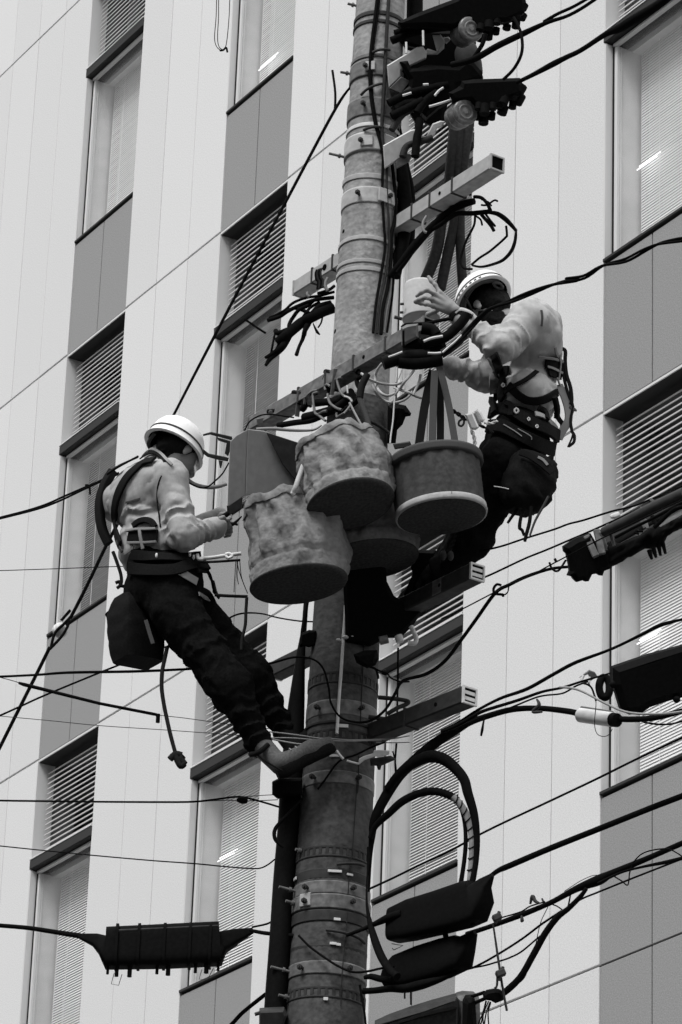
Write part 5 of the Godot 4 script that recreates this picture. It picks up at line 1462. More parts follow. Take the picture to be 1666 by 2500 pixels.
	cable("overhead_cable", "thin wires beside the drooping bundle", "cable", "overhead cables on the right", M.cable_black, pv([767, 5959, -15000, 808, 5979, -14962, 843, 6006, -14929, 860, 6053, -14913, 885, 6137, -14889, 904, 6229, -14870, 933, 6293, -14843]), 0.0017, 8)
	cable("overhead_cable", "cable from the lower closure base joining the drooping bundle", "cable", "overhead cables on the right", M.cable_black, pv([557, 6121, -15289, 606, 6125, -15246, 655, 6132, -15203, 739, 6163, -15127, 834, 6207, -15040, 916, 6255, -14964, 993, 6293, -14894]), 0.0048, 8)
	cable("overhead_cable", "second slack cable from the lower closure base to the drooping bundle", "cable", "overhead cables on the right", M.cable_black, pv([637, 6127, -15219, 691, 6126, -15170, 745, 6131, -15121, 787, 6137, -15083, 835, 6153, -15040, 894, 6193, -14986, 935, 6219, -14948]), 0.0039, 8)
	cable("overhead_cable", "short link wire between the two bundles", "cable", "overhead cables on the right", M.cable_black, pv([951, 6335, -14932, 975, 6319, -14910, 996, 6298, -14891]), 0.003, 8)
	cable("overhead_cable", "short tie wire between bundle and drooping cable", "cable", "overhead cables on the right", M.cable_black, pv([1028, 6354, -14860, 1022, 6317, -14867, 1016, 6293, -14872]), 0.0035, 8)
	cable("overhead_cable", "upper strand of the pair reaching the left worker from the left edge", "cable", "overhead cables on the left", M.cable_black, pv([-1685, 8609, -16336, -1646, 8617, -16320, -1500, 8639, -16262, -1413, 8659, -16227, -1327, 8689, -16192, -1222, 8724, -16149, -1127, 8755, -16111, -1070, 8774, -16087]), 0.0049, 8)
	cable("overhead_cable", "lower strand of the pair reaching the left worker from the left edge", "cable", "overhead cables on the left", M.cable_black, pv([-1685, 8605, -16336, -1646, 8611, -16320, -1500, 8631, -16262, -1413, 8648, -16227, -1326, 8676, -16192, -1222, 8716, -16149, -1127, 8750, -16111, -1070, 8767, -16087]), 0.0049, 8)
	cable("cable_tie", "small dark tie hanging from the pair of strands at left", "cable", "", M.cable_black, pv([-1232, 8731, -16153, -1213, 8725, -16146, -1205, 8681, -16144]), 0.0049, 8)
	cable("overhead_cable", "hair thin wire crossing behind the left worker", "cable", "overhead cables on the left", M.cable_black, pv([-1666, 8344, -16336, -1626, 8340, -16320, -1332, 8314, -16204, -1080, 8292, -16103, -946, 8278, -16049]), 0.0021, 8)
	cable("overhead_cable", "cable rising from the left edge below the left worker to the pole", "cable", "overhead cables on the left", M.cable_black, pv([-1611, 7590, -16336, -1574, 7600, -16320, -1480, 7634, -16281, -1367, 7676, -16235, -1152, 7746, -16146, -1012, 7789, -16087, -762, 7863, -15983, -643, 7900, -15932, -533, 7943, -15886, -478, 7969, -15862, -423, 7975, -15839, -349, 7962, -15808, -274, 7933, -15777, -181, 7905, -15738, -108, 7891, -15707]), [0.0048, 0.0048, 0.0048, 0.0048, 0.0048, 0.0048, 0.0038, 0.0038, 0.0038, 0.0043, 0.0043, 0.0038, 0.0038, 0.0038, 0.0038], 8)
	cable("overhead_cable", "thin wire ahead of the black spreader rod", "cable", "overhead cables on the left", M.cable_black, pv([-1627, 7810, -16336, -1587, 7793, -16320, -1528, 7771, -16297, -1483, 7752, -16279]), 0.0019, 8)
	cable("overhead_cable", "thin wire behind the black spreader rod", "cable", "overhead cables on the left", M.cable_dark, pv([-814, 7519, -16012, -668, 7485, -15952, -482, 7436, -15874, -343, 7404, -15816, -160, 7364, -15738]), 0.0017, 8)
	cable("overhead_cable", "faint thin wire crossing the lower left wall", "cable", "overhead cables on the left", M.cable_dark, pv([-1613, 7607, -16336, -1573, 7598, -16320, -1330, 7549, -16223, -1090, 7498, -16126, -806, 7447, -16010, -618, 7412, -15932, -479, 7386, -15874, -249, 7341, -15777]), 0.0017, 8)
	cable("overhead_cable", "level cable from the left edge to the conduit", "cable", "overhead cables on the left", M.cable_black, pv([-1579, 7182, -16334, -1543, 7178, -16320, -1323, 7153, -16231, -1104, 7128, -16141, -802, 7095, -16016, -623, 7078, -15941, -506, 7079, -15891, -439, 7081, -15863, -388, 7073, -15841, -304, 7042, -15806, -202, 6999, -15763]), 0.0047, 8)
	cable("overhead_cable", "slim strand under the level cable near the conduit", "cable", "overhead cables on the left", M.cable_black, pv([-623, 7078, -15941, -547, 7074, -15909, -463, 7068, -15874, -413, 7059, -15852, -321, 7051, -15813, -237, 7046, -15777]), 0.0019, 8)
	cable("overhead_cable", "slim strand above the level cable near the conduit", "cable", "overhead cables on the left", M.cable_black, pv([-397, 7077, -15845, -322, 7075, -15813, -230, 7071, -15774]), 0.0017, 8)
	cable("overhead_cable", "slack wire hooking up to the lower pole clamp", "cable", "overhead cables on the left", M.cable_black, pv([-1563, 6963, -16334, -1528, 6956, -16320, -1236, 6898, -16202, -1002, 6853, -16106, -787, 6813, -16016, -600, 6781, -15938, -448, 6751, -15874, -340, 6732, -15827, -299, 6731, -15809, -266, 6745, -15795, -234, 6768, -15781, -194, 6781, -15763]), [0.0029, 0.0029, 0.0028, 0.0029, 0.003, 0.0031, 0.0032, 0.0032, 0.0033, 0.0034, 0.0035, 0.0037], 8)
	cable("overhead_cable", "thick cable from the left edge into the long closure", "cable", "overhead cables on the left", M.cable_black, pv([-1553, 6581, -16341, -1500, 6572, -16320, -1421, 6559, -16288, -1342, 6544, -16256, -1211, 6512, -16202, -1116, 6489, -16163]), [0.0095, 0.0102, 0.0104, 0.0107, 0.0116, 0.0131], 10)
	cable("overhead_cable", "cable from the long closure to the pole", "cable", "overhead cables on the left", M.cable_black, pv([-331, 6383, -15631, -274, 6366, -15606, -225, 6356, -15584, -144, 6341, -15549, -47, 6334, -15506, 16, 6342, -15477, 71, 6358, -15452]), [0.0081, 0.009, 0.009, 0.0099, 0.0108, 0.0107, 0.0107], 8)
	cable("overhead_cable", "upper tail from the long closure to the conduit", "cable", "overhead cables on the left", M.cable_black, pv([-328, 6458, -15827, -279, 6464, -15806, -250, 6471, -15793, -214, 6489, -15777]), 0.0046, 8)
	cable("overhead_cable", "slanting black cable rising to the conduit at the bottom", "cable", "overhead cables on the left", M.cable_black, pv([-469, 5955, -15899, -398, 6021, -15866, -351, 6070, -15845, -257, 6141, -15802, -217, 6166, -15784]), 0.0091, 10)
	cable("overhead_cable", "doubled wire loop hanging at the top, long side", "cable", "thin wire loop at the top left", M.cable_black, pv([-767, 11964, -16896, -763, 11817, -16897, -765, 11684, -16900, -751, 11628, -16897, -726, 11599, -16888]), 0.0022, 8)
	cable("overhead_cable", "doubled wire loop hanging at the top, inner side", "cable", "thin wire loop at the top left", M.cable_black, pv([-757, 11962, -16893, -750, 11815, -16893, -749, 11682, -16895, -738, 11625, -16892, -719, 11604, -16885]), 0.0022, 8)
	cable("overhead_cable", "doubled wire loop hanging at the top, short side", "cable", "thin wire loop at the top left", M.cable_black, pv([-695, 11951, -16870, -693, 11805, -16872, -697, 11673, -16876, -705, 11614, -16880, -723, 11602, -16886]), 0.0022, 8)
	cable("wire_knot", "dark knot of wire closing the loop at the top", "cable", "", M.cable_black, pv([-733, 11601, -16890, -715, 11601, -16884, -700, 11613, -16878, -692, 11585, -16876]), 0.0054, 8)
	cable("drop_wire", "upper grey drop wire crossing the pole at the boot", "cable", "thin grey wires round the pole", M.cable_grey, pv([-287, 7252, -15451, -211, 7236, -15422, -122, 7211, -15378, -61, 7194, -15352, 8, 7189, -15340, 78, 7191, -15352, 171, 7212, -15394, 265, 7236, -15438, 343, 7262, -15462]), 0.0029, 6)
	cable("drop_wire", "middle grey drop wire crossing the pole at the boot", "cable", "thin grey wires round the pole", M.cable_grey, pv([-289, 7223, -15453, -224, 7217, -15428, -164, 7207, -15399, -89, 7190, -15363, -15, 7180, -15341, 78, 7186, -15352, 162, 7205, -15389, 218, 7220, -15418]), 0.0029, 6)
	cable("drop_wire", "lower grey drop wire ending at the boot toe", "cable", "thin grey wires round the pole", M.cable_grey, pv([-289, 7221, -15453, -224, 7201, -15428, -153, 7179, -15394, -97, 7169, -15367, -51, 7156, -15349, -18, 7143, -15342, 1, 7129, -15340]), 0.0036, 6)
	cable("drop_wire", "short grey drop wire right of the pole", "cable", "thin grey wires round the pole", M.cable_grey, pv([195, 7205, -15406, 265, 7217, -15438, 344, 7231, -15462]), 0.0024, 6)
	cable("pole_wire", "black wire slanting down across the pole below the boot", "cable", "", M.cable_black, pv([230, 7161, -15281, 171, 7152, -15331, 104, 7127, -15366, 49, 7114, -15390, 17, 7089, -15404, -27, 7025, -15425, -57, 6985, -15439]), 0.0045, 8)
	cable("looped_cable", "outer black cable of the big loop beside the pole foot", "cable", "big cable loops beside the pole foot", M.cable_black, pv([250, 6957, -15320, 295, 7010, -15280, 355, 7050, -15240, 422, 7071, -15200, 483, 7055, -15170, 538, 7007, -15150, 579, 6947, -15130, 596, 6883, -15120, 626, 6784, -15120, 640, 6680, -15130, 639, 6583, -15140, 625, 6487, -15150]), [0.018, 0.0198, 0.0234, 0.0269, 0.0269, 0.0241, 0.0223, 0.0213, 0.0177, 0.0142, 0.0124, 0.0141], 12)
	cable("looped_cable", "inner black cable of the big loop beside the pole foot", "cable", "big cable loops beside the pole foot", M.cable_black, pv([181, 6738, -15360, 203, 6790, -15340, 257, 6835, -15300, 318, 6883, -15260, 396, 6910, -15220, 459, 6912, -15200, 515, 6891, -15180, 555, 6865, -15170]), [0.0108, 0.0135, 0.0162, 0.0179, 0.0179, 0.0179, 0.0179, 0.0152], 12)
	o = thing("wrapped_cable", "pale grey cable with black spiral wrap inside the big loop", "cable", Vector3(0.596, 6.505, -15.164))
	g = Geo.new(); g.tube(pv([534, 6878, -15160, 567, 6841, -15160, 596, 6792, -15160, 615, 6730, -15160, 622, 6664, -15160, 623, 6593, -15170, 617, 6505, -15180]), [0.0134, 0.016, 0.016, 0.016, 0.016, 0.0159, 0.015], 12, 5)
	part(o, "sheath", g, M.cable_grey)
	g = Geo.new(); g.tube(pv([540, 6846, -15160, 539, 6851, -15168, 539, 6860, -15175, 542, 6870, -15177, 545, 6878, -15175, 549, 6883, -15168, 552, 6883, -15160, 553, 6878, -15152, 553, 6870, -15145, 551, 6860, -15143, 547, 6851, -15145, 543, 6846, -15152, 540, 6846, -15160]), 0.0028, 6, 2)
	part(o, "spiral_turn", g, M.cable_black)
	g = Geo.new(); g.tube(pv([561, 6823, -15160, 559, 6828, -15168, 560, 6837, -15175, 562, 6847, -15177, 566, 6855, -15175, 569, 6860, -15168, 572, 6860, -15160, 574, 6855, -15152, 573, 6847, -15145, 571, 6837, -15143, 568, 6828, -15145, 564, 6823, -15152, 561, 6823, -15160]), 0.0028, 6, 2)
	part(o, "spiral_turn", g, M.cable_black)
	g = Geo.new(); g.tube(pv([575, 6794, -15160, 575, 6799, -15168, 577, 6808, -15174, 581, 6817, -15177, 587, 6825, -15174, 591, 6829, -15168, 594, 6828, -15160, 595, 6823, -15152, 592, 6814, -15146, 588, 6805, -15143, 583, 6797, -15146, 578, 6793, -15152, 575, 6794, -15160]), 0.0028, 6, 2)
	part(o, "spiral_turn", g, M.cable_black)
	g = Geo.new(); g.tube(pv([587, 6763, -15160, 588, 6768, -15168, 592, 6775, -15174, 599, 6783, -15177, 605, 6790, -15174, 611, 6792, -15168, 614, 6791, -15160, 613, 6786, -15152, 609, 6778, -15146, 602, 6770, -15143, 596, 6764, -15146, 590, 6761, -15152, 587, 6763, -15160]), 0.0028, 6, 2)
	part(o, "spiral_turn", g, M.cable_black)
	g = Geo.new(); g.tube(pv([599, 6723, -15160, 600, 6729, -15168, 604, 6736, -15174, 610, 6744, -15177, 617, 6751, -15174, 623, 6753, -15168, 625, 6752, -15160, 625, 6747, -15152, 621, 6739, -15146, 614, 6731, -15143, 607, 6725, -15146, 602, 6722, -15152, 599, 6723, -15160]), 0.0028, 6, 2)
	part(o, "spiral_turn", g, M.cable_black)
	g = Geo.new(); g.tube(pv([603, 6685, -15160, 605, 6690, -15168, 610, 6697, -15174, 618, 6703, -15177, 625, 6708, -15174, 631, 6710, -15168, 634, 6708, -15160, 632, 6703, -15152, 627, 6697, -15146, 619, 6690, -15143, 611, 6685, -15146, 605, 6683, -15152, 603, 6685, -15160]), 0.0028, 6, 2)
	part(o, "spiral_turn", g, M.cable_black)
	g = Geo.new(); g.tube(pv([606, 6644, -15163, 608, 6650, -15170, 614, 6657, -15176, 622, 6663, -15177, 631, 6667, -15174, 637, 6667, -15168, 639, 6664, -15160, 637, 6658, -15152, 631, 6651, -15147, 622, 6645, -15146, 614, 6641, -15149, 608, 6641, -15155, 606, 6644, -15163]), 0.0028, 6, 2)
	part(o, "spiral_turn", g, M.cable_black)
	g = Geo.new(); g.tube(pv([606, 6599, -15169, 608, 6605, -15177, 614, 6612, -15182, 622, 6618, -15183, 631, 6622, -15180, 637, 6622, -15174, 639, 6619, -15166, 637, 6613, -15159, 631, 6606, -15154, 623, 6600, -15152, 614, 6596, -15155, 608, 6596, -15161, 606, 6599, -15169]), 0.0028, 6, 2)
	part(o, "spiral_turn", g, M.cable_black)
	g = Geo.new(); g.tube(pv([603, 6549, -15175, 606, 6554, -15183, 612, 6561, -15188, 621, 6566, -15190, 629, 6569, -15187, 635, 6569, -15181, 638, 6566, -15173, 635, 6561, -15165, 628, 6554, -15160, 620, 6549, -15158, 611, 6546, -15161, 605, 6546, -15167, 603, 6549, -15175]), 0.0028, 6, 2)
	part(o, "spiral_turn", g, M.cable_black)
	cable("looped_cable", "slim black cable on the inside of the spiral wrapped one", "cable", "big cable loops beside the pole foot", M.cable_black, pv([547, 6873, -15180, 576, 6811, -15180, 590, 6744, -15180, 594, 6670, -15180, 589, 6590, -15190, 578, 6501, -15200]), [0.0054, 0.008, 0.0089, 0.0098, 0.0098, 0.0106], 8)
	cable("looped_cable", "black cable hugging the right side of the pole foot", "cable", "big cable loops beside the pole foot", M.cable_black, pv([181, 6710, -15400, 176, 6605, -15390, 174, 6502, -15380, 180, 6412, -15360, 206, 6293, -15320, 243, 6178, -15260, 283, 6097, -15200, 314, 6058, -15160]), [0.0126, 0.0045, 0.0045, 0.0071, 0.016, 0.0185, 0.0184, 0.0175], 10)
	cable("cable_stub", "cable stub entering the upper closure from the pole", "cable", "", M.cable_black, pv([92, 6303, -15393, 154, 6322, -15365, 208, 6338, -15331, 278, 6355, -15271, 332, 6359, -15224]), [0.008, 0.0089, 0.0115, 0.0195, 0.0212], 8)
	cable("cable_stub", "cable stub entering the lower closure from the pole", "cable", "", M.cable_black, pv([177, 6122, -15408, 208, 6121, -15388, 248, 6102, -15354, 295, 6086, -15314]), [0.0089, 0.0142, 0.0159, 0.0159], 8)
	cable("cable_stub", "thick stub running below the lower closure", "cable", "", M.cable_black, pv([175, 6061, -15410, 226, 6056, -15374, 288, 6051, -15321, 350, 6038, -15267, 418, 6040, -15207, 493, 6047, -15140, 568, 6063, -15073]), [0.0142, 0.0141, 0.0159, 0.0193, 0.021, 0.014, 0.007], 8)
	cable("pole_wire", "wire crossing the pole foot towards the lower closure", "cable", "", M.cable_black, pv([-115, 6308, -15436, -66, 6254, -15415, 0, 6199, -15386, 64, 6152, -15358, 128, 6121, -15329, 191, 6119, -15301, 245, 6120, -15254, 299, 6116, -15207]), 0.0053, 8)
	cable("pole_wire", "black wire beside the pole at the bottom edge", "cable", "", M.cable_black, pv([159, 6105, -15467, 169, 6047, -15463, 181, 5989, -15458, 193, 5899, -15454]), 0.0053, 8)
	cable("pole_cable", "black cable down the front of the pole top, left of two", "cable", "dark cables running down the pole", M.cable_black, pv([87, 11185, -15468, 84, 11105, -15467, 75, 10979, -15467, 61, 10784, -15467, 63, 10591, -15464, 89, 10407, -15460, 119, 10295, -15462, 141, 10200, -15469]), 0.0079, 8)
	cable("pole_cable", "black cable down the front of the pole top, right of two", "cable", "dark cables running down the pole", M.cable_dark, pv([139, 11185, -15471, 139, 11069, -15470, 135, 10890, -15468, 132, 10661, -15466, 129, 10486, -15464, 128, 10347, -15463, 144, 10200, -15468]), 0.0089, 8)
	cable("pole_cable", "black cable down the front of the pole top, tucked between the two", "cable", "dark cables running down the pole", M.cable_black, pv([100, 11185, -15471, 96, 11105, -15470, 87, 10979, -15469, 72, 10784, -15469, 72, 10591, -15467, 98, 10407, -15464, 128, 10295, -15469]), 0.005, 8)
	cable("pole_cable", "cable down the right side of the bare pole, strand nearest its middle", "cable", "dark cables running down the pole", M.cable_black, pv([138, 10243, -15470, 140, 10033, -15471, 151, 9864, -15476, 162, 9726, -15483, 146, 9569, -15473, 128, 9414, -15463, 119, 9259, -15459]), 0.0068, 8)
	cable("pole_cable", "cable down the right side of the bare pole, strand second from its middle", "cable", "dark cables running down the pole", M.cable_dark, pv([158, 10243, -15478, 162, 10033, -15481, 176, 9864, -15491, 182, 9726, -15498, 167, 9569, -15484, 145, 9414, -15469, 137, 9259, -15465]), 0.0058, 8)
	cable("pole_cable", "cable down the right side of the bare pole, strand third and thickest", "cable", "dark cables running down the pole", M.cable_black, pv([176, 10223, -15486, 196, 10083, -15506, 208, 9933, -15524, 191, 9805, -15501, 193, 9687, -15504, 182, 9530, -15493, 161, 9394, -15475, 156, 9259, -15471]), 0.0087, 8)
	cable("pole_cable", "cable down the right side of the bare pole, strand fourth and grey", "cable", "dark cables running down the pole", M.cable_grey, pv([196, 9726, -15522, 197, 9648, -15524, 192, 9511, -15518, 177, 9394, -15500, 169, 9279, -15492]), 0.0048, 8)
	cable("pole_cable", "cable down the right side of the bare pole, strand outermost", "cable", "dark cables running down the pole", M.cable_black, pv([208, 9726, -15538, 208, 9648, -15541, 205, 9511, -15536, 195, 9394, -15519, 184, 9288, -15505]), 0.0058, 8)
	cable("thick_pole_cable", "thick black cable bunched behind the pale arm at the pole, front one", "cable", "thick black cables bunched at the pole", M.cable_black, pv([164, 10533, -15570, 191, 10352, -15570, 231, 10183, -15570, 248, 10073, -15570, 260, 9955, -15570, 250, 9826, -15570, 227, 9707, -15570, 212, 9618, -15570]), 0.0313, 10)
	cable("thick_pole_cable", "thick black cable bunched behind the pale arm at the pole, right one", "cable", "thick black cables bunched at the pole", M.cable_black, pv([193, 10502, -15620, 228, 10341, -15620, 254, 10221, -15620, 276, 10122, -15620, 286, 10003, -15620, 286, 9854, -15620, 279, 9784, -15620]), 0.0185, 10)
	cable("thick_pole_cable", "thick black cable bunched behind the pale arm at the pole, left one", "cable", "thick black cables bunched at the pole", M.cable_black, pv([157, 10521, -15620, 192, 10360, -15620, 210, 10209, -15620, 210, 10049, -15620, 223, 9901, -15620, 224, 9782, -15620]), 0.0203, 10)
	cable("pole_cable", "hair thin wire on the pole above the boot", "cable", "dark cables running down the pole", M.cable_dark, pv([124, 7710, -15464, 125, 7588, -15464, 124, 7481, -15464, 122, 7315, -15463]), 0.0023, 6)
	cable("pole_cable", "hair thin wire on the pole below the boot", "cable", "dark cables running down the pole", M.cable_dark, pv([120, 7158, -15461, 122, 7031, -15462, 119, 6981, -15460]), 0.0023, 6)
	cable("pole_cable", "hair thin wire on the pole foot between the bands", "cable", "dark cables running down the pole", M.cable_dark, pv([117, 7045, -15457, 112, 6881, -15454, 107, 6736, -15451, 96, 6616, -15445, 93, 6464, -15443, 91, 6330, -15442, 80, 6163, -15436, 79, 5998, -15436]), 0.0022, 6)
	cable("earth_rod", "pale metal rod standing against the pole above the boot", "rod", "", M.bright_steel, pv([36, 7864, -15429, 35, 7787, -15428, 31, 7695, -15427, 28, 7557, -15426, 22, 7406, -15425, 19, 7244, -15423]), 0.0074, 8)
	o = thing("rod_clip", "small bright clip holding the pale rod", "clip", Vector3(0.024, 7.705, -15.398))
	g = Geo.new(); g.ball(Vector3(0.041, 7.706, -15.417), 0.012, Vector3(1.3, 0.7, 1)); part(o, "clip_lug", g, M.bright_steel)
	g = Geo.new(); g.ball(Vector3(0.01, 7.693, -15.42), 0.009, Vector3(1.3, 0.7, 1)); part(o, "clip_lug", g, M.bright_steel)
	g = Geo.new(); g.ball(Vector3(0.072, 7.712, -15.42), 0.009, Vector3(1.3, 0.7, 1)); part(o, "clip_lug", g, M.bright_steel)
	cable("guy_wire", "straight guy wire from the pole top down to the ball insulator", "cable", "", M.cable_black, pv([-20, 10677, -15600, -103, 10553, -15641, -321, 10101, -15750, -576, 9573, -15880, -819, 9054, -16006, -970, 8721, -16084, -1104, 8443, -16154, -1191, 8240, -16200, -1267, 8075, -16240]), [0.005, 0.008, 0.0079, 0.0079, 0.0069, 0.0078, 0.0088, 0.0088, 0.0088], 8)
	cable("guy_tail", "short free end of the guy wire beside the pole top", "cable", "", M.cable_black, pv([-123, 10776, -15646, -105, 10651, -15640, -103, 10553, -15641]), 0.006, 8)
	cable("guy_wire", "guy wire below the ball insulator down to the left edge", "cable", "", M.cable_black, pv([-1358, 7943, -16287, -1405, 7836, -16312, -1492, 7643, -16358, -1570, 7469, -16400, -1639, 7316, -16437]), 0.0087, 8)
	o = thing("guy_insulator", "pale grooved ball insulator in the guy wire at left", "insulator", Vector3(-1.313, 8.02, -16.26))
	var gi := Transform3D(Basis(Quaternion(Vector3.UP, Vector3(0.74, 0.30, 0.60).normalized())), Vector3(-1.313, 8.02, -16.26))
	g = Geo.new(); g.lathe(gi, [Vector2(0.0018, -0.0333), Vector2(0.0175, -0.0315), Vector2(0.0298, -0.0228), Vector2(0.0357, -0.0105), Vector2(0.0368, -0.0053), Vector2(0.0315, -0.0018), Vector2(0.0315, 0.0018), Vector2(0.0368, 0.0053), Vector2(0.0357, 0.0123), Vector2(0.0298, 0.0238), Vector2(0.0175, 0.0315), Vector2(0.0018, 0.0333)], 28); part(o, "porcelain", g, M.bright_steel)
	g = Geo.new(); g.tube(pv([-1255, 8088, -16220, -1287, 8045, -16220, -1332, 7991, -16220, -1347, 7917, -16220]), 0.007, 10, 5)
	part(o, "wire_turn", g, M.cable_black)
	g = Geo.new(); g.tube(pv([-1272, 8056, -16220, -1276, 8024, -16220, -1302, 7971, -16220, -1352, 7907, -16220]), 0.007, 10, 5)
	part(o, "wire_turn", g, M.cable_black)
	g = Geo.new(); g.tube(pv([-1268, 8109, -16220, -1307, 8055, -16220]), 0.007, 10, 5)
	part(o, "wire_turn", g, M.cable_black)
	cable("conduit", "fat black conduit climbing the left side of the pole", "conduit", "", M.cover_black, pv([-145, 7976, -15680, -150, 7826, -15660, -159, 7701, -15650, -171, 7394, -15630, -177, 7089, -15600, -183, 6857, -15600, -191, 6608, -15600, -197, 6319, -15580, -204, 6040, -15580, -206, 5838, -15580]), [0.0113, 0.0131, 0.0206, 0.0408, 0.0496, 0.0475, 0.049, 0.0486, 0.0501, 0.0498], 16)
	cable("pole_wire", "bent dark cable curling out beside the conduit", "cable", "", M.cable_black, pv([-124, 6954, -15480, -170, 6893, -15480, -221, 6835, -15480, -241, 6796, -15480, -234, 6754, -15480, -196, 6721, -15480]), [0.0045, 0.0073, 0.0082, 0.0091, 0.0081, 0.0054], 8)
	o = thing("junction_block", "small black block on the conduit beside the bags", "block", Vector3(-0.126, 7.705, -15.54))
	g = Geo.new(); g.prism(pv([-162, 7760, -15532, -125, 7777, -15524, -93, 7775, -15525, -91, 7716, -15551, -122, 7705, -15556, -165, 7714, -15552]), Vector3(0, -0.4, 0.9165), 0.06, 0.01)
	part(o, "block", g, M.cover_black)
	o = thing("step_bracket", "black step bracket on the conduit under the boot", "bracket", Vector3(-0.206, 6.962, -15.5))
	g = Geo.new(); g.prism(pv([-261, 7029, -15489, -229, 7045, -15482, -128, 7049, -15480, -125, 6982, -15509, -206, 6975, -15512, -232, 6962, -15518, -259, 6981, -15510]), Vector3(0, -0.4, 0.9165), 0.1, 0.012)
	part(o, "block", g, M.cover_black)
	o = thing("conduit_clamp", "dark clamp round the conduit at the bottom edge", "clamp", Vector3(-0.205, 5.885, -15.5))
	g = Geo.new(); g.prism(pv([-273, 5984, -15486, -166, 5992, -15482, -153, 5969, -15492, -164, 5930, -15510, -269, 5885, -15529]), Vector3(0, -0.4, 0.9165), 0.12, 0.01)
	part(o, "collar", g, M.dull_steel)
	g = Geo.new(); g.tube(pv([-292, 5965, -15500, -261, 5976, -15500]), 0.008, 10, 1)
	part(o, "bolt", g, M.dull_steel)

func build_small_things() -> void:
	var o: Node3D
	var g: Geo
	cable("loose_cable", "loose black cable left of the pole, top strand", "cable", "loose black cables left of the pole", M.cable_black, pv([-73, 9753, -16020, -145, 9722, -16008, -200, 9705, -15996, -242, 9701, -16020, -277, 9673, -16008, -309, 9631, -15996, -342, 9620, -16020, -383, 9593, -16008]), 0.007, 8)
	cable("loose_cable", "loose black cable left of the pole, second strand", "cable", "loose black cables left of the pole", M.cable_black, pv([-74, 9722, -16020, -144, 9704, -16008, -183, 9686, -15996, -221, 9681, -16020, -265, 9651, -16008, -300, 9622, -15996, -328, 9611, -16020, -363, 9588, -16008, -390, 9572, -15996]), 0.0098, 8)
	cable("loose_cable", "loose black cable left of the pole, short strand ending in a stub", "cable", "loose black cables left of the pole", M.cable_black, pv([-172, 9702, -16020, -199, 9667, -16008, -242, 9634, -15996, -269, 9604, -16020, -284, 9566, -16008, -286, 9539, -15996]), 0.0098, 8)
	cable("loose_cable", "loose black cable left of the pole, parallel short strand", "cable", "loose black cables left of the pole", M.cable_black, pv([-143, 9694, -16020, -187, 9655, -16008, -208, 9617, -15996, -229, 9593, -16020, -250, 9558, -16008]), 0.0077, 8)
	cable("loose_cable", "loose black cable left of the pole, cross strand", "cable", "loose black cables left of the pole", M.cable_black, pv([-265, 9658, -16020, -231, 9644, -16008, -200, 9623, -15996, -174, 9624, -16020]), 0.0098, 8)
	cable("loose_cable", "loose black cable left of the pole, main trunk", "cable", "loose black cables left of the pole", M.cable_black, pv([-75, 9665, -16020, -127, 9635, -16008, -174, 9599, -15996, -223, 9581, -16020, -261, 9539, -16008, -303, 9488, -15996, -333, 9468, -16020]), 0.0265, 8)
	cable("loose_cable", "loose black cable left of the pole, bulge by the pole", "cable", "loose black cables left of the pole", M.cable_black, pv([-87, 9690, -16020, -142, 9663, -16008, -174, 9618, -15996, -190, 9604, -16020]), 0.0154, 8)
	cable("loose_cable", "loose black cable left of the pole, strand with a capped end", "cable", "loose black cables left of the pole", M.cable_black, pv([-182, 9608, -16020, -197, 9561, -16008, -210, 9517, -15996, -217, 9491, -16020, -232, 9444, -16008, -244, 9391, -15996]), [0.0154, 0.0153, 0.0111, 0.0098, 0.0083, 0.0097], 8)
	cable("loose_cable", "loose black cable left of the pole, side branch", "cable", "loose black cables left of the pole", M.cable_black, pv([-267, 9551, -16020, -299, 9528, -16008, -337, 9505, -15996, -350, 9529, -16020]), 0.0125, 8)
	cable("loose_cable", "loose black cable left of the pole, drooping tail", "cable", "loose black cables left of the pole", M.cable_black, pv([-285, 9510, -16020, -302, 9463, -16008, -317, 9426, -15996, -342, 9408, -16020, -371, 9370, -16008, -389, 9330, -15996]), [0.0195, 0.0195, 0.0181, 0.0153, 0.0125, 0.0083], 8)
	cable("loose_cable", "loose black cable left of the pole, thin tail at far left", "cable", "loose black cables left of the pole", M.cable_black, pv([-350, 9529, -16020, -356, 9486, -16008, -362, 9433, -15996, -369, 9398, -16020, -384, 9342, -16008]), 0.0056, 8)
	cable("loose_cable", "loose black cable left of the pole, thin curl", "cable", "loose black cables left of the pole", M.cable_black, pv([-126, 9610, -16020, -131, 9576, -16008, -144, 9544, -15996]), 0.0042, 8)
	cable("loose_cable", "loose black cable left of the pole, small peg", "cable", "loose black cables left of the pole", M.cable_black, pv([-170, 9577, -16020, -158, 9544, -16008, -148, 9519, -15996, -137, 9519, -16020]), [0.0028, 0.0056, 0.007, 0.0042], 8)
	cable("loose_cable", "loose black cable left of the pole, thin stray end against the louvre", "cable", "loose black cables left of the pole", M.cable_black, pv([-399, 9515, -16020, -416, 9520, -16008, -502, 9573, -15996]), 0.0056, 8)
	cable("loose_cable", "loose black cable left of the pole, strand under the arm end", "cable", "loose black cables left of the pole", M.cable_black, pv([-74, 9785, -16020, -95, 9759, -16008, -123, 9739, -15996, -151, 9741, -16020]), 0.0084, 8)
	cable("loose_cable", "loose black cable left of the pole, lowest thin end", "cable", "loose black cables left of the pole", M.cable_black, pv([-330, 9465, -16020, -345, 9418, -16008, -393, 9370, -15996]), 0.0083, 8)
	cable("tape_wrap", "grey tape on the capped loose cable end", "cable", "", M.cable_grey, pv([-209, 9535, -16020, -211, 9510, -16020]), 0.0119, 8)
	o = thing("tie_wires", "bunch of dark tie wires looped over the left end of the pale arm", "tie wires", Vector3(-0.16, 9.863, -16.1))
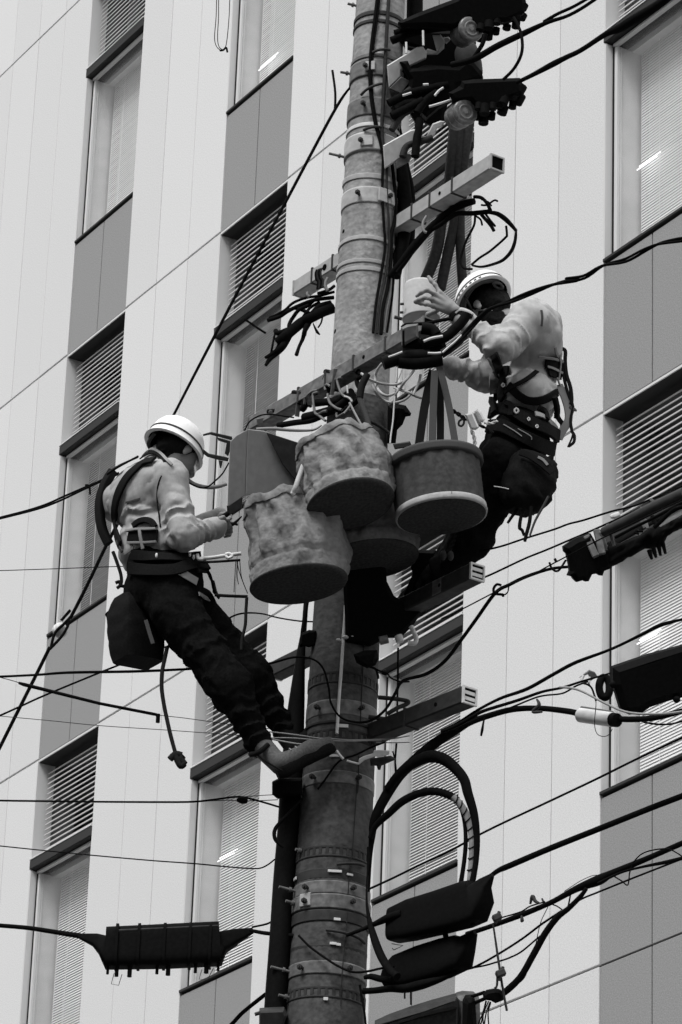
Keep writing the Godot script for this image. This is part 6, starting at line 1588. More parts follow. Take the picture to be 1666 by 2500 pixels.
	g = Geo.new(); g.tube(pv([-161, 9839, -15960, -168, 9819, -15960, -164, 9788, -15960, -155, 9770, -15960, -157, 9732, -15960]), 0.005, 10, 5)
	part(o, "tie", g, M.cable_black)
	g = Geo.new(); g.tube(pv([-152, 9842, -15960, -160, 9823, -15960, -156, 9792, -15960, -147, 9773, -15960, -148, 9735, -15960]), 0.005, 10, 5)
	part(o, "tie", g, M.cable_dark)
	g = Geo.new(); g.tube(pv([-144, 9846, -15960, -152, 9826, -15960, -148, 9795, -15960, -139, 9777, -15960, -140, 9739, -15960]), 0.005, 10, 5)
	part(o, "tie", g, M.cable_black)
	g = Geo.new(); g.tube(pv([-136, 9849, -15960, -143, 9830, -15960, -139, 9799, -15960, -130, 9780, -15960, -132, 9742, -15960]), 0.005, 10, 5)
	part(o, "tie", g, M.cable_dark)
	g = Geo.new(); g.tube(pv([-200, 9704, -15940, -203, 9692, -15940, -194, 9680, -15940]), 0.008, 10, 5)
	part(o, "band", g, M.webbing_light)
	g = Geo.new(); g.tube(pv([-106, 9787, -15940, -116, 9761, -15940, -115, 9736, -15940, -106, 9718, -15940]), 0.008, 10, 5)
	part(o, "band", g, M.webbing_light)
	cable("loose_cable", "black cable bundle below the pale arm, main trunk tied under the arm", "cable", "black cable bundle below the pale arm", M.cable_black, pv([189, 9571, -15480, 239, 9623, -15444, 296, 9691, -15402, 354, 9749, -15360, 403, 9790, -15324, 461, 9828, -15282, 519, 9842, -15240, 569, 9840, -15204]), [0.0174, 0.0191, 0.0226, 0.0209, 0.0191, 0.0173, 0.019, 0.0155], 8)
	cable("loose_cable", "black cable bundle below the pale arm, second strand of the trunk", "cable", "black cable bundle below the pale arm", M.cable_black, pv([223, 9580, -15456, 272, 9641, -15420, 337, 9735, -15372, 420, 9770, -15312, 486, 9800, -15264, 561, 9779, -15210, 644, 9760, -15150]), 0.0116, 8)
	cable("loose_cable", "black cable bundle below the pale arm, top of the torn end", "cable", "black cable bundle below the pale arm", M.cable_black, pv([568, 9864, -15204, 601, 9847, -15180, 627, 9810, -15162, 644, 9765, -15150]), 0.0086, 8)
	cable("loose_cable", "black cable bundle below the pale arm, torn end towards the loop", "cable", "black cable bundle below the pale arm", M.cable_black, pv([640, 9757, -15153, 678, 9735, -15126, 719, 9687, -15096, 761, 9620, -15066]), [0.0086, 0.0112, 0.012, 0.0077], 8)
	cable("loose_cable", "black cable bundle below the pale arm, outer arc of the loop", "cable", "black cable bundle below the pale arm", M.cable_black, pv([761, 9625, -15066, 758, 9573, -15069, 742, 9522, -15081, 706, 9487, -15108, 658, 9480, -15144, 608, 9484, -15180, 567, 9505, -15210]), [0.0051, 0.0077, 0.0085, 0.0077, 0.0068, 0.006, 0.0051], 8)
	cable("loose_cable", "black cable bundle below the pale arm, inner chord of the loop", "cable", "black cable bundle below the pale arm", M.cable_black, pv([716, 9659, -15099, 720, 9615, -15096, 713, 9599, -15102, 648, 9554, -15150, 599, 9533, -15186, 563, 9509, -15213]), 0.0057, 8)
	cable("loose_cable", "black cable bundle below the pale arm, drooping side of the loop", "cable", "black cable bundle below the pale arm", M.cable_black, pv([574, 9770, -15201, 571, 9714, -15204, 539, 9648, -15228, 520, 9588, -15243, 513, 9543, -15249, 530, 9503, -15237, 567, 9486, -15210]), 0.0057, 8)
	cable("loose_cable", "black cable bundle below the pale arm, frayed tip pointing right", "cable", "black cable bundle below the pale arm", M.cable_black, pv([602, 9809, -15180, 627, 9800, -15162, 660, 9813, -15138, 675, 9803, -15127]), 0.0048, 8)
	cable("loose_cable", "black cable bundle below the pale arm, frayed end hanging down", "cable", "black cable bundle below the pale arm", M.cable_black, pv([595, 9773, -15186, 616, 9737, -15171, 646, 9688, -15150, 661, 9654, -15139]), 0.0086, 8)
	cable("loose_cable", "black cable bundle below the pale arm, second frayed end", "cable", "black cable bundle below the pale arm", M.cable_black, pv([611, 9777, -15174, 641, 9719, -15153, 666, 9676, -15135]), 0.0057, 8)
	cable("loose_cable", "black cable bundle below the pale arm, third frayed end", "cable", "black cable bundle below the pale arm", M.cable_black, pv([578, 9759, -15198, 600, 9733, -15183, 608, 9701, -15177]), 0.0048, 8)
	cable("loose_cable", "black cable bundle below the pale arm, short frayed wire", "cable", "black cable bundle below the pale arm", M.cable_black, pv([602, 9838, -15180, 635, 9812, -15156, 648, 9788, -15147]), 0.0038, 8)
	cable("loose_cable", "black cable bundle below the pale arm, tie at the arm", "cable", "black cable bundle below the pale arm", M.cable_black, pv([551, 9879, -15216, 538, 9908, -15225, 567, 9927, -15204]), 0.0067, 8)
	cable("tie_band", "pale band tying the bundle to the arm, near the pole", "cable", "bands tying the bundle", M.webbing_light, pv([350, 9804, -15300, 334, 9765, -15300, 339, 9726, -15300, 352, 9717, -15300]), 0.0067, 8)
	cable("tie_band", "pale band tying the bundle to the arm, near its end", "cable", "bands tying the bundle", M.webbing_light, pv([570, 9980, -15300, 549, 9949, -15300, 554, 9925, -15300]), 0.0068, 8)
	g = Geo.new(); g.tube(pv([69, 8825, -15000, 96, 8791, -14971, 122, 8783, -14985, 158, 8789, -15021, 204, 8788, -15027, 239, 8778, -14994, 270, 8786, -14970]), 0.0062, 8, 5)
	single("coiled_rope", "pale braided rope coil under the middle arm, upper horizontal run", "rope", g, M.rope, "coiled pale ropes at the centre")
	g = Geo.new(); g.tube(pv([119, 8760, -14975, 134, 8727, -14978, 153, 8719, -15013, 182, 8706, -15029, 220, 8687, -15002, 255, 8682, -14972, 280, 8704, -14982]), 0.0059, 8, 5)
	single("coiled_rope", "pale braided rope coil under the middle arm, lowest loop", "rope", g, M.rope, "coiled pale ropes at the centre")
	g = Geo.new(); g.tube(pv([161, 8867, -14973, 141, 8850, -15005, 132, 8822, -15030, 140, 8767, -15011, 162, 8719, -14976, 191, 8707, -14976, 223, 8739, -15011, 240, 8772, -15030]), 0.0065, 8, 5)
	single("coiled_rope", "pale braided rope coil under the middle arm, tall loop nearest the pole", "rope", g, M.rope, "coiled pale ropes at the centre")
	g = Geo.new(); g.tube(pv([336, 8913, -14996, 311, 8900, -15027, 305, 8860, -15019, 284, 8810, -14983, 263, 8776, -14972, 247, 8759, -15002]), 0.0065, 8, 5)
	single("coiled_rope", "pale braided rope coil under the middle arm, right strand rising to the hand", "rope", g, M.rope, "coiled pale ropes at the centre")
	g = Geo.new(); g.tube(pv([337, 8843, -15023, 331, 8805, -15025, 314, 8748, -14991, 304, 8711, -14970]), 0.0059, 8, 5)
	single("coiled_rope", "pale braided rope coil under the middle arm, far right strand", "rope", g, M.rope, "coiled pale ropes at the centre")
	g = Geo.new(); g.tube(pv([233, 8767, -15029, 261, 8746, -14999, 293, 8722, -14971, 318, 8714, -14985, 344, 8723, -15021]), 0.0059, 8, 5)
	single("coiled_rope", "pale braided rope coil under the middle arm, strand crossing to the straps", "rope", g, M.rope, "coiled pale ropes at the centre")
	g = Geo.new(); g.tube(pv([218, 8765, -15008, 236, 8737, -14974, 226, 8715, -14978, 221, 8697, -15014]), 0.0049, 8, 5)
	single("coiled_rope", "pale braided rope coil under the middle arm, small inner turn", "rope", g, M.rope, "coiled pale ropes at the centre")
	g = Geo.new(); g.tube(pv([262, 8687, -14980, 286, 8707, -14973, 300, 8747, -15005]), 0.0058, 8, 5)
	single("coiled_rope", "pale braided rope coil under the middle arm, short end at lower right", "rope", g, M.rope, "coiled pale ropes at the centre")
	cable("bare_wire", "thin bright wire end among the ropes, upper", "cable", "thin bright wires among the ropes", M.bright_steel, pv([228, 8825, -14920, 227, 8789, -14920, 226, 8750, -14920]), 0.0037, 8)
	cable("bare_wire", "thin bright wire end among the ropes, slanting", "cable", "thin bright wires among the ropes", M.bright_steel, pv([250, 8816, -14920, 242, 8790, -14920, 235, 8766, -14920]), 0.0037, 8)
	cable("bare_wire", "thin bright wire end among the ropes, long one down the pole", "cable", "thin bright wires among the ropes", M.bright_steel, pv([222, 8680, -14920, 220, 8633, -14920, 217, 8555, -14920, 210, 8485, -14920, 208, 8447, -14920]), 0.0037, 8)
	cable("bare_wire", "thin bright wire end among the ropes, left of the ropes", "cable", "thin bright wires among the ropes", M.bright_steel, pv([6, 8725, -14920, 10, 8686, -14920]), 0.0037, 8)
	cable("bag_sling", "pale sling rope from the arm to the tilted bag", "sling", "", M.rope, pv([19, 8621, -14880, 42, 8576, -14880, 68, 8527, -14880, 97, 8478, -14880, 119, 8448, -14880, 123, 8433, -14880]), 0.0055, 8)
	cable("bag_sling", "dark webbing sling beside the pale rope", "sling", "", M.webbing_grey, pv([62, 8650, -14880, 79, 8601, -14880, 98, 8551, -14880, 110, 8509, -14880, 115, 8482, -14880]), 0.0128, 8)
	cable("bag_sling", "bright hook wire above the slings", "sling", "", M.bright_steel, pv([-7, 8651, -14880, 15, 8644, -14880, 31, 8626, -14880]), 0.0037, 8)
	cable("bag_sling", "short pale sling left of the hook", "sling", "", M.webbing_light, pv([-4, 8566, -14880, 16, 8594, -14880, 26, 8614, -14880]), 0.0046, 8)
	cable("bag_sling", "thick dark rope at the sling top", "sling", "", M.rope_dark, pv([95, 8764, -14880, 72, 8705, -14880, 64, 8646, -14880]), 0.0165, 8)
	cable("bag_sling", "dull stay crossing the pole behind the tilted bag", "sling", "", M.dull_steel, pv([113, 8765, -15380, 142, 8754, -15380, 172, 8736, -15380, 209, 8709, -15380]), 0.0076, 8)
	cable("work_cable", "black band above the working clamp", "cable", "cables being worked on at the centre", M.cable_black, pv([241, 8936, -14740, 262, 8951, -14740, 318, 8957, -14740, 353, 8961, -14740, 401, 8975, -14740, 457, 8989, -14740]), 0.0082, 8)
	cable("work_cable", "thick black cable held by the right worker", "cable", "cables being worked on at the centre", M.cable_black, pv([334, 8852, -14720, 386, 8866, -14720, 438, 8888, -14720, 472, 8921, -14720, 506, 8961, -14720, 529, 9001, -14720]), 0.0238, 8)
	cable("work_cable", "second dark cable held by the right worker", "cable", "cables being worked on at the centre", M.cable_dark, pv([422, 8792, -14700, 456, 8817, -14700, 487, 8849, -14700, 521, 8889, -14700]), 0.0201, 8)
	cable("work_cable", "bright metal edge of the clamp", "cable", "cables being worked on at the centre", M.bright_steel, pv([339, 8841, -14680, 374, 8858, -14680, 423, 8870, -14680]), 0.0064, 8)
	cable("work_cable", "lower bright metal edge", "cable", "cables being worked on at the centre", M.bright_steel, pv([358, 8774, -14660, 389, 8774, -14660, 417, 8778, -14660]), 0.0054, 8)
	cable("work_cable", "bright edge along the second cable", "cable", "cables being worked on at the centre", M.bright_steel, pv([423, 8770, -14640, 450, 8799, -14640, 478, 8827, -14640, 505, 8859, -14640]), 0.0045, 8)
	cable("work_cable", "bright edge under the middle arm", "cable", "cables being worked on at the centre", M.bright_steel, pv([184, 8728, -14620, 212, 8740, -14620, 244, 8756, -14620]), 0.0045, 8)
	cable("work_cable", "black cable along the bottom of the clamp", "cable", "cables being worked on at the centre", M.cable_black, pv([251, 8820, -14740, 293, 8818, -14740, 335, 8808, -14740, 423, 8812, -14740]), 0.0128, 8)
	cable("work_cable", "black core inside the clamp", "cable", "cables being worked on at the centre", M.cover_black, pv([329, 8936, -14740, 374, 8930, -14740, 396, 8904, -14740]), 0.0275, 8)
	cable("work_cable", "black bundle under the middle arm end", "cable", "cables being worked on at the centre", M.cover_black, pv([162, 8754, -14740, 231, 8780, -14740, 301, 8795, -14740, 371, 8798, -14740]), 0.031, 8)
	cable("work_cable", "second black bundle under the middle arm end", "cable", "cables being worked on at the centre", M.cable_black, pv([232, 8765, -14740, 302, 8760, -14740, 371, 8771, -14740, 423, 8784, -14740]), 0.0292, 8)
	o = thing("cable_clamp", "grey curved clamp body on the end of the middle arm", "clamp", Vector3(0.271, 8.857, -14.74))
	g = Geo.new(); g.prism(pv([236, 8927, -14730, 261, 8941, -14724, 312, 8947, -14721, 316, 8890, -14746, 258, 8857, -14760, 244, 8857, -14760]), Vector3(0, -0.4, 0.9165), 0.1, 0.012)
	part(o, "body", g, M.steel)
	g = Geo.new(); g.prism(pv([245, 8878, -14803, 315, 8911, -14788, 335, 8900, -14793, 422, 8916, -14786, 437, 8894, -14796, 445, 8872, -14805, 425, 8852, -14814, 253, 8852, -14814]), Vector3(0, -0.4, 0.9165), 0.12, 0.02)
	part(o, "jaw", g, M.cover_black)
	g = Geo.new(); g.prism(pv([242, 8884, -14666, 252, 8885, -14666, 255, 8824, -14693, 245, 8821, -14694]), Vector3(0, -0.4, 0.9165), 0.02, 0.002)
	part(o, "band", g, M.cover_black)
	o = thing("sleeve_cover", "pale plastic cylinder held by the right worker beside the pole", "cover", Vector3(0.327, 9.119, -15.02))
	var sx := Transform3D(Basis(Quaternion(Vector3.UP, Vector3(-0.065, 0.998, 0))), Vector3(0.333, 9.119, -15.02))
	g = Geo.new(); g.lathe(sx, [Vector2(0.003, -0.004), Vector2(0.0847, -0.004), Vector2(0.0882, 0.006), Vector2(0.0703, 0.1709), Vector2(0.0675, 0.1819), Vector2(0.0562, 0.1874), Vector2(0.004, 0.1893)], 36); part(o, "shell", g, M.cover_white)
	g = Geo.new(); g.tube([Vector3(0.244, 9.088, -14.96), Vector3(0.209, 9.097, -14.96)], 0.008, 8, 1); part(o, "pin", g, M.dull_steel)
	g = Geo.new(); g.tube([Vector3(0.251, 9.165, -14.96), Vector3(0.234, 9.164, -14.96)], 0.006, 8, 1); part(o, "stud", g, M.dull_steel)
	g = Geo.new(); g.tube([Vector3(0.25, 9.122, -14.96), Vector3(0.234, 9.121, -14.96)], 0.006, 8, 1); part(o, "stud", g, M.dull_steel)
	o = thing("rope_grab", "bright white rope grab on the lanyard beside the right worker", "rope grab", Vector3(0.577, 8.546, -14.87))
	g = Geo.new(); g.prism(pv([535, 8568, -14846, 569, 8578, -14842, 601, 8517, -14868, 587, 8506, -14873, 563, 8507, -14872]), Vector3(0, -0.4, 0.9165), 0.05, 0.01)
	part(o, "cheek", g, M.white_plastic)
	g = Geo.new(); g.prism(pv([578, 8589, -14852, 592, 8599, -14847, 608, 8587, -14852, 626, 8556, -14866, 619, 8544, -14872, 601, 8546, -14871]), Vector3(0, -0.4, 0.9165), 0.04, 0.01)
	part(o, "cam_lever", g, M.white_plastic)
	g = Geo.new(); g.prism(pv([568, 8592, -14879, 582, 8595, -14878, 616, 8548, -14899, 602, 8536, -14904]), Vector3(0, -0.4, 0.9165), 0.03, 0.006)
	part(o, "spine", g, M.bright_steel)
	g = Geo.new(); g.twist(pv([471, 8595, -14860, 500, 8580, -14860, 524, 8562, -14860, 542, 8546, -14860]), 0.0054, 0.05, 2, 5); part(o, "lanyard_rope", g, M.rope_dark)
	g = Geo.new(); g.twist(pv([566, 8499, -14860, 578, 8471, -14860, 584, 8433, -14860, 580, 8394, -14860, 575, 8362, -14860]), 0.0049, 0.05, 2, 5); part(o, "lanyard_rope", g, M.rope)
	g = Geo.new(); g.twist(pv([600, 8523, -14860, 630, 8512, -14860, 665, 8487, -14860]), 0.0039, 0.05, 2, 5); part(o, "lanyard_rope", g, M.webbing)
	g = Geo.new(); g.twist(pv([623, 8537, -14860, 653, 8535, -14860, 682, 8549, -14860]), 0.0039, 0.05, 2, 5); part(o, "lanyard_rope", g, M.bright_steel)
	g = Geo.new(); g.tube(pv([533, 8553, -14860, 513, 8542, -14860, 510, 8523, -14860, 522, 8517, -14860, 532, 8530, -14860, 533, 8553, -14860]), 0.005, 10, 5)
	part(o, "ring", g, M.dull_steel)
	o = thing("spacer_rod", "thin dark rod hanging from the lashed bundle down to the bracket", "rod", Vector3(0.729, 6.059, -14.8))
	g = Geo.new(); g.tube(pv([701, 6196, -14800, 709, 6148, -14800, 723, 6059, -14800, 744, 5932, -14800, 765, 5824, -14800]), [0.0043, 0.0043, 0.0051, 0.0051, 0.0051], 10, 5)
	part(o, "rod", g, M.cable_dark)
	g = Geo.new(); g.bar(Vector3(0.698, 6.21, -14.78), Vector3(0.734, 6.228, -14.78), 0.028, 0.03, Vector3.UP, 0.006); g.bar(Vector3(0.708, 6.19, -14.78), Vector3(0.726, 6.246, -14.78), 0.012, 0.014, Vector3.UP, 0.003); part(o, "clamp", g, M.dull_steel)
	g = Geo.new(); g.bar(Vector3(0.716, 5.968, -14.78), Vector3(0.755, 5.986, -14.78), 0.0308, 0.03, Vector3.UP, 0.006); g.bar(Vector3(0.728, 5.945, -14.78), Vector3(0.746, 6.007, -14.78), 0.012, 0.014, Vector3.UP, 0.003); part(o, "clamp", g, M.dull_steel)
	g = Geo.new(); g.tube(pv([723, 5976, -14800, 722, 5931, -14800, 713, 5918, -14800]), 0.005, 10, 5)
	part(o, "link", g, M.cable_dark)
	cable("cable_clip", "small dark clip on the cable, standing up on the lashed bundle", "cable", "small clips on cables", M.dull_steel, pv([865, 6339, -14958, 873, 6370, -14949, 885, 6347, -14939, 900, 6334, -14925]), [0.0043, 0.0087, 0.0078, 0.0052], 8)
	cable("cable_clip", "small dark clip on the cable, hanging under the lashed bundle", "cable", "small clips on cables", M.dull_steel, pv([830, 6296, -14990, 833, 6276, -14987, 829, 6270, -14991]), [0.0043, 0.0083, 0.0052], 8)
	cable("cable_clip", "small dark clip on the cable, second one standing on the lashed bundle", "cable", "small clips on cables", M.dull_steel, pv([912, 6351, -14914, 918, 6336, -14909]), [0.0043, 0.0052], 8)
	cable("cable_clip", "small dark clip on the cable, on the arch of the thickest cable", "cable", "small clips on cables", M.dull_steel, pv([850, 7069, -14433, 859, 7040, -14425, 836, 7018, -14447, 871, 7007, -14414]), [0.0043, 0.0086, 0.0077, 0.0051], 8)
	o = thing("metal_sleeve", "pale metal sleeve clamped round the thickest cable at right", "sleeve", Vector3(1.127, 7.137, -14.8))
	g = Geo.new(); g.tube([Vector3(1.068, 7.18, -14.9), Vector3(1.193, 7.105, -14.74)], 0.0319, 20, 1); part(o, "shell", g, M.bright_steel)
	g = Geo.new(); g.tube([Vector3(1.193, 7.105, -14.74), Vector3(1.211, 7.095, -14.718)], 0.0303, 16, 1); part(o, "end_cap", g, M.cover_black)
	g = Geo.new(); g.bar(Vector3(1.068, 7.212, -14.9), Vector3(1.193, 7.134, -14.74), 0.01, 0.02, Vector3.UP, 0.002); part(o, "seam", g, M.steel)
	o = thing("wire_clip", "small metal clip joining wires left of the right edge closure", "clip", Vector3(1.079, 7.268, -14.65))
	g = Geo.new(); g.prism(pv([1040, 7247, -14625, 1082, 7279, -14611, 1105, 7272, -14614, 1118, 7255, -14622, 1090, 7237, -14630, 1077, 7262, -14618]), Vector3(0, -0.4, 0.9165), 0.03, 0.004)
	part(o, "wedge", g, M.steel)
	g = Geo.new(); g.tube(pv([1057, 7248, -14600, 1050, 7227, -14600, 1060, 7213, -14600, 1079, 7215, -14600, 1082, 7242, -14600]), 0.006, 10, 5)
	part(o, "bail", g, M.bright_steel)
	cable("wire_curl", "black wire curling below the small metal clip", "cable", "", M.cable_black, pv([1046, 7141, -14410, 1072, 7116, -14386, 1084, 7083, -14375, 1093, 7047, -14367]), 0.0043, 8)
	o = thing("cable_ring", "dark tie ring where the slack cable leaves the wire", "ring", Vector3(0.708, 7.834, -15.1))
	g = Geo.new(); g.tube(pv([723, 7843, -15070, 703, 7847, -15070, 689, 7826, -15070, 694, 7803, -15070, 727, 7799, -15070, 732, 7790, -15070]), 0.006, 10, 5)
	part(o, "ring", g, M.cable_black)
	g = Geo.new(); g.tube(pv([756, 7845, -15070, 753, 7816, -15070, 740, 7800, -15070, 727, 7804, -15070]), 0.003, 10, 5)
	part(o, "tail", g, M.cable_black)
	o = thing("wire_tie", "dark tie on the thin wire left of the terminal box", "tie", Vector3(0.931, 7.821, -14.8))
	g = Geo.new(); g.tube(pv([921, 7869, -14850, 935, 7838, -14850, 961, 7832, -14850, 993, 7883, -14850]), 0.005, 10, 5)
	part(o, "tie", g, M.cable_black)
	g = Geo.new(); g.tube(pv([944, 7888, -14850, 952, 7874, -14850]), 0.006, 10, 1)
	part(o, "stub", g, M.cable_black)
	cable("cable_tail", "short dark tail hanging under the thickest cable", "cable", "", M.cable_black, pv([656, 7183, -14974, 651, 7154, -14980, 647, 7125, -14984, 643, 7100, -14988]), [0.0036, 0.0044, 0.0062, 0.0044], 8)
	o = thing("spreader_rod", "black rod in the wire below the left worker with a hooked end", "rod", Vector3(-1.127, 7.535, -15.9))
	g = Geo.new(); g.tube(pv([-1458, 7610, -15900, -1434, 7603, -15900, -1081, 7524, -15900, -813, 7479, -15900]), [0.006, 0.009, 0.0075, 0.0075], 10, 1)
	part(o, "rod", g, M.cover_black)
	g = Geo.new(); g.tube(pv([-806, 7482, -15900, -806, 7441, -15900]), 0.01, 10, 1)
	part(o, "end_hook", g, M.cover_black)
	o = thing("wire_joint", "small black joint on the level cable near the conduit", "joint", Vector3(-0.399, 7.045, -15.8))
	g = Geo.new(); g.loft(pv([-424, 7046, -15800, -399, 7045, -15800, -374, 7042, -15800]), [0.006, 0.014, 0.009], [0.006, 0.016, 0.01], 3.0, Vector3.UP, 12, 2); part(o, "body", g, M.cover_black)
	g = Geo.new(); g.tube(pv([-757, 7621, -15400, -766, 7560, -15400, -774, 7499, -15400, -772, 7424, -15400, -759, 7350, -15400, -741, 7276, -15400, -719, 7195, -15400, -694, 7115, -15400]), 0.0092, 8, 5)
	single("hanging_rope", "dark rope hanging below the left worker with a knotted end", "rope", g, M.rope_dark)
	o = thing("rope_knot", "dark knot and tail at the end of the hanging rope", "knot", Vector3(-0.678, 7.079, -15.4))
	g = Geo.new(); g.tube(pv([-717, 7086, -15400, -694, 7111, -15400, -666, 7107, -15400]), 0.015, 10, 5)
	part(o, "turn", g, M.rope_dark)
	g = Geo.new(); g.tube(pv([-694, 7115, -15400, -685, 7086, -15400, -667, 7057, -15400, -653, 7069, -15400]), 0.015, 10, 5)
	part(o, "turn", g, M.rope_dark)
	g = Geo.new(); g.tube(pv([-659, 7105, -15400, -668, 7090, -15400, -650, 7065, -15400]), 0.015, 10, 5)
	part(o, "turn", g, M.rope_dark)
	o = thing("positioning_lanyard", "bright shackle and rope lanyard from left worker to the pole", "lanyard", Vector3(-0.543, 8.026, -15.3))
	g = Geo.new(); g.tube(pv([-636, 8004, -15280, -572, 8013, -15280, -513, 8025, -15280, -443, 8038, -15280]), 0.009, 10, 5)
	part(o, "rope", g, M.bright_steel)
	g = Geo.new(); g.tube(pv([-640, 8022, -15270, -633, 8000, -15270, -612, 7999, -15270]), 0.008, 10, 5)
	part(o, "shackle", g, M.bright_steel)
	g = Geo.new(); g.tube(pv([-513, 8023, -15260, -495, 8027, -15260, -483, 8015, -15260, -500, 8005, -15260, -513, 8017, -15260]), 0.007, 10, 5)
	part(o, "snap_hook", g, M.white_plastic)
	g = Geo.new(); g.tube(pv([-635, 7988, -15280, -571, 7992, -15280, -512, 7998, -15280, -445, 8006, -15280]), 0.006, 10, 5)
	part(o, "second_rope", g, M.rope_dark)
	cable("waist_rope", "short black rope from the left worker belt to the bags", "cable", "", M.rope_dark, pv([-555, 7860, -15350, -498, 7858, -15350, -406, 7858, -15350]), 0.0074, 8)
	cable("hanging_strap", "black strap hanging under the left canvas bag", "cable", "", M.rope_dark, pv([-407, 7813, -15250, -408, 7749, -15250, -408, 7681, -15250, -419, 7613, -15250, -420, 7560, -15250]), 0.0073, 8)
	cable("conduit_tail", "thin black cable dropping from the bags to the conduit", "cable", "", M.cable_black, pv([-138, 7931, -15550, -147, 7850, -15550, -155, 7781, -15550, -159, 7704, -15550]), 0.0084, 8)
	cable("thin_cord", "thin dark cord hanging left of the canvas bag, leftmost", "cable", "thin cords left of the canvas bag", M.cable_black, pv([-463, 7965, -15200, -464, 7867, -15200, -464, 7816, -15200]), 0.002, 6)
	cable("thin_cord", "thin dark cord hanging left of the canvas bag, second", "cable", "thin cords left of the canvas bag", M.cable_black, pv([-454, 7965, -15200, -454, 7899, -15200, -446, 7855, -15200]), 0.002, 6)
	cable("thin_cord", "thin dark cord hanging left of the canvas bag, rightmost", "cable", "thin cords left of the canvas bag", M.cable_black, pv([-445, 7966, -15200, -433, 7887, -15200, -403, 7812, -15200]), 0.002, 6)
	cable("thin_cord", "thin dark cord hanging left of the canvas bag, third", "cable", "thin cords left of the canvas bag", M.cable_black, pv([-457, 7965, -15200, -446, 7918, -15200, -422, 7856, -15200]), 0.002, 6)
	o = thing("hook_bracket", "two black hook brackets between the helmet and the grey box", "bracket", Vector3(-0.578, 8.595, -15.4))
	g = Geo.new(); g.prism(pv([-649, 8677, -15398, -612, 8688, -15393, -515, 8671, -15400, -511, 8654, -15408, -569, 8666, -15402, -615, 8676, -15398, -648, 8669, -15401]), Vector3(0, -0.4, 0.9165), 0.02, 0.003)
	part(o, "hook_arm", g, M.dull_steel)
	g = Geo.new(); g.prism(pv([-581, 8659, -15387, -526, 8647, -15392, -508, 8642, -15394, -529, 8580, -15421, -545, 8591, -15416, -538, 8635, -15397, -577, 8645, -15393]), Vector3(0, -0.4, 0.9165), 0.02, 0.003)
	part(o, "hook_arm", g, M.dull_steel)
	g = Geo.new(); g.prism(pv([-644, 8597, -15388, -616, 8579, -15396, -565, 8572, -15399, -525, 8565, -15402, -528, 8549, -15409, -570, 8553, -15407, -624, 8565, -15402, -643, 8578, -15396]), Vector3(0, -0.4, 0.9165), 0.02, 0.003)
	part(o, "hook_arm", g, M.dull_steel)
	g = Geo.new(); g.prism(pv([-572, 8546, -15393, -551, 8544, -15394, -557, 8513, -15407, -563, 8514, -15407]), Vector3(0, -0.4, 0.9165), 0.02, 0.003)
	part(o, "hook_arm", g, M.dull_steel)
	cable("grey_hose", "grey cable passing under the left worker helmet to the box", "cable", "", M.cable_grey, pv([-732, 8515, -15500, -701, 8483, -15500, -670, 8465, -15500, -621, 8455, -15500, -573, 8461, -15500, -532, 8476, -15500]), [0.0085, 0.0085, 0.0094, 0.0094, 0.0094, 0.0085], 8)
	cable("bracket_wire", "thin black wire curling from the bracket under the grey hose", "cable", "", M.cable_black, pv([-704, 8456, -15460, -655, 8435, -15460, -619, 8439, -15460, -585, 8470, -15460, -551, 8511, -15460, -526, 8565, -15460]), 0.0038, 8)
	cable("pale_bar", "pale bar along the top of the grey box", "bar", "", M.webbing_light, pv([-397, 8574, -15100, -320, 8580, -15100, -232, 8576, -15100, -143, 8581, -15100, -103, 8606, -15100]), [0.0074, 0.0083, 0.0074, 0.0056, 0.0037], 8)
	cable("box_wire", "black wire arching over the grey box", "cable", "", M.cable_black, pv([-453, 8611, -15200, -431, 8658, -15200, -385, 8690, -15200, -337, 8698, -15200, -278, 8692, -15200, -230, 8686, -15200]), 0.0037, 8)
	o = thing("pole_fitting", "dark lumpy fitting on the pole behind the dark bucket straps", "fitting", Vector3(0.259, 8.732, -15.5))
	g = Geo.new(); g.prism(pv([199, 8893, -15474, 249, 8901, -15470, 282, 8896, -15473, 309, 8863, -15487, 306, 8853, -15491, 284, 8849, -15493, 271, 8815, -15508, 247, 8791, -15518, 242, 8734, -15543, 202, 8732, -15544]), Vector3(0, -0.4, 0.9165), 0.08, 0.02)
	part(o, "body", g, M.cover_black)
	o = thing("pole_fitting", "dark mass of clamps and sheeting on the pole below the canvas bags", "fitting", Vector3(0.256, 7.707, -15.44))
	g = Geo.new(); g.prism(pv([12, 8049, -15319, 171, 8089, -15302, 212, 8013, -15335, 219, 7961, -15358, 254, 7902, -15384, 322, 7861, -15402, 398, 7863, -15400, 344, 7783, -15435, 290, 7730, -15459, 224, 7727, -15460, 154, 7690, -15476, 45, 7704, -15470]), Vector3(0, -0.4, 0.9165), 0.1, 0.02)
	part(o, "body", g, M.cover_black)
	g = Geo.new(); g.prism(pv([249, 8156, -15451, 440, 8162, -15448, 464, 8032, -15505, 448, 7961, -15536, 340, 7923, -15553, 300, 7974, -15531, 337, 8058, -15494, 328, 8089, -15481]), Vector3(0, -0.4, 0.9165), 0.06, 0.02)
	part(o, "wing", g, M.cover_black)
	g = Geo.new(); g.tube(pv([332, 7724, -15300, 344, 7699, -15300, 357, 7669, -15300, 351, 7644, -15300, 320, 7643, -15300]), 0.011, 10, 5)
	part(o, "hook", g, M.bright_steel)
	g = Geo.new(); g.tube(pv([277, 7676, -15300, 287, 7646, -15300]), 0.018, 10, 1)
	part(o, "lug", g, M.bright_steel)
	g = Geo.new(); g.tube(pv([194, 7648, -15300, 231, 7659, -15300]), 0.02, 10, 1)
	part(o, "lug", g, M.steel)
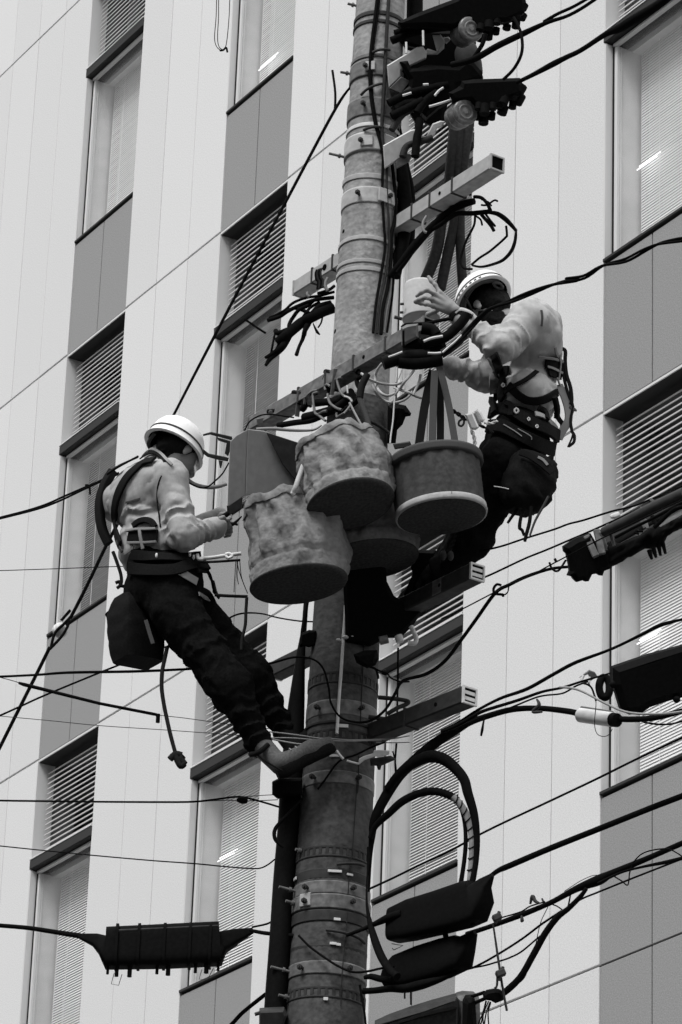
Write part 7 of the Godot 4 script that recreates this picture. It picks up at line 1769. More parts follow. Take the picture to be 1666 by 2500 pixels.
	g = Geo.new(); g.prism(pv([80, 7599, -15354, 130, 7618, -15345, 186, 7620, -15345, 193, 7586, -15360, 180, 7559, -15371, 143, 7545, -15377, 95, 7565, -15368]), Vector3(0, -0.4, 0.9165), 0.08, 0.02)
	part(o, "pad", g, M.leather)
	cable("wire_curl", "short black wire from the clamps to the slack cable", "cable", "", M.cable_black, pv([162, 7518, -15288, 190, 7495, -15265, 232, 7465, -15231, 247, 7443, -15219, 288, 7413, -15185, 329, 7401, -15150]), 0.0036, 8)
	cable("wire_curl", "hooked wire end below the clamps", "cable", "", M.cable_black, pv([155, 7520, -15294, 180, 7502, -15274, 190, 7473, -15266, 193, 7454, -15264]), 0.0055, 8)
	cable("wire_drop", "vertical black wire right of the pole at the lower window", "cable", "", M.cable_black, pv([281, 7693, -15492, 284, 7564, -15492, 285, 7451, -15494, 286, 7362, -15495]), 0.0046, 8)
	cable("wire_drop", "vertical black wire below the short arm", "cable", "", M.cable_black, pv([285, 7199, -15397, 282, 7119, -15402, 287, 7045, -15399]), 0.0045, 8)
	cable("wire_drop", "second vertical wire below the short arm", "cable", "", M.cable_black, pv([270, 7159, -15391, 281, 7112, -15382, 289, 7052, -15377]), 0.0036, 8)
	o = thing("pole_step", "pair of bent step rods sticking out right of the pole", "pole step", Vector3(0.276, 7.408, -15.5))
	g = Geo.new(); g.tube(pv([197, 7431, -15440, 274, 7427, -15440, 331, 7418, -15440, 324, 7403, -15440, 289, 7386, -15440, 241, 7354, -15440]), 0.01, 10, 5)
	part(o, "rod", g, M.dull_steel)
	g = Geo.new(); g.tube(pv([157, 7336, -15440, 214, 7331, -15440, 277, 7322, -15440]), 0.01, 10, 5)
	part(o, "rod", g, M.dull_steel)
	g = Geo.new(); g.tube(pv([304, 7361, -15440, 332, 7369, -15440, 357, 7366, -15440]), 0.01, 10, 5)
	part(o, "rod", g, M.dull_steel)
	o = thing("bright_strap", "bright strap end and bracket right of the boot on the pole", "strap", Vector3(0.187, 7.143, -15.4))
	g = Geo.new(); g.prism(pv([120, 7101, -15346, 136, 7112, -15341, 182, 7127, -15335, 186, 7140, -15329, 255, 7140, -15329, 253, 7123, -15336, 210, 7113, -15341, 191, 7114, -15340, 146, 7098, -15347, 121, 7080, -15355]), Vector3(0, -0.4, 0.9165), 0.02, 0.003)
	part(o, "strap_plate", g, M.bright_steel)
	g = Geo.new(); g.prism(pv([169, 7120, -15393, 261, 7136, -15386, 285, 7124, -15391, 221, 7096, -15403, 217, 7079, -15410, 206, 7079, -15411, 200, 7095, -15403, 173, 7095, -15404]), Vector3(0, -0.4, 0.9165), 0.08, 0.01)
	part(o, "bracket", g, M.dull_steel)
	g = Geo.new(); g.tube(pv([20, 7138, -15350, 34, 7119, -15350, 51, 7100, -15350]), 0.006, 10, 5)
	part(o, "wire", g, M.bright_steel)
	g = Geo.new(); g.tube(pv([67, 7093, -15350, 119, 7081, -15350, 123, 7098, -15350]), 0.005, 10, 5)
	part(o, "wire", g, M.bright_steel)

func build_worker_leaning() -> void:
	var o: Node3D
	var g: Geo
	o = thing("person", "line worker in pale jacket and white helmet leaning back from the pole, seen from behind", "person", Vector3(-0.54, 7.053, -15.43))
	# body
	g = Geo.new(); net([
		[Vector3(-0.96, 8.403, -15.542), Vector3(-0.857, 8.403, -15.418), 0.1, 0.1, Vector3(0.769, 0, -0.639), 1.3],
		[Vector3(-0.909, 8.403, -15.48), Vector3(-0.792, 7.921, -15.46), 0.11, 0.11],
		[Vector3(-0.824, 7.921, -15.499), Vector3(-0.76, 7.921, -15.421), 0.1, 0.1],
		[Vector3(-0.788, 8.417, -15.33), Vector3(-0.703, 8.106, -15.26), 0.045, 0.04],
		[Vector3(-0.703, 8.106, -15.26), Vector3(-0.567, 8.204, -15.38), 0.038, 0.028],
		[Vector3(-1.029, 8.417, -15.63), Vector3(-0.759, 8.271, -15.66), 0.045, 0.04],
		[Vector3(-0.759, 8.271, -15.66), Vector3(-0.564, 8.361, -15.62), 0.038, 0.028],
		[Vector3(-0.726, 7.777, -15.37), Vector3(-0.466, 7.424, -15.35), 0.07, 0.05],
		[Vector3(-0.466, 7.424, -15.35), Vector3(-0.324, 7.177, -15.4), 0.05, 0.035],
		[Vector3(-0.671, 7.878, -15.58), Vector3(-0.376, 7.561, -15.57), 0.07, 0.05],
		[Vector3(-0.376, 7.561, -15.57), Vector3(-0.222, 7.329, -15.62), 0.05, 0.035],
		[Vector3(-0.909, 8.503, -15.48), Vector3(-0.818, 8.557, -15.46), 0.06, 0.055]], 0.014, 0.05, g, 0, 8)
	net([
		[Vector3(-0.765, 8.626, -15.449), Vector3(-0.743, 8.607, -15.469), 0.088, 0.082, Vector3(-0.666, 0.055, -0.744), 1.18],
		[Vector3(-0.757, 8.548, -15.462), Vector3(-0.758, 8.488, -15.465), 0.062, 0.032, Vector3(-0.666, 0.055, -0.744), 1.05],
		[Vector3(-0.705, 8.567, -15.507), Vector3(-0.699, 8.524, -15.516), 0.01, 0.014],
		[Vector3(-0.709, 8.525, -15.52), Vector3(-0.695, 8.523, -15.505), 0.01, 0.01],
		[Vector3(-0.72, 8.586, -15.539), Vector3(-0.673, 8.582, -15.487), 0.012, 0.012],
		[Vector3(-0.74, 8.504, -15.504), Vector3(-0.716, 8.502, -15.477), 0.01, 0.01],
		[Vector3(-0.741, 8.494, -15.498), Vector3(-0.723, 8.492, -15.477), 0.009, 0.009],
		[Vector3(-0.755, 8.473, -15.479), Vector3(-0.745, 8.472, -15.467), 0.018, 0.018],
		[Vector3(-0.82, 8.608, -15.512), Vector3(-0.839, 8.58, -15.498), 0.02, 0.013, Vector3(-0.666, 0.055, -0.744), 2.2],
		[Vector3(-0.71, 8.599, -15.389), Vector3(-0.728, 8.571, -15.374), 0.02, 0.013, Vector3(-0.666, 0.055, -0.744), 2.2],
		[Vector3(-0.832, 8.542, -15.46), Vector3(-0.776, 8.56, -15.444), 0.058, 0.058]], 0.006, 0.02, g)
	net([
		[Vector3(-0.571, 8.217, -15.38), Vector3(-0.562, 8.222, -15.389), 0.025, 0.024],
		[Vector3(-0.565, 8.221, -15.367), Vector3(-0.543, 8.233, -15.37), 0.017, 0.0115],
		[Vector3(-0.562, 8.223, -15.383), Vector3(-0.537, 8.237, -15.4), 0.017, 0.0115],
		[Vector3(-0.562, 8.221, -15.395), Vector3(-0.537, 8.234, -15.425), 0.017, 0.0115],
		[Vector3(-0.565, 8.219, -15.405), Vector3(-0.543, 8.23, -15.445), 0.017, 0.0115],
		[Vector3(-0.543, 8.233, -15.37), Vector3(-0.513, 8.239, -15.37), 0.0095, 0.0086],
		[Vector3(-0.513, 8.239, -15.37), Vector3(-0.507, 8.217, -15.388), 0.0095, 0.0086],
		[Vector3(-0.507, 8.217, -15.388), Vector3(-0.527, 8.209, -15.392), 0.0095, 0.0086],
		[Vector3(-0.537, 8.237, -15.4), Vector3(-0.507, 8.243, -15.406), 0.0095, 0.0086],
		[Vector3(-0.507, 8.243, -15.406), Vector3(-0.501, 8.221, -15.424), 0.0095, 0.0086],
		[Vector3(-0.501, 8.221, -15.424), Vector3(-0.521, 8.213, -15.428), 0.0095, 0.0086],
		[Vector3(-0.537, 8.234, -15.425), Vector3(-0.507, 8.24, -15.437), 0.0095, 0.0086],
		[Vector3(-0.507, 8.24, -15.437), Vector3(-0.501, 8.218, -15.455), 0.0095, 0.0086],
		[Vector3(-0.501, 8.218, -15.455), Vector3(-0.521, 8.21, -15.459), 0.0095, 0.0086],
		[Vector3(-0.543, 8.23, -15.445), Vector3(-0.513, 8.236, -15.463), 0.0095, 0.0086],
		[Vector3(-0.513, 8.236, -15.463), Vector3(-0.507, 8.214, -15.481), 0.0095, 0.0086],
		[Vector3(-0.507, 8.214, -15.481), Vector3(-0.527, 8.206, -15.485), 0.0095, 0.0086],
		[Vector3(-0.558, 8.227, -15.364), Vector3(-0.547, 8.234, -15.35), 0.0115, 0.01],
		[Vector3(-0.547, 8.234, -15.35), Vector3(-0.534, 8.246, -15.355), 0.0115, 0.01]], 0.005, 0.01, g)
	net([
		[Vector3(-0.564, 8.361, -15.62), Vector3(-0.559, 8.356, -15.606), 0.025, 0.024],
		[Vector3(-0.559, 8.346, -15.592), Vector3(-0.546, 8.323, -15.54), 0.017, 0.0115],
		[Vector3(-0.559, 8.353, -15.603), Vector3(-0.547, 8.337, -15.562), 0.017, 0.0115],
		[Vector3(-0.56, 8.36, -15.614), Vector3(-0.548, 8.351, -15.584), 0.017, 0.0115],
		[Vector3(-0.56, 8.367, -15.625), Vector3(-0.549, 8.365, -15.606), 0.017, 0.0115],
		[Vector3(-0.546, 8.323, -15.54), Vector3(-0.516, 8.335, -15.54), 0.0095, 0.0086],
		[Vector3(-0.516, 8.335, -15.54), Vector3(-0.51, 8.313, -15.525), 0.0095, 0.0086],
		[Vector3(-0.51, 8.313, -15.525), Vector3(-0.528, 8.303, -15.52), 0.0095, 0.0086],
		[Vector3(-0.547, 8.337, -15.562), Vector3(-0.517, 8.349, -15.562), 0.0095, 0.0086],
		[Vector3(-0.517, 8.349, -15.562), Vector3(-0.511, 8.327, -15.547), 0.0095, 0.0086],
		[Vector3(-0.511, 8.327, -15.547), Vector3(-0.529, 8.317, -15.542), 0.0095, 0.0086],
		[Vector3(-0.548, 8.351, -15.584), Vector3(-0.518, 8.363, -15.584), 0.0095, 0.0086],
		[Vector3(-0.518, 8.363, -15.584), Vector3(-0.512, 8.341, -15.569), 0.0095, 0.0086],
		[Vector3(-0.512, 8.341, -15.569), Vector3(-0.53, 8.331, -15.564), 0.0095, 0.0086],
		[Vector3(-0.549, 8.365, -15.606), Vector3(-0.519, 8.377, -15.606), 0.0095, 0.0086],
		[Vector3(-0.519, 8.377, -15.606), Vector3(-0.513, 8.355, -15.591), 0.0095, 0.0086],
		[Vector3(-0.513, 8.355, -15.591), Vector3(-0.531, 8.345, -15.586), 0.0095, 0.0086],
		[Vector3(-0.554, 8.373, -15.61), Vector3(-0.546, 8.329, -15.52), 0.0115, 0.01],
		[Vector3(-0.546, 8.329, -15.52), Vector3(-0.531, 8.334, -15.515), 0.0115, 0.01]], 0.005, 0.01, g)
	part(o, "body", g, M.skin)
	g = Geo.new(); g.ball(Vector3(-0.729, 8.567, -15.529), 0.011); part(o, "eye", g, M.eye_dark)
	g = Geo.new(); g.ball(Vector3(-0.685, 8.563, -15.48), 0.011); part(o, "eye", g, M.eye_dark)
	g = Geo.new(); g.tube(pv([-739, 8496, -15514, -720, 8492, -15499, -707, 8493, -15478]), 0.004, 10, 5)
	part(o, "mouth", g, M.lips)
	g = Geo.new(); net([
		[Vector3(-0.773, 8.636, -15.44), Vector3(-0.757, 8.637, -15.455), 0.088, 0.085],
		[Vector3(-0.81, 8.603, -15.41), Vector3(-0.81, 8.569, -15.413), 0.05, 0.03]], 0.008, 0.02, g, 0.004, 40.0); part(o, "hair", g, M.hair)
	g = Geo.new(); net([
		[Vector3(-0.973, 8.403, -15.557), Vector3(-0.845, 8.403, -15.403), 0.128, 0.128, Vector3(0.769, 0, -0.639), 1.18, 0.006, 0.09, 0.1, 0.9],
		[Vector3(-0.909, 8.403, -15.48), Vector3(-0.849, 8.145, -15.47), 0.145, 0.13, Vector3(0.769, 0, -0.639), 1.12, 0.01, 0.11, 0.35, 1],
		[Vector3(-0.9, 8.145, -15.532), Vector3(-0.798, 8.145, -15.408), 0.122, 0.122, Vector3(0.769, 0, -0.639), 1.1],
		[Vector3(-1.029, 8.417, -15.63), Vector3(-0.788, 8.417, -15.33), 0.075, 0.08],
		[Vector3(-0.788, 8.417, -15.33), Vector3(-0.703, 8.106, -15.26), 0.076, 0.066, Vector3(0.64, 0, 0.77), 1, 0.008, 0.07, 0.55, 1.1],
		[Vector3(-0.703, 8.106, -15.26), Vector3(-0.567, 8.204, -15.38), 0.064, 0.046, Vector3(0.64, 0, 0.77), 1, 0.009, 0.05, 0, 0.7],
		[Vector3(-1.029, 8.417, -15.63), Vector3(-0.759, 8.271, -15.66), 0.07, 0.062],
		[Vector3(-0.759, 8.271, -15.66), Vector3(-0.564, 8.361, -15.62), 0.06, 0.045],
		[Vector3(-0.849, 8.145, -15.47), Vector3(-0.821, 8.057, -15.46), 0.125, 0.12, Vector3(0.769, 0, -0.639), 1.05, 0.012, 0.07, 0.3, 1.1],
		[Vector3(-0.852, 8.562, -15.46), Vector3(-0.843, 8.589, -15.46), 0.062, 0.055]], 0.0085, 0.045, g, 0.007, 6)
	part(o, "jacket", g, M.jacket)
	g = Geo.new(); net([
		[Vector3(-0.836, 7.921, -15.514), Vector3(-0.747, 7.921, -15.406), 0.145, 0.145, Vector3(0.769, 0, -0.639), 1.05],
		[Vector3(-0.827, 8.057, -15.46), Vector3(-0.792, 7.921, -15.46), 0.135, 0.145],
		[Vector3(-0.726, 7.777, -15.37), Vector3(-0.466, 7.424, -15.35), 0.118, 0.095, Vector3(0.64, 0, 0.77), 1, 0.007, 0.12, 0.3, 1.1],
		[Vector3(-0.466, 7.424, -15.35), Vector3(-0.324, 7.177, -15.4), 0.092, 0.058, Vector3(0.64, 0, 0.77), 1, 0.009, 0.07, 0.3, 1],
		[Vector3(-0.671, 7.878, -15.58), Vector3(-0.376, 7.561, -15.57), 0.115, 0.088, Vector3(0.64, 0, 0.77), 1, 0.006, 0.12, 0.3, 1.1],
		[Vector3(-0.376, 7.561, -15.57), Vector3(-0.222, 7.329, -15.62), 0.085, 0.056, Vector3(0.64, 0, 0.77), 1, 0.009, 0.07, 0.3, 1]], 0.011, 0.05, g, 0.006, 7)
	part(o, "trousers", g, M.trousers)
	g = Geo.new(); g.strap(pv([-924, 8576, -15441, -904, 8599, -15438, -878, 8597, -15407, -840, 8566, -15380, -802, 8478, -15256, -775, 8445, -15239]), pv([-818, 510, 268, -749, 583, 314, -464, 468, 752, -27, 434, 900, -114, 609, 785, 141, 284, 948]), 0.0151, 0.006, 4); part(o, "collar", g, M.webbing_light)
	g = Geo.new(); g.strap(pv([-932, 8562, -15439, -907, 8570, -15410, -875, 8572, -15390, -839, 8549, -15373, -808, 8469, -15250]), pv([-738, 598, 313, -663, 418, 621, -302, 463, 833, 2, 465, 885, -172, 515, 840]), 0.0189, 0.006, 4); part(o, "collar", g, M.webbing)
	var hx := Transform3D(Basis(Vector3(-0.604, 0.05, -0.676), Vector3(0.304, 0.931, -0.202), Vector3(0.76, -0.402, -0.71)), Vector3(-0.783, 8.616, -15.45))
	g = Geo.new(); g.lathe(hx, [Vector2(0.122, 0), Vector2(0.136, -0.004), Vector2(0.142, -0.001), Vector2(0.14, 0.004), Vector2(0.131, 0.0091), Vector2(0.129, 0.0302), Vector2(0.126, 0.0554), Vector2(0.118, 0.0856), Vector2(0.104, 0.1127), Vector2(0.083, 0.1339), Vector2(0.055, 0.148), Vector2(0.025, 0.154), Vector2(0.003, 0.155)], 40, true); var hm := part(o, "helmet", g, M.helmet)
	g = Geo.new(); g.lathe(hx, [Vector2(0.134, 0), Vector2(0.125, 0.006), Vector2(0.123, 0.0302), Vector2(0.12, 0.0554), Vector2(0.112, 0.0835), Vector2(0.098, 0.1087), Vector2(0.077, 0.1288), Vector2(0.05, 0.1419), Vector2(0.003, 0.149)], 40, true); part(hm, "lining", g, M.helmet_inner)
	g = Geo.new(); g.lathe(hx, [Vector2(0.1285, 0.0362), Vector2(0.1312, 0.0362), Vector2(0.13, 0.0443), Vector2(0.127, 0.0443)], 40, true); part(hm, "dark_stripe", g, M.dull_steel)
	g = Geo.new(); g.tube(pv([-834, 8610, -15532, -829, 8552, -15518, -796, 8494, -15488, -777, 8487, -15465]), 0.006, 10, 5)
	part(o, "chin_strap", g, M.webbing)
	g = Geo.new(); g.tube(pv([-886, 8638, -15478, -869, 8582, -15490, -830, 8550, -15518]), 0.006, 10, 5)
	part(o, "chin_strap", g, M.webbing)
	g = Geo.new(); g.tube(pv([-868, 8661, -15370, -899, 8632, -15426, -873, 8614, -15498, -809, 8592, -15543]), 0.009, 10, 5)
	part(o, "headband", g, M.webbing_grey)
	g = Geo.new(); g.strap(pv([-784, 8560, -15561, -722, 8537, -15551, -678, 8531, -15510, -678, 8551, -15442]), [Vector3(0.682, -0.361, -0.637)], 0.05, 0.002, 3); part(o, "clear_visor", g, M.visor)
	g = Geo.new(); g.strap(pv([-863, 8488, -15285, -912, 8492, -15327, -957, 8455, -15340, -989, 8420, -15356, -1019, 8370, -15390, -1037, 8324, -15442, -1040, 8282, -15521, -1028, 8209, -15500, -1002, 8128, -15445]), pv([-510, 606, 610, -498, 552, 669, -581, 295, 758, -649, 89, 756, -757, -193, 625, -857, -317, 407, -782, -611, 119, -990, 75, 121, -902, -151, 405]), 0.0448, 0.012, 4); part(o, "harness_strap", g, M.webbing)
	g = Geo.new(); g.strap(pv([-945, 8565, -15431, -991, 8537, -15430, -1041, 8523, -15466, -1079, 8513, -15506]), pv([-639, 680, 359, -550, 742, 384, -708, 631, 317, -754, 576, 316]), 0.0377, 0.01, 4); part(o, "harness_strap", g, M.webbing)
	g = Geo.new(); g.strap(pv([-1064, 8557, -15580, -1099, 8483, -15580, -1115, 8403, -15580, -1111, 8324, -15580, -1094, 8252, -15580, -1063, 8188, -15580]), [Vector3(-0.7, 0.1, 0.7)], 0.035, 0.035, 4); part(o, "harness_pad", g, M.webbing)
	g = Geo.new(); g.strap(pv([-985, 8313, -15385, -947, 8311, -15354, -916, 8313, -15334]), pv([-699, -241, 673, -542, -247, 803, -465, -324, 824]), 0.0093, 0.003, 4); part(o, "jacket_seam", g, M.webbing_grey)
	g = Geo.new(); g.strap(pv([-820, 8390, -15241, -835, 8345, -15260, -836, 8289, -15297, -823, 8215, -15301, -814, 8157, -15286]), pv([-350, -98, 932, -590, -281, 757, -829, -417, 372, -781, 119, 613, -574, -48, 817]), 0.0074, 0.004, 4); part(o, "sleeve_crease_shade", g, M.webbing)  # dark strip painting the shaded crease between sleeve and back
	g = Geo.new(); g.strap(pv([-944, 8188, -15362, -919, 8204, -15345, -888, 8206, -15328, -857, 8189, -15307, -840, 8160, -15294]), pv([-666, 61, 744, -540, 120, 833, -460, 215, 862, -406, 244, 881, -407, 91, 909]), 0.0298, 0.012, 4); part(o, "back_pouch", g, M.leather)
	g = Geo.new(); g.strap(pv([-961, 8148, -15379, -915, 8132, -15339, -872, 8122, -15311, -825, 8115, -15291]), pv([-764, -58, 642, -593, -89, 800, -499, -127, 857, -315, -220, 923]), 0.0559, 0.012, 4); part(o, "back_pouch", g, M.leather)
	g = Geo.new(); g.strap(pv([-974, 8169, -15376, -924, 8159, -15329, -879, 8149, -15300, -835, 8144, -15278]), pv([-776, 4, 630, -585, 21, 811, -503, 8, 865, -408, -32, 912]), 0.0112, 0.012, 4); part(o, "pouch_band", g, M.webbing_light)
	g = Geo.new(); g.strap(pv([-954, 8106, -15363, -921, 8096, -15335, -876, 8087, -15308, -829, 8085, -15290]), pv([-712, -207, 671, -596, -222, 772, -467, -275, 840, -263, -351, 899]), 0.0112, 0.012, 4); part(o, "pouch_band", g, M.webbing_light)
	g = Geo.new(); g.strap(pv([-909, 8159, -15317, -903, 8119, -15315, -888, 8061, -15323]), pv([-556, 35, 830, -566, -127, 814, -496, -327, 804]), 0.0148, 0.012, 4); part(o, "pouch_band", g, M.webbing_light)
	g = Geo.new(); g.strap(pv([-1035, 8286, -15639, -1023, 8190, -15498, -1011, 8134, -15460, -989, 8089, -15435]), pv([-371, -861, -347, -979, 106, 175, -922, -119, 369, -858, -328, 395]), 0.0152, 0.006, 4); part(o, "harness_strap", g, M.webbing_grey)
	g = Geo.new(); g.strap(pv([-965, 8114, -15378, -937, 8081, -15360, -970, 8071, -15407]), pv([-762, -191, 619, -669, -285, 687, -805, -361, 470]), 0.0112, 0.006, 4); part(o, "loop_band", g, M.webbing_light)
	g = Geo.new(); g.strap(pv([-942, 8043, -15357, -875, 8021, -15312, -799, 8007, -15280, -709, 8005, -15274, -629, 8040, -15337]), pv([-730, -150, 666, -422, -9, 907, -260, 419, 870, 213, 459, 863, 985, 171, -2]), 0.0482, 0.016, 4); part(o, "work_belt", g, M.leather)
	g = Geo.new(); g.strap(pv([-952, 7990, -15387, -860, 7947, -15296, -744, 7934, -15250, -663, 7978, -15282, -597, 8018, -15374]), pv([-858, -101, 504, -589, 96, 802, -26, 79, 997, 517, 359, 777, 842, 521, 141]), 0.0557, 0.014, 4); part(o, "work_belt", g, M.leather)
	g = Geo.new(); g.ball(Vector3(-0.823, 8.01, -15.273), 0.008, Vector3(0.8, 1.6, 0.8)); part(o, "belt_buckle", g, M.bright_steel)
	g = Geo.new(); g.ball(Vector3(-0.674, 8.026, -15.283), 0.008, Vector3(0.8, 1.6, 0.8)); part(o, "belt_buckle", g, M.bright_steel)
	g = Geo.new(); g.ball(Vector3(-0.656, 8.014, -15.287), 0.008, Vector3(0.8, 1.6, 0.8)); part(o, "belt_buckle", g, M.bright_steel)
	g = Geo.new(); g.strap(pv([-712, 7929, -15254, -679, 7913, -15264, -634, 7899, -15297]), pv([187, 50, 981, 407, -46, 912, 724, -77, 685]), 0.0368, 0.004, 4); part(o, "thigh_patch", g, M.webbing_light)
	g = Geo.new(); g.strap(pv([-623, 7845, -15305, -599, 7856, -15375, -584, 7885, -15470]), pv([818, 153, 555, 994, -54, 91, 605, 270, 749]), 0.0184, 0.006, 4); part(o, "leg_buckle", g, M.webbing_light)
	g = Geo.new(); g.strap(pv([-641, 7962, -15290, -599, 7993, -15378, -566, 7932, -15398, -554, 7941, -15549]), pv([652, 256, 714, 898, 421, 128, 998, 59, 1, 749, 620, 233]), 0.0443, 0.012, 4); part(o, "side_flap", g, M.leather)
	g = Geo.new(); g.tube(pv([-1035, 8116, -15500, -1014, 8065, -15500, -992, 8002, -15500, -989, 7957, -15500, -1006, 7937, -15500]), 0.008, 10, 5)
	part(o, "loose_strap", g, M.webbing)
	g = Geo.new(); g.tube(pv([-1014, 7962, -15500, -996, 7969, -15500, -989, 7950, -15500, -965, 7948, -15500, -948, 7952, -15500]), 0.008, 10, 5)
	part(o, "loose_buckle", g, M.webbing)
	g = Geo.new(); net([
		[Vector3(-0.312, 7.163, -15.4), Vector3(-0.229, 7.067, -15.371), 0.05, 0.043],
		[Vector3(-0.209, 7.073, -15.347), Vector3(-0.092, 7.136, -15.349), 0.043, 0.04],
		[Vector3(-0.092, 7.136, -15.349), Vector3(-0.017, 7.171, -15.361), 0.04, 0.033]], 0.007, 0.03, g, 0, 8)
	var bt_boot685 := part(o, "boot", g, M.boot)
	g = Geo.new(); g.loft(pv([-239, 7019, -15355, -200, 7042, -15357, -143, 7077, -15357, -85, 7111, -15357, -12, 7153, -15367, 9, 7165, -15368]), [0.026, 0.045, 0.043, 0.047, 0.041, 0.02], [0.024, 0.034, 0.03, 0.03, 0.028, 0.02], 3.5, Vector3(-0.249, 0.927, 0.279), 16, 3); part(bt_boot685, "sole", g, M.leather)  # sole raised dark over the lower foot, painting in the shade there
	g = Geo.new(); g.tube(pv([-331, 7102, -15338, -280, 7057, -15315, -215, 7018, -15305]), 0.004, 10, 5)
	part(o, "seam", g, M.leather)
	g = Geo.new(); g.tube(pv([-190, 7130, -15362, -188, 7134, -15335, -180, 7118, -15314]), 0.0035, 10, 2)
	part(o, "lace", g, M.webbing_light)
	g = Geo.new(); g.tube(pv([-165, 7141, -15363, -163, 7145, -15336, -155, 7129, -15315]), 0.0035, 10, 2)
	part(o, "lace", g, M.webbing_light)
	g = Geo.new(); g.tube(pv([-139, 7152, -15365, -137, 7156, -15338, -130, 7140, -15317]), 0.0035, 10, 2)
	part(o, "lace", g, M.webbing_light)
	g = Geo.new(); g.tube(pv([-114, 7163, -15367, -112, 7167, -15339, -104, 7151, -15318]), 0.0035, 10, 2)
	part(o, "lace", g, M.webbing_light)
	g = Geo.new(); g.tube(pv([-88, 7174, -15368, -86, 7178, -15341, -79, 7162, -15320]), 0.0035, 10, 2)
	part(o, "lace", g, M.webbing_light)
	g = Geo.new(); g.tube(pv([-361, 7116, -15380, -327, 7107, -15330, -284, 7154, -15350]), 0.012, 10, 5)
	part(o, "boot_cuff", g, M.leather)
	g = Geo.new(); net([
		[Vector3(-0.214, 7.31, -15.62), Vector3(-0.163, 7.223, -15.593), 0.05, 0.043],
		[Vector3(-0.15, 7.223, -15.567), Vector3(-0.087, 7.294, -15.589), 0.043, 0.04],
		[Vector3(-0.087, 7.294, -15.589), Vector3(-0.031, 7.327, -15.611), 0.04, 0.033]], 0.007, 0.03, g, 0, 8)
	var bt_leather784 := part(o, "boot", g, M.leather)
	g = Geo.new(); g.loft(pv([-173, 7161, -15566, -142, 7192, -15577, -111, 7231, -15587, -80, 7270, -15597, -26, 7309, -15617, -9, 7326, -15623]), [0.026, 0.045, 0.043, 0.047, 0.041, 0.02], [0.024, 0.034, 0.03, 0.03, 0.028, 0.02], 3.5, Vector3(-0.249, 0.927, 0.279), 16, 3); part(bt_leather784, "sole", g, M.leather)

func build_left_worker_kit() -> void:
	var o: Node3D
	var g: Geo
	o = thing("tool_pouch", "big black tool pouch hanging behind the left worker hip", "tool bag", Vector3(-0.924, 7.625, -15.58), "tool bags on the workers")
	g = Geo.new(); g.loft(pv([-921, 7887, -15500, -917, 7822, -15500, -911, 7745, -15500, -902, 7670, -15500, -891, 7580, -15500]), [0.085, 0.102, 0.108, 0.110, 0.10], [0.06, 0.085, 0.09, 0.085, 0.07], 8.0, Vector3(0.6, 0, 0.8), 32, 4, 0.008); part(o, "pouch", g, M.leather)
	g = Geo.new(); g.strap(pv([-859, 7732, -15365, -842, 7679, -15365, -821, 7620, -15365]), [Vector3(0.2, -0.2, 1)], 0.018, 0.006, 3); part(o, "edge_strap", g, M.webbing_grey)
	g = Geo.new(); g.tube(pv([-1039, 7833, -15540, -1027, 7811, -15540, -1016, 7734, -15540]), 0.022, 10, 5)
	part(o, "flap", g, M.leather)
	o = thing("hand_cutter", "black cable cutter held by the left worker", "cutter", Vector3(-0.524, 8.249, -15.43))
	g = Geo.new(); g.tube(pv([-545, 8280, -15440, -522, 8297, -15440, -499, 8317, -15440]), 0.012, 10, 5)
	part(o, "handle", g, M.cover_black)
	g = Geo.new(); g.prism(pv([-524, 8339, -15438, -457, 8379, -15421, -457, 8341, -15437, -493, 8312, -15450, -520, 8305, -15453]), Vector3(0, -0.4, 0.9165), 0.02, 0.004)
	part(o, "jaw", g, M.cover_black)
	o = thing("screwdriver", "dark hand tool in the right hand of the left worker", "hand tool", Vector3(-0.524, 8.249, -15.43))
	g = Geo.new(); g.tube(pv([-541, 8201, -15400, -507, 8228, -15400, -486, 8235, -15400, -452, 8273, -15400]), [0.008, 0.012, 0.008, 0.003], 10, 5)
	part(o, "shaft", g, M.cover_black)
	g = Geo.new(); g.tube(pv([-495, 8238, -15400, -468, 8230, -15400]), 0.006, 10, 5)
	part(o, "lever", g, M.cover_black)

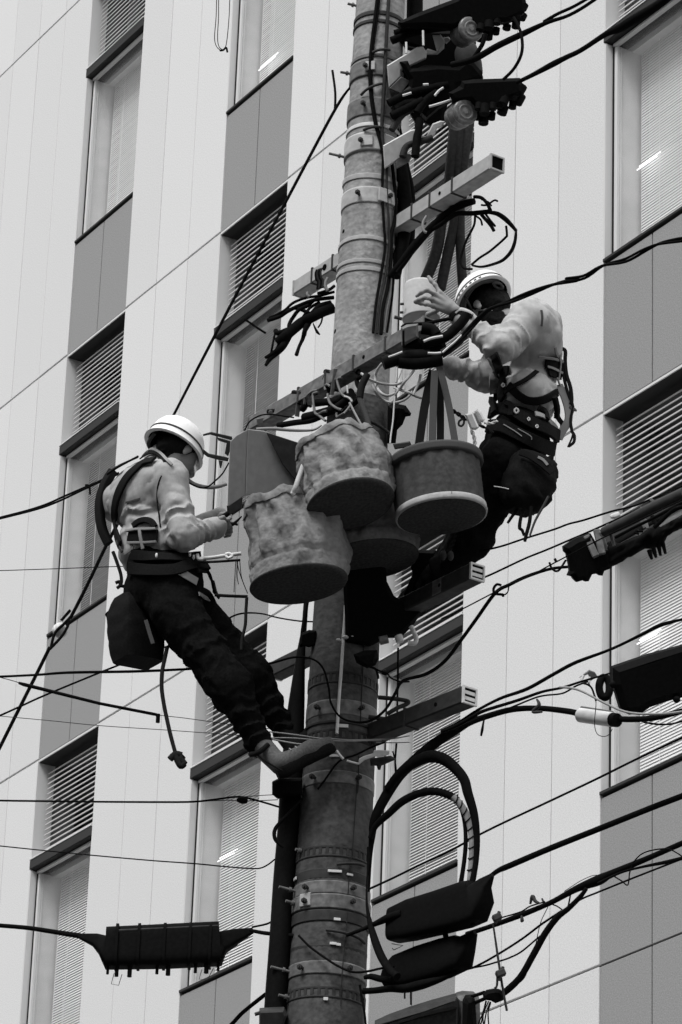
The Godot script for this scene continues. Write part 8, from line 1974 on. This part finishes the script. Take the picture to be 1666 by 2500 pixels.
func build_worker_hooded_by_helmet() -> void:
	build_left_worker_kit()
	var o: Node3D
	var g: Geo
	o = thing("person", "line worker in pale jacket bent over cables right of the pole, face hidden", "person", Vector3(0.562, 7.729, -15.145))
	g = Geo.new(); net([
		[Vector3(0.835, 9.084, -15.26), Vector3(0.851, 9.084, -15.1), 0.1, 0.1],
		[Vector3(0.843, 9.084, -15.18), Vector3(0.786, 8.58, -15.17), 0.1, 0.1],
		[Vector3(0.781, 8.58, -15.22), Vector3(0.791, 8.58, -15.12), 0.1, 0.1],
		[Vector3(0.823, 9.114, -14.99), Vector3(0.689, 8.914, -14.86), 0.045, 0.04],
		[Vector3(0.689, 8.914, -14.86), Vector3(0.503, 9.087, -14.92), 0.038, 0.029],
		[Vector3(0.742, 9.168, -15.36), Vector3(0.645, 8.982, -15.32), 0.045, 0.04],
		[Vector3(0.645, 8.982, -15.32), Vector3(0.478, 8.993, -15.24), 0.038, 0.028],
		[Vector3(0.732, 8.44, -15.07), Vector3(0.59, 8.13, -15.24), 0.07, 0.05],
		[Vector3(0.59, 8.13, -15.24), Vector3(0.357, 7.946, -15.58), 0.05, 0.035],
		[Vector3(0.736, 8.541, -15.27), Vector3(0.577, 8.175, -15.38), 0.07, 0.05],
		[Vector3(0.577, 8.175, -15.38), Vector3(0.303, 7.954, -15.68), 0.05, 0.035],
		[Vector3(0.782, 9.187, -15.16), Vector3(0.706, 9.205, -15.16), 0.06, 0.056]], 0.014, 0.05, g, 0, 8)
	net([
		[Vector3(0.652, 9.282, -15.185), Vector3(0.632, 9.261, -15.206), 0.088, 0.082, Vector3(-0.767, 0.092, 0.634), 1.18],
		[Vector3(0.641, 9.204, -15.187), Vector3(0.64, 9.144, -15.179), 0.062, 0.032, Vector3(-0.767, 0.092, 0.634), 1.05],
		[Vector3(0.597, 9.216, -15.241), Vector3(0.59, 9.173, -15.244), 0.01, 0.014],
		[Vector3(0.585, 9.174, -15.234), Vector3(0.601, 9.172, -15.247), 0.01, 0.01],
		[Vector3(0.564, 9.235, -15.229), Vector3(0.618, 9.229, -15.274), 0.012, 0.012],
		[Vector3(0.601, 9.157, -15.2), Vector3(0.629, 9.154, -15.223), 0.01, 0.01],
		[Vector3(0.607, 9.147, -15.198), Vector3(0.628, 9.144, -15.216), 0.009, 0.009],
		[Vector3(0.626, 9.128, -15.181), Vector3(0.638, 9.127, -15.191), 0.018, 0.018],
		[Vector3(0.587, 9.267, -15.131), Vector3(0.602, 9.242, -15.109), 0.02, 0.013, Vector3(-0.767, 0.092, 0.634), 2.2],
		[Vector3(0.714, 9.252, -15.236), Vector3(0.729, 9.227, -15.214), 0.02, 0.013, Vector3(-0.767, 0.092, 0.634), 2.2],
		[Vector3(0.744, 9.164, -15.16), Vector3(0.651, 9.244, -15.18), 0.058, 0.058]], 0.006, 0.02, g)
	net([
		[Vector3(0.481, 9.11, -14.9), Vector3(0.454, 9.125, -14.894), 0.025, 0.024],
		[Vector3(0.47, 9.138, -14.898), Vector3(0.412, 9.19, -14.885), 0.017, 0.0115],
		[Vector3(0.457, 9.131, -14.892), Vector3(0.387, 9.178, -14.875), 0.017, 0.0115],
		[Vector3(0.452, 9.118, -14.892), Vector3(0.376, 9.151, -14.875), 0.017, 0.0115],
		[Vector3(0.454, 9.104, -14.898), Vector3(0.38, 9.123, -14.885), 0.017, 0.0115],
		[Vector3(0.412, 9.19, -14.885), Vector3(0.389, 9.232, -14.89), 0.0095, 0.0086],
		[Vector3(0.389, 9.232, -14.89), Vector3(0.371, 9.254, -14.895), 0.0095, 0.0086],
		[Vector3(0.371, 9.254, -14.895), Vector3(0.358, 9.276, -14.9), 0.0095, 0.0086],
		[Vector3(0.387, 9.178, -14.875), Vector3(0.35, 9.181, -14.845), 0.0095, 0.0086],
		[Vector3(0.35, 9.181, -14.845), Vector3(0.327, 9.171, -14.85), 0.0095, 0.0086],
		[Vector3(0.327, 9.171, -14.85), Vector3(0.307, 9.16, -14.865), 0.0095, 0.0086],
		[Vector3(0.376, 9.151, -14.875), Vector3(0.339, 9.137, -14.835), 0.0095, 0.0086],
		[Vector3(0.339, 9.137, -14.835), Vector3(0.319, 9.13, -14.84), 0.0095, 0.0086],
		[Vector3(0.319, 9.13, -14.84), Vector3(0.3, 9.13, -14.86), 0.0095, 0.0086],
		[Vector3(0.38, 9.123, -14.885), Vector3(0.349, 9.107, -14.84), 0.0095, 0.0086],
		[Vector3(0.349, 9.107, -14.84), Vector3(0.326, 9.116, -14.85), 0.0095, 0.0086],
		[Vector3(0.326, 9.116, -14.85), Vector3(0.304, 9.127, -14.865), 0.0095, 0.0086],
		[Vector3(0.437, 9.146, -14.92), Vector3(0.391, 9.116, -14.93), 0.0115, 0.01],
		[Vector3(0.391, 9.116, -14.93), Vector3(0.362, 9.106, -14.94), 0.0115, 0.01],
		[Vector3(0.362, 9.106, -14.94), Vector3(0.353, 9.093, -14.95), 0.0115, 0.01],
		[Vector3(0.481, 9.11, -14.9), Vector3(0.503, 9.087, -14.92), 0.027, 0.03]], 0.005, 0.01, g)
	net([
		[Vector3(0.459, 8.989, -15.22), Vector3(0.449, 8.982, -15.202), 0.025, 0.024],
		[Vector3(0.454, 8.984, -15.22), Vector3(0.431, 8.967, -15.19), 0.017, 0.0115],
		[Vector3(0.451, 8.983, -15.21), Vector3(0.427, 8.965, -15.17), 0.017, 0.0115],
		[Vector3(0.449, 8.982, -15.2), Vector3(0.423, 8.963, -15.15), 0.017, 0.0115],
		[Vector3(0.447, 8.981, -15.19), Vector3(0.418, 8.961, -15.13), 0.017, 0.0115],
		[Vector3(0.431, 8.967, -15.19), Vector3(0.406, 8.979, -15.17), 0.0095, 0.0086],
		[Vector3(0.406, 8.979, -15.17), Vector3(0.411, 9.002, -15.16), 0.0095, 0.0086],
		[Vector3(0.411, 9.002, -15.16), Vector3(0.431, 9.012, -15.165), 0.0095, 0.0086],
		[Vector3(0.427, 8.965, -15.17), Vector3(0.402, 8.977, -15.15), 0.0095, 0.0086],
		[Vector3(0.402, 8.977, -15.15), Vector3(0.407, 9, -15.14), 0.0095, 0.0086],
		[Vector3(0.407, 9, -15.14), Vector3(0.427, 9.01, -15.145), 0.0095, 0.0086],
		[Vector3(0.423, 8.963, -15.15), Vector3(0.398, 8.975, -15.13), 0.0095, 0.0086],
		[Vector3(0.398, 8.975, -15.13), Vector3(0.403, 8.998, -15.12), 0.0095, 0.0086],
		[Vector3(0.403, 8.998, -15.12), Vector3(0.423, 9.008, -15.125), 0.0095, 0.0086],
		[Vector3(0.418, 8.961, -15.13), Vector3(0.393, 8.973, -15.11), 0.0095, 0.0086],
		[Vector3(0.393, 8.973, -15.11), Vector3(0.398, 8.996, -15.1), 0.0095, 0.0086],
		[Vector3(0.398, 8.996, -15.1), Vector3(0.418, 9.006, -15.105), 0.0095, 0.0086],
		[Vector3(0.446, 8.992, -15.2), Vector3(0.427, 8.99, -15.17), 0.0115, 0.01],
		[Vector3(0.427, 8.99, -15.17), Vector3(0.414, 8.995, -15.16), 0.0115, 0.01]], 0.005, 0.01, g)
	part(o, "body", g, M.skin)
	g = Geo.new(); g.ball(Vector3(0.574, 9.218, -15.218), 0.011); part(o, "eye", g, M.eye_dark)
	g = Geo.new(); g.ball(Vector3(0.625, 9.212, -15.26), 0.011); part(o, "eye", g, M.eye_dark)
	g = Geo.new(); g.tube(pv([591, 9148, -15201, 607, 9143, -15219, 628, 9143, -15232]), 0.004, 10, 5)
	part(o, "mouth", g, M.lips)
	g = Geo.new(); net([
		[Vector3(0.754, 9.154, -15.16), Vector3(0.651, 9.214, -15.18), 0.072, 0.066]], 0.008, 0.02, g, 0.004, 20)
	part(o, "added_neck_cover", g, M.leather)  # dark cover added so the neck under the helmet reads dark
	g = Geo.new(); net([
		[Vector3(0.659, 9.294, -15.178), Vector3(0.645, 9.293, -15.195), 0.088, 0.085],
		[Vector3(0.689, 9.265, -15.137), Vector3(0.688, 9.231, -15.134), 0.05, 0.03]], 0.008, 0.02, g, 0.004, 40.0); part(o, "hair", g, M.hair)
	g = Geo.new(); net([
		[Vector3(0.832, 9.084, -15.289), Vector3(0.854, 9.084, -15.071), 0.135, 0.13, Vector3(-0.995, 0, 0.103), 1],
		[Vector3(0.843, 9.084, -15.18), Vector3(0.831, 8.787, -15.17), 0.145, 0.115, Vector3(-0.995, 0, 0.103), 1, 0.012, 0.12, 0.2, 1],
		[Vector3(0.823, 8.787, -15.25), Vector3(0.839, 8.787, -15.09), 0.112, 0.112, Vector3(-0.995, 0, 0.103), 1, 0.006, 0.06, 0, 1],
		[Vector3(0.842, 9.15, -15.06), Vector3(0.823, 9.114, -14.99), 0.105, 0.088],
		[Vector3(0.899, 9.201, -15.22), Vector3(0.845, 9.17, -15.12), 0.095, 0.1],
		[Vector3(0.823, 9.114, -14.99), Vector3(0.689, 8.914, -14.86), 0.092, 0.07, Vector3(0.1, 0, 0.995), 1, 0.007, 0.08, 0.5, 1.1],
		[Vector3(0.689, 8.914, -14.86), Vector3(0.503, 9.087, -14.92), 0.068, 0.043, Vector3(0.1, 0, 0.995), 1, 0.006, 0.07, 0, 0.75],
		[Vector3(0.742, 9.168, -15.36), Vector3(0.645, 8.982, -15.32), 0.075, 0.066],
		[Vector3(0.645, 8.982, -15.32), Vector3(0.478, 8.993, -15.24), 0.064, 0.05, Vector3(0.1, 0, 0.995), 1, 0.008, 0.06, 0, 1],
		[Vector3(0.831, 8.787, -15.17), Vector3(0.818, 8.704, -15.17), 0.112, 0.108, Vector3(-0.995, 0, 0.103), 1, 0.008, 0.05, 0, 1]], 0.0085, 0.04, g, 0.007, 6)
	part(o, "jacket", g, M.jacket_light)
	g = Geo.new(); net([
		[Vector3(0.778, 8.58, -15.25), Vector3(0.794, 8.58, -15.09), 0.13, 0.13],
		[Vector3(0.821, 8.715, -15.17), Vector3(0.786, 8.58, -15.17), 0.112, 0.13],
		[Vector3(0.732, 8.44, -15.07), Vector3(0.59, 8.13, -15.24), 0.125, 0.088, Vector3(0.1, 0, 0.995), 1, 0.006, 0.12, 0.3, 1.1],
		[Vector3(0.59, 8.13, -15.24), Vector3(0.357, 7.946, -15.58), 0.085, 0.058, Vector3(0.1, 0, 0.995), 1, 0.008, 0.07, 0.3, 1],
		[Vector3(0.736, 8.541, -15.27), Vector3(0.577, 8.175, -15.38), 0.12, 0.088],
		[Vector3(0.577, 8.175, -15.38), Vector3(0.303, 7.954, -15.68), 0.085, 0.058]], 0.011, 0.05, g, 0.006, 7)
	part(o, "trousers", g, M.trousers)
	g = Geo.new(); g.strap(pv([658, 8849, -14802, 674, 8824, -14842, 706, 8973, -15247, 710, 8924, -15301, 682, 8812, -15175]), pv([-332, -705, 626, -160, -968, 195, 343, -365, 865, 719, -665, 201, -997, 83, 7]), 0.0404, 0.014, 4); part(o, "vest_front", g, M.leather)
	g = Geo.new(); g.strap(pv([647, 8837, -14836, 676, 8991, -15238, 676, 8939, -15251, 683, 8904, -15320]), pv([-454, -852, 259, 221, 21, 975, 335, -509, 793, 444, -896, 5]), 0.0367, 0.008, 4); part(o, "vest_panel", g, M.webbing_light)
	g = Geo.new(); g.strap(pv([721, 8936, -15095, 716, 8888, -15107, 705, 8821, -15104, 711, 8757, -15085]), pv([-822, -50, 567, -885, 19, 465, -930, 148, 337, -915, -137, 380]), 0.0635, 0.012, 4); part(o, "vest_front", g, M.leather)
	g = Geo.new(); g.strap(pv([864, 8873, -15003, 811, 8813, -14972, 754, 8787, -14998, 719, 8783, -15053]), pv([202, 656, 727, -227, 207, 952, -680, 0, 733, -923, -22, 385]), 0.0223, 0.006, 4); part(o, "harness_strap", g, M.webbing)
	g = Geo.new(); g.strap(pv([736, 8805, -15023, 780, 8741, -14991, 833, 8714, -14990, 899, 8728, -14998, 961, 8796, -15061]), pv([-829, 144, 540, -473, -369, 800, -51, -587, 808, 476, -475, 740, 965, 68, 254]), 0.0371, 0.012, 4); part(o, "waist_band", g, M.leather)
	g = Geo.new(); g.strap(pv([874, 9128, -14897, 878, 9089, -14899, 876, 9053, -14909]), pv([454, 140, 880, 554, -113, 825, 623, -333, 708]), 0.0111, 0.003, 4); part(o, "shoulder_mark", g, M.webbing_grey)
	g = Geo.new(); g.strap(pv([905, 8938, -15051, 935, 8947, -15072, 969, 8967, -15119, 990, 8984, -15182]), pv([503, -438, 745, 717, -353, 601, 909, -242, 338, 976, -215, -34]), 0.0485, 0.01, 4); part(o, "back_pouch", g, M.leather)
	g = Geo.new(); g.strap(pv([920, 8900, -15066, 950, 8910, -15102, 985, 8936, -15177]), pv([683, 170, 710, 836, -115, 536, 990, -139, -9]), 0.0373, 0.01, 4); part(o, "back_pouch", g, M.leather)
	g = Geo.new(); g.strap(pv([870, 8947, -15012, 911, 8951, -15027, 954, 8965, -15065, 1001, 9006, -15184]), pv([139, -785, 603, 438, -731, 523, 754, -529, 389, 972, -229, -45]), 0.0112, 0.006, 4); part(o, "pouch_band", g, M.webbing_light)
	g = Geo.new(); g.strap(pv([915, 8921, -15052, 950, 8924, -15082, 1001, 8946, -15179]), pv([558, -113, 822, 767, -109, 633, 990, -140, -17]), 0.0112, 0.006, 4); part(o, "pouch_band", g, M.webbing_light)
	g = Geo.new(); g.strap(pv([969, 8987, -15064, 978, 8965, -15115, 971, 8892, -15126]), pv([812, -534, 235, 909, -242, 338, 934, -125, 335]), 0.0112, 0.006, 4); part(o, "pouch_band", g, M.webbing_light)
	g = Geo.new(); g.strap(pv([944, 8994, -14997, 958, 8979, -15050, 1001, 9003, -15185]), pv([612, -612, 501, 738, -609, 292, 972, -230, -48]), 0.0112, 0.006, 4); part(o, "pouch_band", g, M.webbing_light)
	g = Geo.new(); g.strap(pv([963, 8892, -15109, 976, 8883, -15152, 989, 8871, -15165]), pv([895, -78, 439, 979, -133, 156, 998, -43, 44]), 0.0112, 0.006, 4); part(o, "pouch_band", g, M.webbing_light)
	g = Geo.new(); g.strap(pv([983, 9068, -15160, 1001, 9056, -15160, 1001, 9003, -15160, 1008, 8936, -15160, 1027, 8871, -15160, 1033, 8805, -15160, 1027, 8785, -15160]), [Vector3(0.3, -0.1, 0.9)], 0.0169, 0.008, 4); part(o, "loose_strap", g, M.webbing)
	g = Geo.new(); g.strap(pv([989, 9002, -15160, 996, 8923, -15160, 1015, 8844, -15160, 1039, 8773, -15160, 1028, 8713, -15160, 1035, 8654, -15160]), [Vector3(0.3, -0.1, 0.9)], 0.0131, 0.008, 4); part(o, "loose_strap", g, M.webbing)
	g = Geo.new(); g.strap(pv([973, 8882, -15160, 997, 8830, -15160, 1016, 8765, -15160, 1019, 8706, -15160, 993, 8652, -15160, 976, 8613, -15160]), [Vector3(0.3, -0.1, 0.9)], 0.0374, 0.008, 4); part(o, "loose_strap", g, M.webbing_light)
	g = Geo.new(); g.strap(pv([962, 8743, -15160, 975, 8711, -15160, 993, 8679, -15160, 981, 8626, -15160, 958, 8592, -15160]), [Vector3(0.3, -0.1, 0.9)], 0.0224, 0.008, 4); part(o, "loose_strap", g, M.leather)
	g = Geo.new(); g.strap(pv([1032, 8654, -15160, 1047, 8629, -15160, 1044, 8596, -15160, 1021, 8575, -15160]), [Vector3(0.3, -0.1, 0.9)], 0.013, 0.008, 4); part(o, "loose_strap", g, M.webbing)
	g = Geo.new(); g.strap(pv([1022, 8772, -15160, 1046, 8760, -15160, 1049, 8753, -15160]), [Vector3(0.3, -0.1, 0.9)], 0.0149, 0.008, 4); part(o, "loose_strap", g, M.webbing_grey)
	g = Geo.new(); g.strap(pv([1041, 8648, -15160, 1035, 8615, -15160, 1018, 8572, -15160]), [Vector3(0.3, -0.1, 0.9)], 0.0074, 0.008, 4); part(o, "loose_strap", g, M.webbing)
	g = Geo.new(); g.strap(pv([661, 8730, -15165, 707, 8709, -15062, 772, 8632, -14955, 838, 8589, -14951, 922, 8588, -15018, 973, 8620, -15153]), pv([-986, 161, 42, -782, 335, 526, -149, 359, 921, 302, 67, 951, 869, 56, 492, 995, -95, 39]), 0.0597, 0.018, 4); part(o, "work_belt", g, M.leather)
	g = Geo.new(); g.strap(pv([649, 8608, -15050, 706, 8574, -14966, 776, 8527, -14943, 858, 8503, -14975, 954, 8552, -15153]), pv([-924, 187, 334, -533, 121, 838, 47, 13, 999, 529, -345, 775, 989, -148, -2]), 0.0629, 0.02, 4); part(o, "work_belt", g, M.leather)
	g = Geo.new(); g.strap(pv([856, 8638, -14958, 900, 8639, -14991, 956, 8652, -15122, 975, 8638, -15168]), pv([394, 369, 842, 676, 379, 632, 962, -130, 239, 992, -128, -9]), 0.0295, 0.008, 4); part(o, "belt_panel", g, M.webbing_light)
	g = Geo.new(); g.strap(pv([919, 8679, -15047, 934, 8694, -15056, 950, 8717, -15061]), pv([743, -363, 562, 757, -479, 444, 835, -422, 354]), 0.0185, 0.005, 4); part(o, "strap_end", g, M.webbing_light)
	g = Geo.new(); g.tube(pv([760, 8639, -14938, 769, 8652, -14938, 779, 8639, -14938, 769, 8626, -14938, 760, 8639, -14938]), 0.0048, 8, 2); part(o, "belt_buckle", g, M.bright_steel)
	g = Geo.new(); g.tube(pv([819, 8596, -14929, 825, 8604, -14929, 831, 8596, -14929, 825, 8588, -14929, 819, 8596, -14929]), 0.003, 8, 2); part(o, "belt_buckle", g, M.bright_steel)
	g = Geo.new(); g.tube(pv([857, 8567, -14941, 863, 8575, -14941, 869, 8567, -14941, 863, 8559, -14941, 857, 8567, -14941]), 0.003, 8, 2); part(o, "belt_buckle", g, M.bright_steel)
	g = Geo.new(); g.tube(pv([704, 8802, -15018, 711, 8812, -15018, 718, 8802, -15018, 711, 8793, -15018, 704, 8802, -15018]), 0.0036, 8, 2); part(o, "belt_buckle", g, M.bright_steel)
	g = Geo.new(); g.tube(pv([924, 8480, -15161, 934, 8493, -15161, 944, 8480, -15161, 934, 8468, -15161, 924, 8480, -15161]), 0.0048, 8, 2); part(o, "belt_buckle", g, M.bright_steel)
	g = Geo.new(); g.strap(pv([713, 8572, -14943, 762, 8535, -14928, 796, 8510, -14930]), pv([-444, 87, 892, -57, 52, 997, 228, 33, 973]), 0.0046, 0.003, 4); part(o, "belt_seam", g, M.webbing_light)
	g = Geo.new(); g.strap(pv([776, 8546, -14926, 834, 8518, -14939, 840, 8502, -14946]), pv([-50, -73, 996, 315, -240, 918, 418, -214, 883]), 0.0046, 0.003, 4); part(o, "belt_seam", g, M.webbing_light)
	var hx := Transform3D(Basis(Vector3(-0.661, 0.079, 0.547), Vector3(-0.27, 0.851, -0.45), Vector3(-0.626, -0.557, -0.676)), Vector3(0.619, 9.296, -15.16))
	g = Geo.new(); g.lathe(hx, [Vector2(0.122, 0), Vector2(0.136, -0.0036), Vector2(0.142, -0.0009), Vector2(0.14, 0.0036), Vector2(0.131, 0.0082), Vector2(0.129, 0.0273), Vector2(0.126, 0.05), Vector2(0.118, 0.0773), Vector2(0.104, 0.1018), Vector2(0.083, 0.1209), Vector2(0.055, 0.1336), Vector2(0.025, 0.1391), Vector2(0.003, 0.14)], 40, true); var hm := part(o, "helmet", g, M.helmet)
	g = Geo.new(); g.lathe(hx, [Vector2(0.134, 0), Vector2(0.125, 0.0055), Vector2(0.123, 0.0273), Vector2(0.12, 0.05), Vector2(0.112, 0.0755), Vector2(0.098, 0.0982), Vector2(0.077, 0.1164), Vector2(0.05, 0.1282), Vector2(0.003, 0.1345)], 40, true); part(hm, "lining", g, M.helmet_inner)
	g = Geo.new(); g.lathe(hx, [Vector2(0.1285, 0.0327), Vector2(0.1312, 0.0327), Vector2(0.13, 0.04), Vector2(0.127, 0.04)], 40, true); part(hm, "dark_stripe", g, M.dull_steel)
	g = Geo.new(); g.tube(pv([538, 9247, -15204, 541, 9309, -15178, 591, 9364, -15126, 660, 9356, -15072]), 0.007, 10, 5)
	part(o, "suspension_strap", g, M.webbing_light)
	g = Geo.new(); g.tube(pv([584, 9242, -15242, 618, 9300, -15241, 667, 9355, -15189, 706, 9351, -15110]), 0.007, 10, 5)
	part(o, "suspension_strap", g, M.webbing_light)
	g = Geo.new(); g.tube(pv([686, 9367, -15089, 615, 9347, -15062, 544, 9304, -15097, 517, 9256, -15175, 547, 9243, -15240]), 0.01, 10, 5)
	part(o, "headband", g, M.webbing_grey)
	g = Geo.new(); g.tube(pv([706, 9339, -15109, 692, 9348, -15079, 660, 9345, -15071, 677, 9337, -15096, 706, 9339, -15109]), 0.007, 10, 5)
	part(o, "adjuster_knob", g, M.webbing_grey)
	g = Geo.new(); g.tube(pv([531, 9295, -15109, 557, 9237, -15101, 590, 9177, -15146]), 0.006, 10, 5)
	part(o, "chin_strap", g, M.webbing)
	g = Geo.new()
	g.tube([Vector3(0.495, 9.262, -15.19), Vector3(0.495, 9.268, -15.18)], 0.003, 6, 1)
	g.tube([Vector3(0.495, 9.274, -15.168), Vector3(0.496, 9.279, -15.158)], 0.003, 6, 1)
	g.tube([Vector3(0.499, 9.286, -15.147), Vector3(0.502, 9.292, -15.137)], 0.003, 6, 1)
	g.tube([Vector3(0.506, 9.299, -15.126), Vector3(0.511, 9.306, -15.117)], 0.003, 6, 1)
	g.tube([Vector3(0.518, 9.313, -15.107), Vector3(0.525, 9.32, -15.099)], 0.003, 6, 1)
	g.tube([Vector3(0.533, 9.327, -15.09), Vector3(0.541, 9.333, -15.083)], 0.003, 6, 1)
	g.tube([Vector3(0.551, 9.34, -15.076), Vector3(0.56, 9.346, -15.07)], 0.003, 6, 1)
	g.tube([Vector3(0.571, 9.352, -15.065), Vector3(0.581, 9.358, -15.061)], 0.003, 6, 1)
	g.tube([Vector3(0.592, 9.363, -15.058), Vector3(0.603, 9.368, -15.055)], 0.003, 6, 1)
	var print_dashes := part(o, "printed_dashes", g, M.dull_steel); print_dashes.set_meta("kind", "stuff")
	g = Geo.new(); net([
		[Vector3(0.357, 7.946, -15.58), Vector3(0.334, 7.921, -15.572), 0.05, 0.043],
		[Vector3(0.311, 7.929, -15.551), Vector3(0.216, 7.881, -15.512), 0.043, 0.04],
		[Vector3(0.216, 7.881, -15.512), Vector3(0.159, 7.845, -15.494), 0.04, 0.033]], 0.007, 0.03, g, 0, 8)
	var bt_leather356 := part(o, "boot", g, M.leather)
	g = Geo.new(); g.loft(pv([342, 7914, -15573, 304, 7896, -15558, 257, 7876, -15538, 210, 7856, -15518, 155, 7826, -15498, 134, 7816, -15489]), [0.026, 0.045, 0.043, 0.047, 0.041, 0.02], [0.024, 0.034, 0.03, 0.03, 0.028, 0.02], 3.5, Vector3(0.202, 0.958, 0.202), 16, 3); part(bt_leather356, "sole", g, M.leather)
	g = Geo.new(); net([
		[Vector3(0.303, 7.954, -15.68), Vector3(0.289, 7.938, -15.674), 0.05, 0.043],
		[Vector3(0.266, 7.947, -15.651), Vector3(0.18, 7.908, -15.632), 0.043, 0.04],
		[Vector3(0.18, 7.908, -15.632), Vector3(0.123, 7.876, -15.614), 0.04, 0.033]], 0.007, 0.03, g, 0, 8)
	var bt_leather303 := part(o, "boot", g, M.leather)
	g = Geo.new(); g.loft(pv([299, 7931, -15669, 259, 7915, -15658, 217, 7899, -15648, 175, 7883, -15638, 119, 7857, -15618, 97, 7847, -15611]), [0.026, 0.045, 0.043, 0.047, 0.041, 0.02], [0.024, 0.034, 0.03, 0.03, 0.028, 0.02], 3.5, Vector3(0.202, 0.958, 0.202), 16, 3); part(bt_leather303, "sole", g, M.leather)
	g = Geo.new(); g.strap(pv([463, 9064, -14902, 475, 9083, -14879, 500, 9087, -14868, 530, 9070, -14857, 561, 9063, -14852]), pv([-806, -466, 364, -562, -86, 823, -267, 185, 946, -161, 298, 941, 32, 483, 875]), 0.026, 0.01, 4); part(o, "cuff_band", g, M.leather)
	g = Geo.new(); g.strap(pv([484, 9080, -14865, 502, 9093, -14861, 537, 9083, -14853, 561, 9067, -14845]), pv([-435, -10, 900, -195, 262, 945, -11, 444, 896, 32, 483, 875]), 0.0093, 0.006, 4); part(o, "cuff_edge", g, M.webbing_light)
	g = Geo.new(); g.strap(pv([664, 8802, -15175, 676, 8731, -15098, 673, 8663, -15023]), pv([-993, 114, 6, -919, 87, 385, -742, 507, 438]), 0.0299, 0.02, 4); part(o, "belt_tab", g, M.leather)
	g = Geo.new(); g.strap(pv([726, 8716, -15019, 749, 8671, -14966, 741, 8612, -14941]), pv([-717, -25, 696, -278, 569, 774, -325, 199, 924]), 0.0259, 0.02, 4); part(o, "belt_tab", g, M.leather)
	g = Geo.new(); g.strap(pv([875, 8685, -14991, 905, 8672, -15015, 910, 8625, -14988]), pv([367, -423, 829, 725, 135, 675, 722, 281, 633]), 0.024, 0.02, 4); part(o, "belt_tab", g, M.leather)
	g = Geo.new(); g.strap(pv([945, 8747, -15004, 961, 8712, -15057, 961, 8684, -15094]), pv([743, -284, 606, 835, -422, 354, 871, -380, 312]), 0.0222, 0.02, 4); part(o, "belt_tab", g, M.leather)
	build_right_worker_kit()

func build_right_worker_kit() -> void:
	var o: Node3D
	var g: Geo
	o = thing("tool_pouch", "big black tool pouch on the right worker hip with tools sticking out below", "tool bag", Vector3(0.827, 8.171, -15), "tool bags on the workers")
	g = Geo.new(); g.loft(pv([861, 8443, -15000, 847, 8378, -15000, 828, 8300, -15000, 806, 8223, -15000, 795, 8171, -15000]), [0.09, 0.115, 0.115, 0.10, 0.05], [0.05, 0.09, 0.10, 0.09, 0.05], 3.0, Vector3(0.3, 0, 0.95), 24, 4, 0.02); part(o, "pouch", g, M.leather)
	g = Geo.new(); g.strap(pv([784, 8410, -14880, 831, 8393, -14880, 883, 8357, -14880, 930, 8315, -14880]), [Vector3(0.1, -0.2, 1)], 0.03, 0.012, 4); part(o, "flap_edge", g, M.webbing)
	g = Geo.new(); g.strap(pv([865, 8384, -14870, 888, 8372, -14870, 909, 8347, -14870]), [Vector3(0.1, -0.2, 1)], 0.012, 0.004, 3); part(o, "flap_edge", g, M.webbing_light)
	g = Geo.new(); g.tube(pv([930, 8436, -14980, 927, 8411, -14980, 923, 8391, -14980]), 0.014, 10, 5)
	part(o, "side_peg", g, M.leather)
	g = Geo.new(); g.tube(pv([934, 8334, -14980, 952, 8328, -14980, 949, 8312, -14980, 934, 8305, -14980]), 0.006, 10, 5)
	part(o, "ring", g, M.dull_steel)
	cable("hand_tool", "short black handle, leftmost below the right worker pouch", "hand tool", "tools in the right worker pouch", M.cover_black, pv([799, 8201, -14980, 770, 8155, -14980, 742, 8107, -14980]), [0.0068, 0.0076, 0.006], 8)
	cable("hand_tool", "black pliers with hooked end below the right worker pouch", "hand tool", "tools in the right worker pouch", M.cover_black, pv([815, 8180, -14960, 799, 8129, -14960, 794, 8078, -14960, 805, 8066, -14960, 814, 8041, -14960]), [0.0073, 0.0077, 0.0081, 0.0073, 0.0065], 8)
	cable("hand_tool", "longest black tool below the right worker pouch", "hand tool", "tools in the right worker pouch", M.cover_black, pv([843, 8173, -14940, 836, 8096, -14940, 822, 8033, -14940, 817, 8004, -14940]), [0.0078, 0.0084, 0.0081, 0.0069], 8)
	cable("hand_tool", "grey bladed tool at the back of the right worker pouch", "hand tool", "tools in the right worker pouch", M.dull_steel, pv([917, 8217, -14920, 894, 8166, -14920, 860, 8095, -14920, 838, 8025, -14920]), [0.0052, 0.0056, 0.0054, 0.0046], 8)
	cable("pen_light", "thin bright pen clipped on the right worker thigh", "pen", "", M.bright_steel, pv([672, 8238, -14880, 705, 8234, -14880, 739, 8227, -14880]), 0.0023, 8)
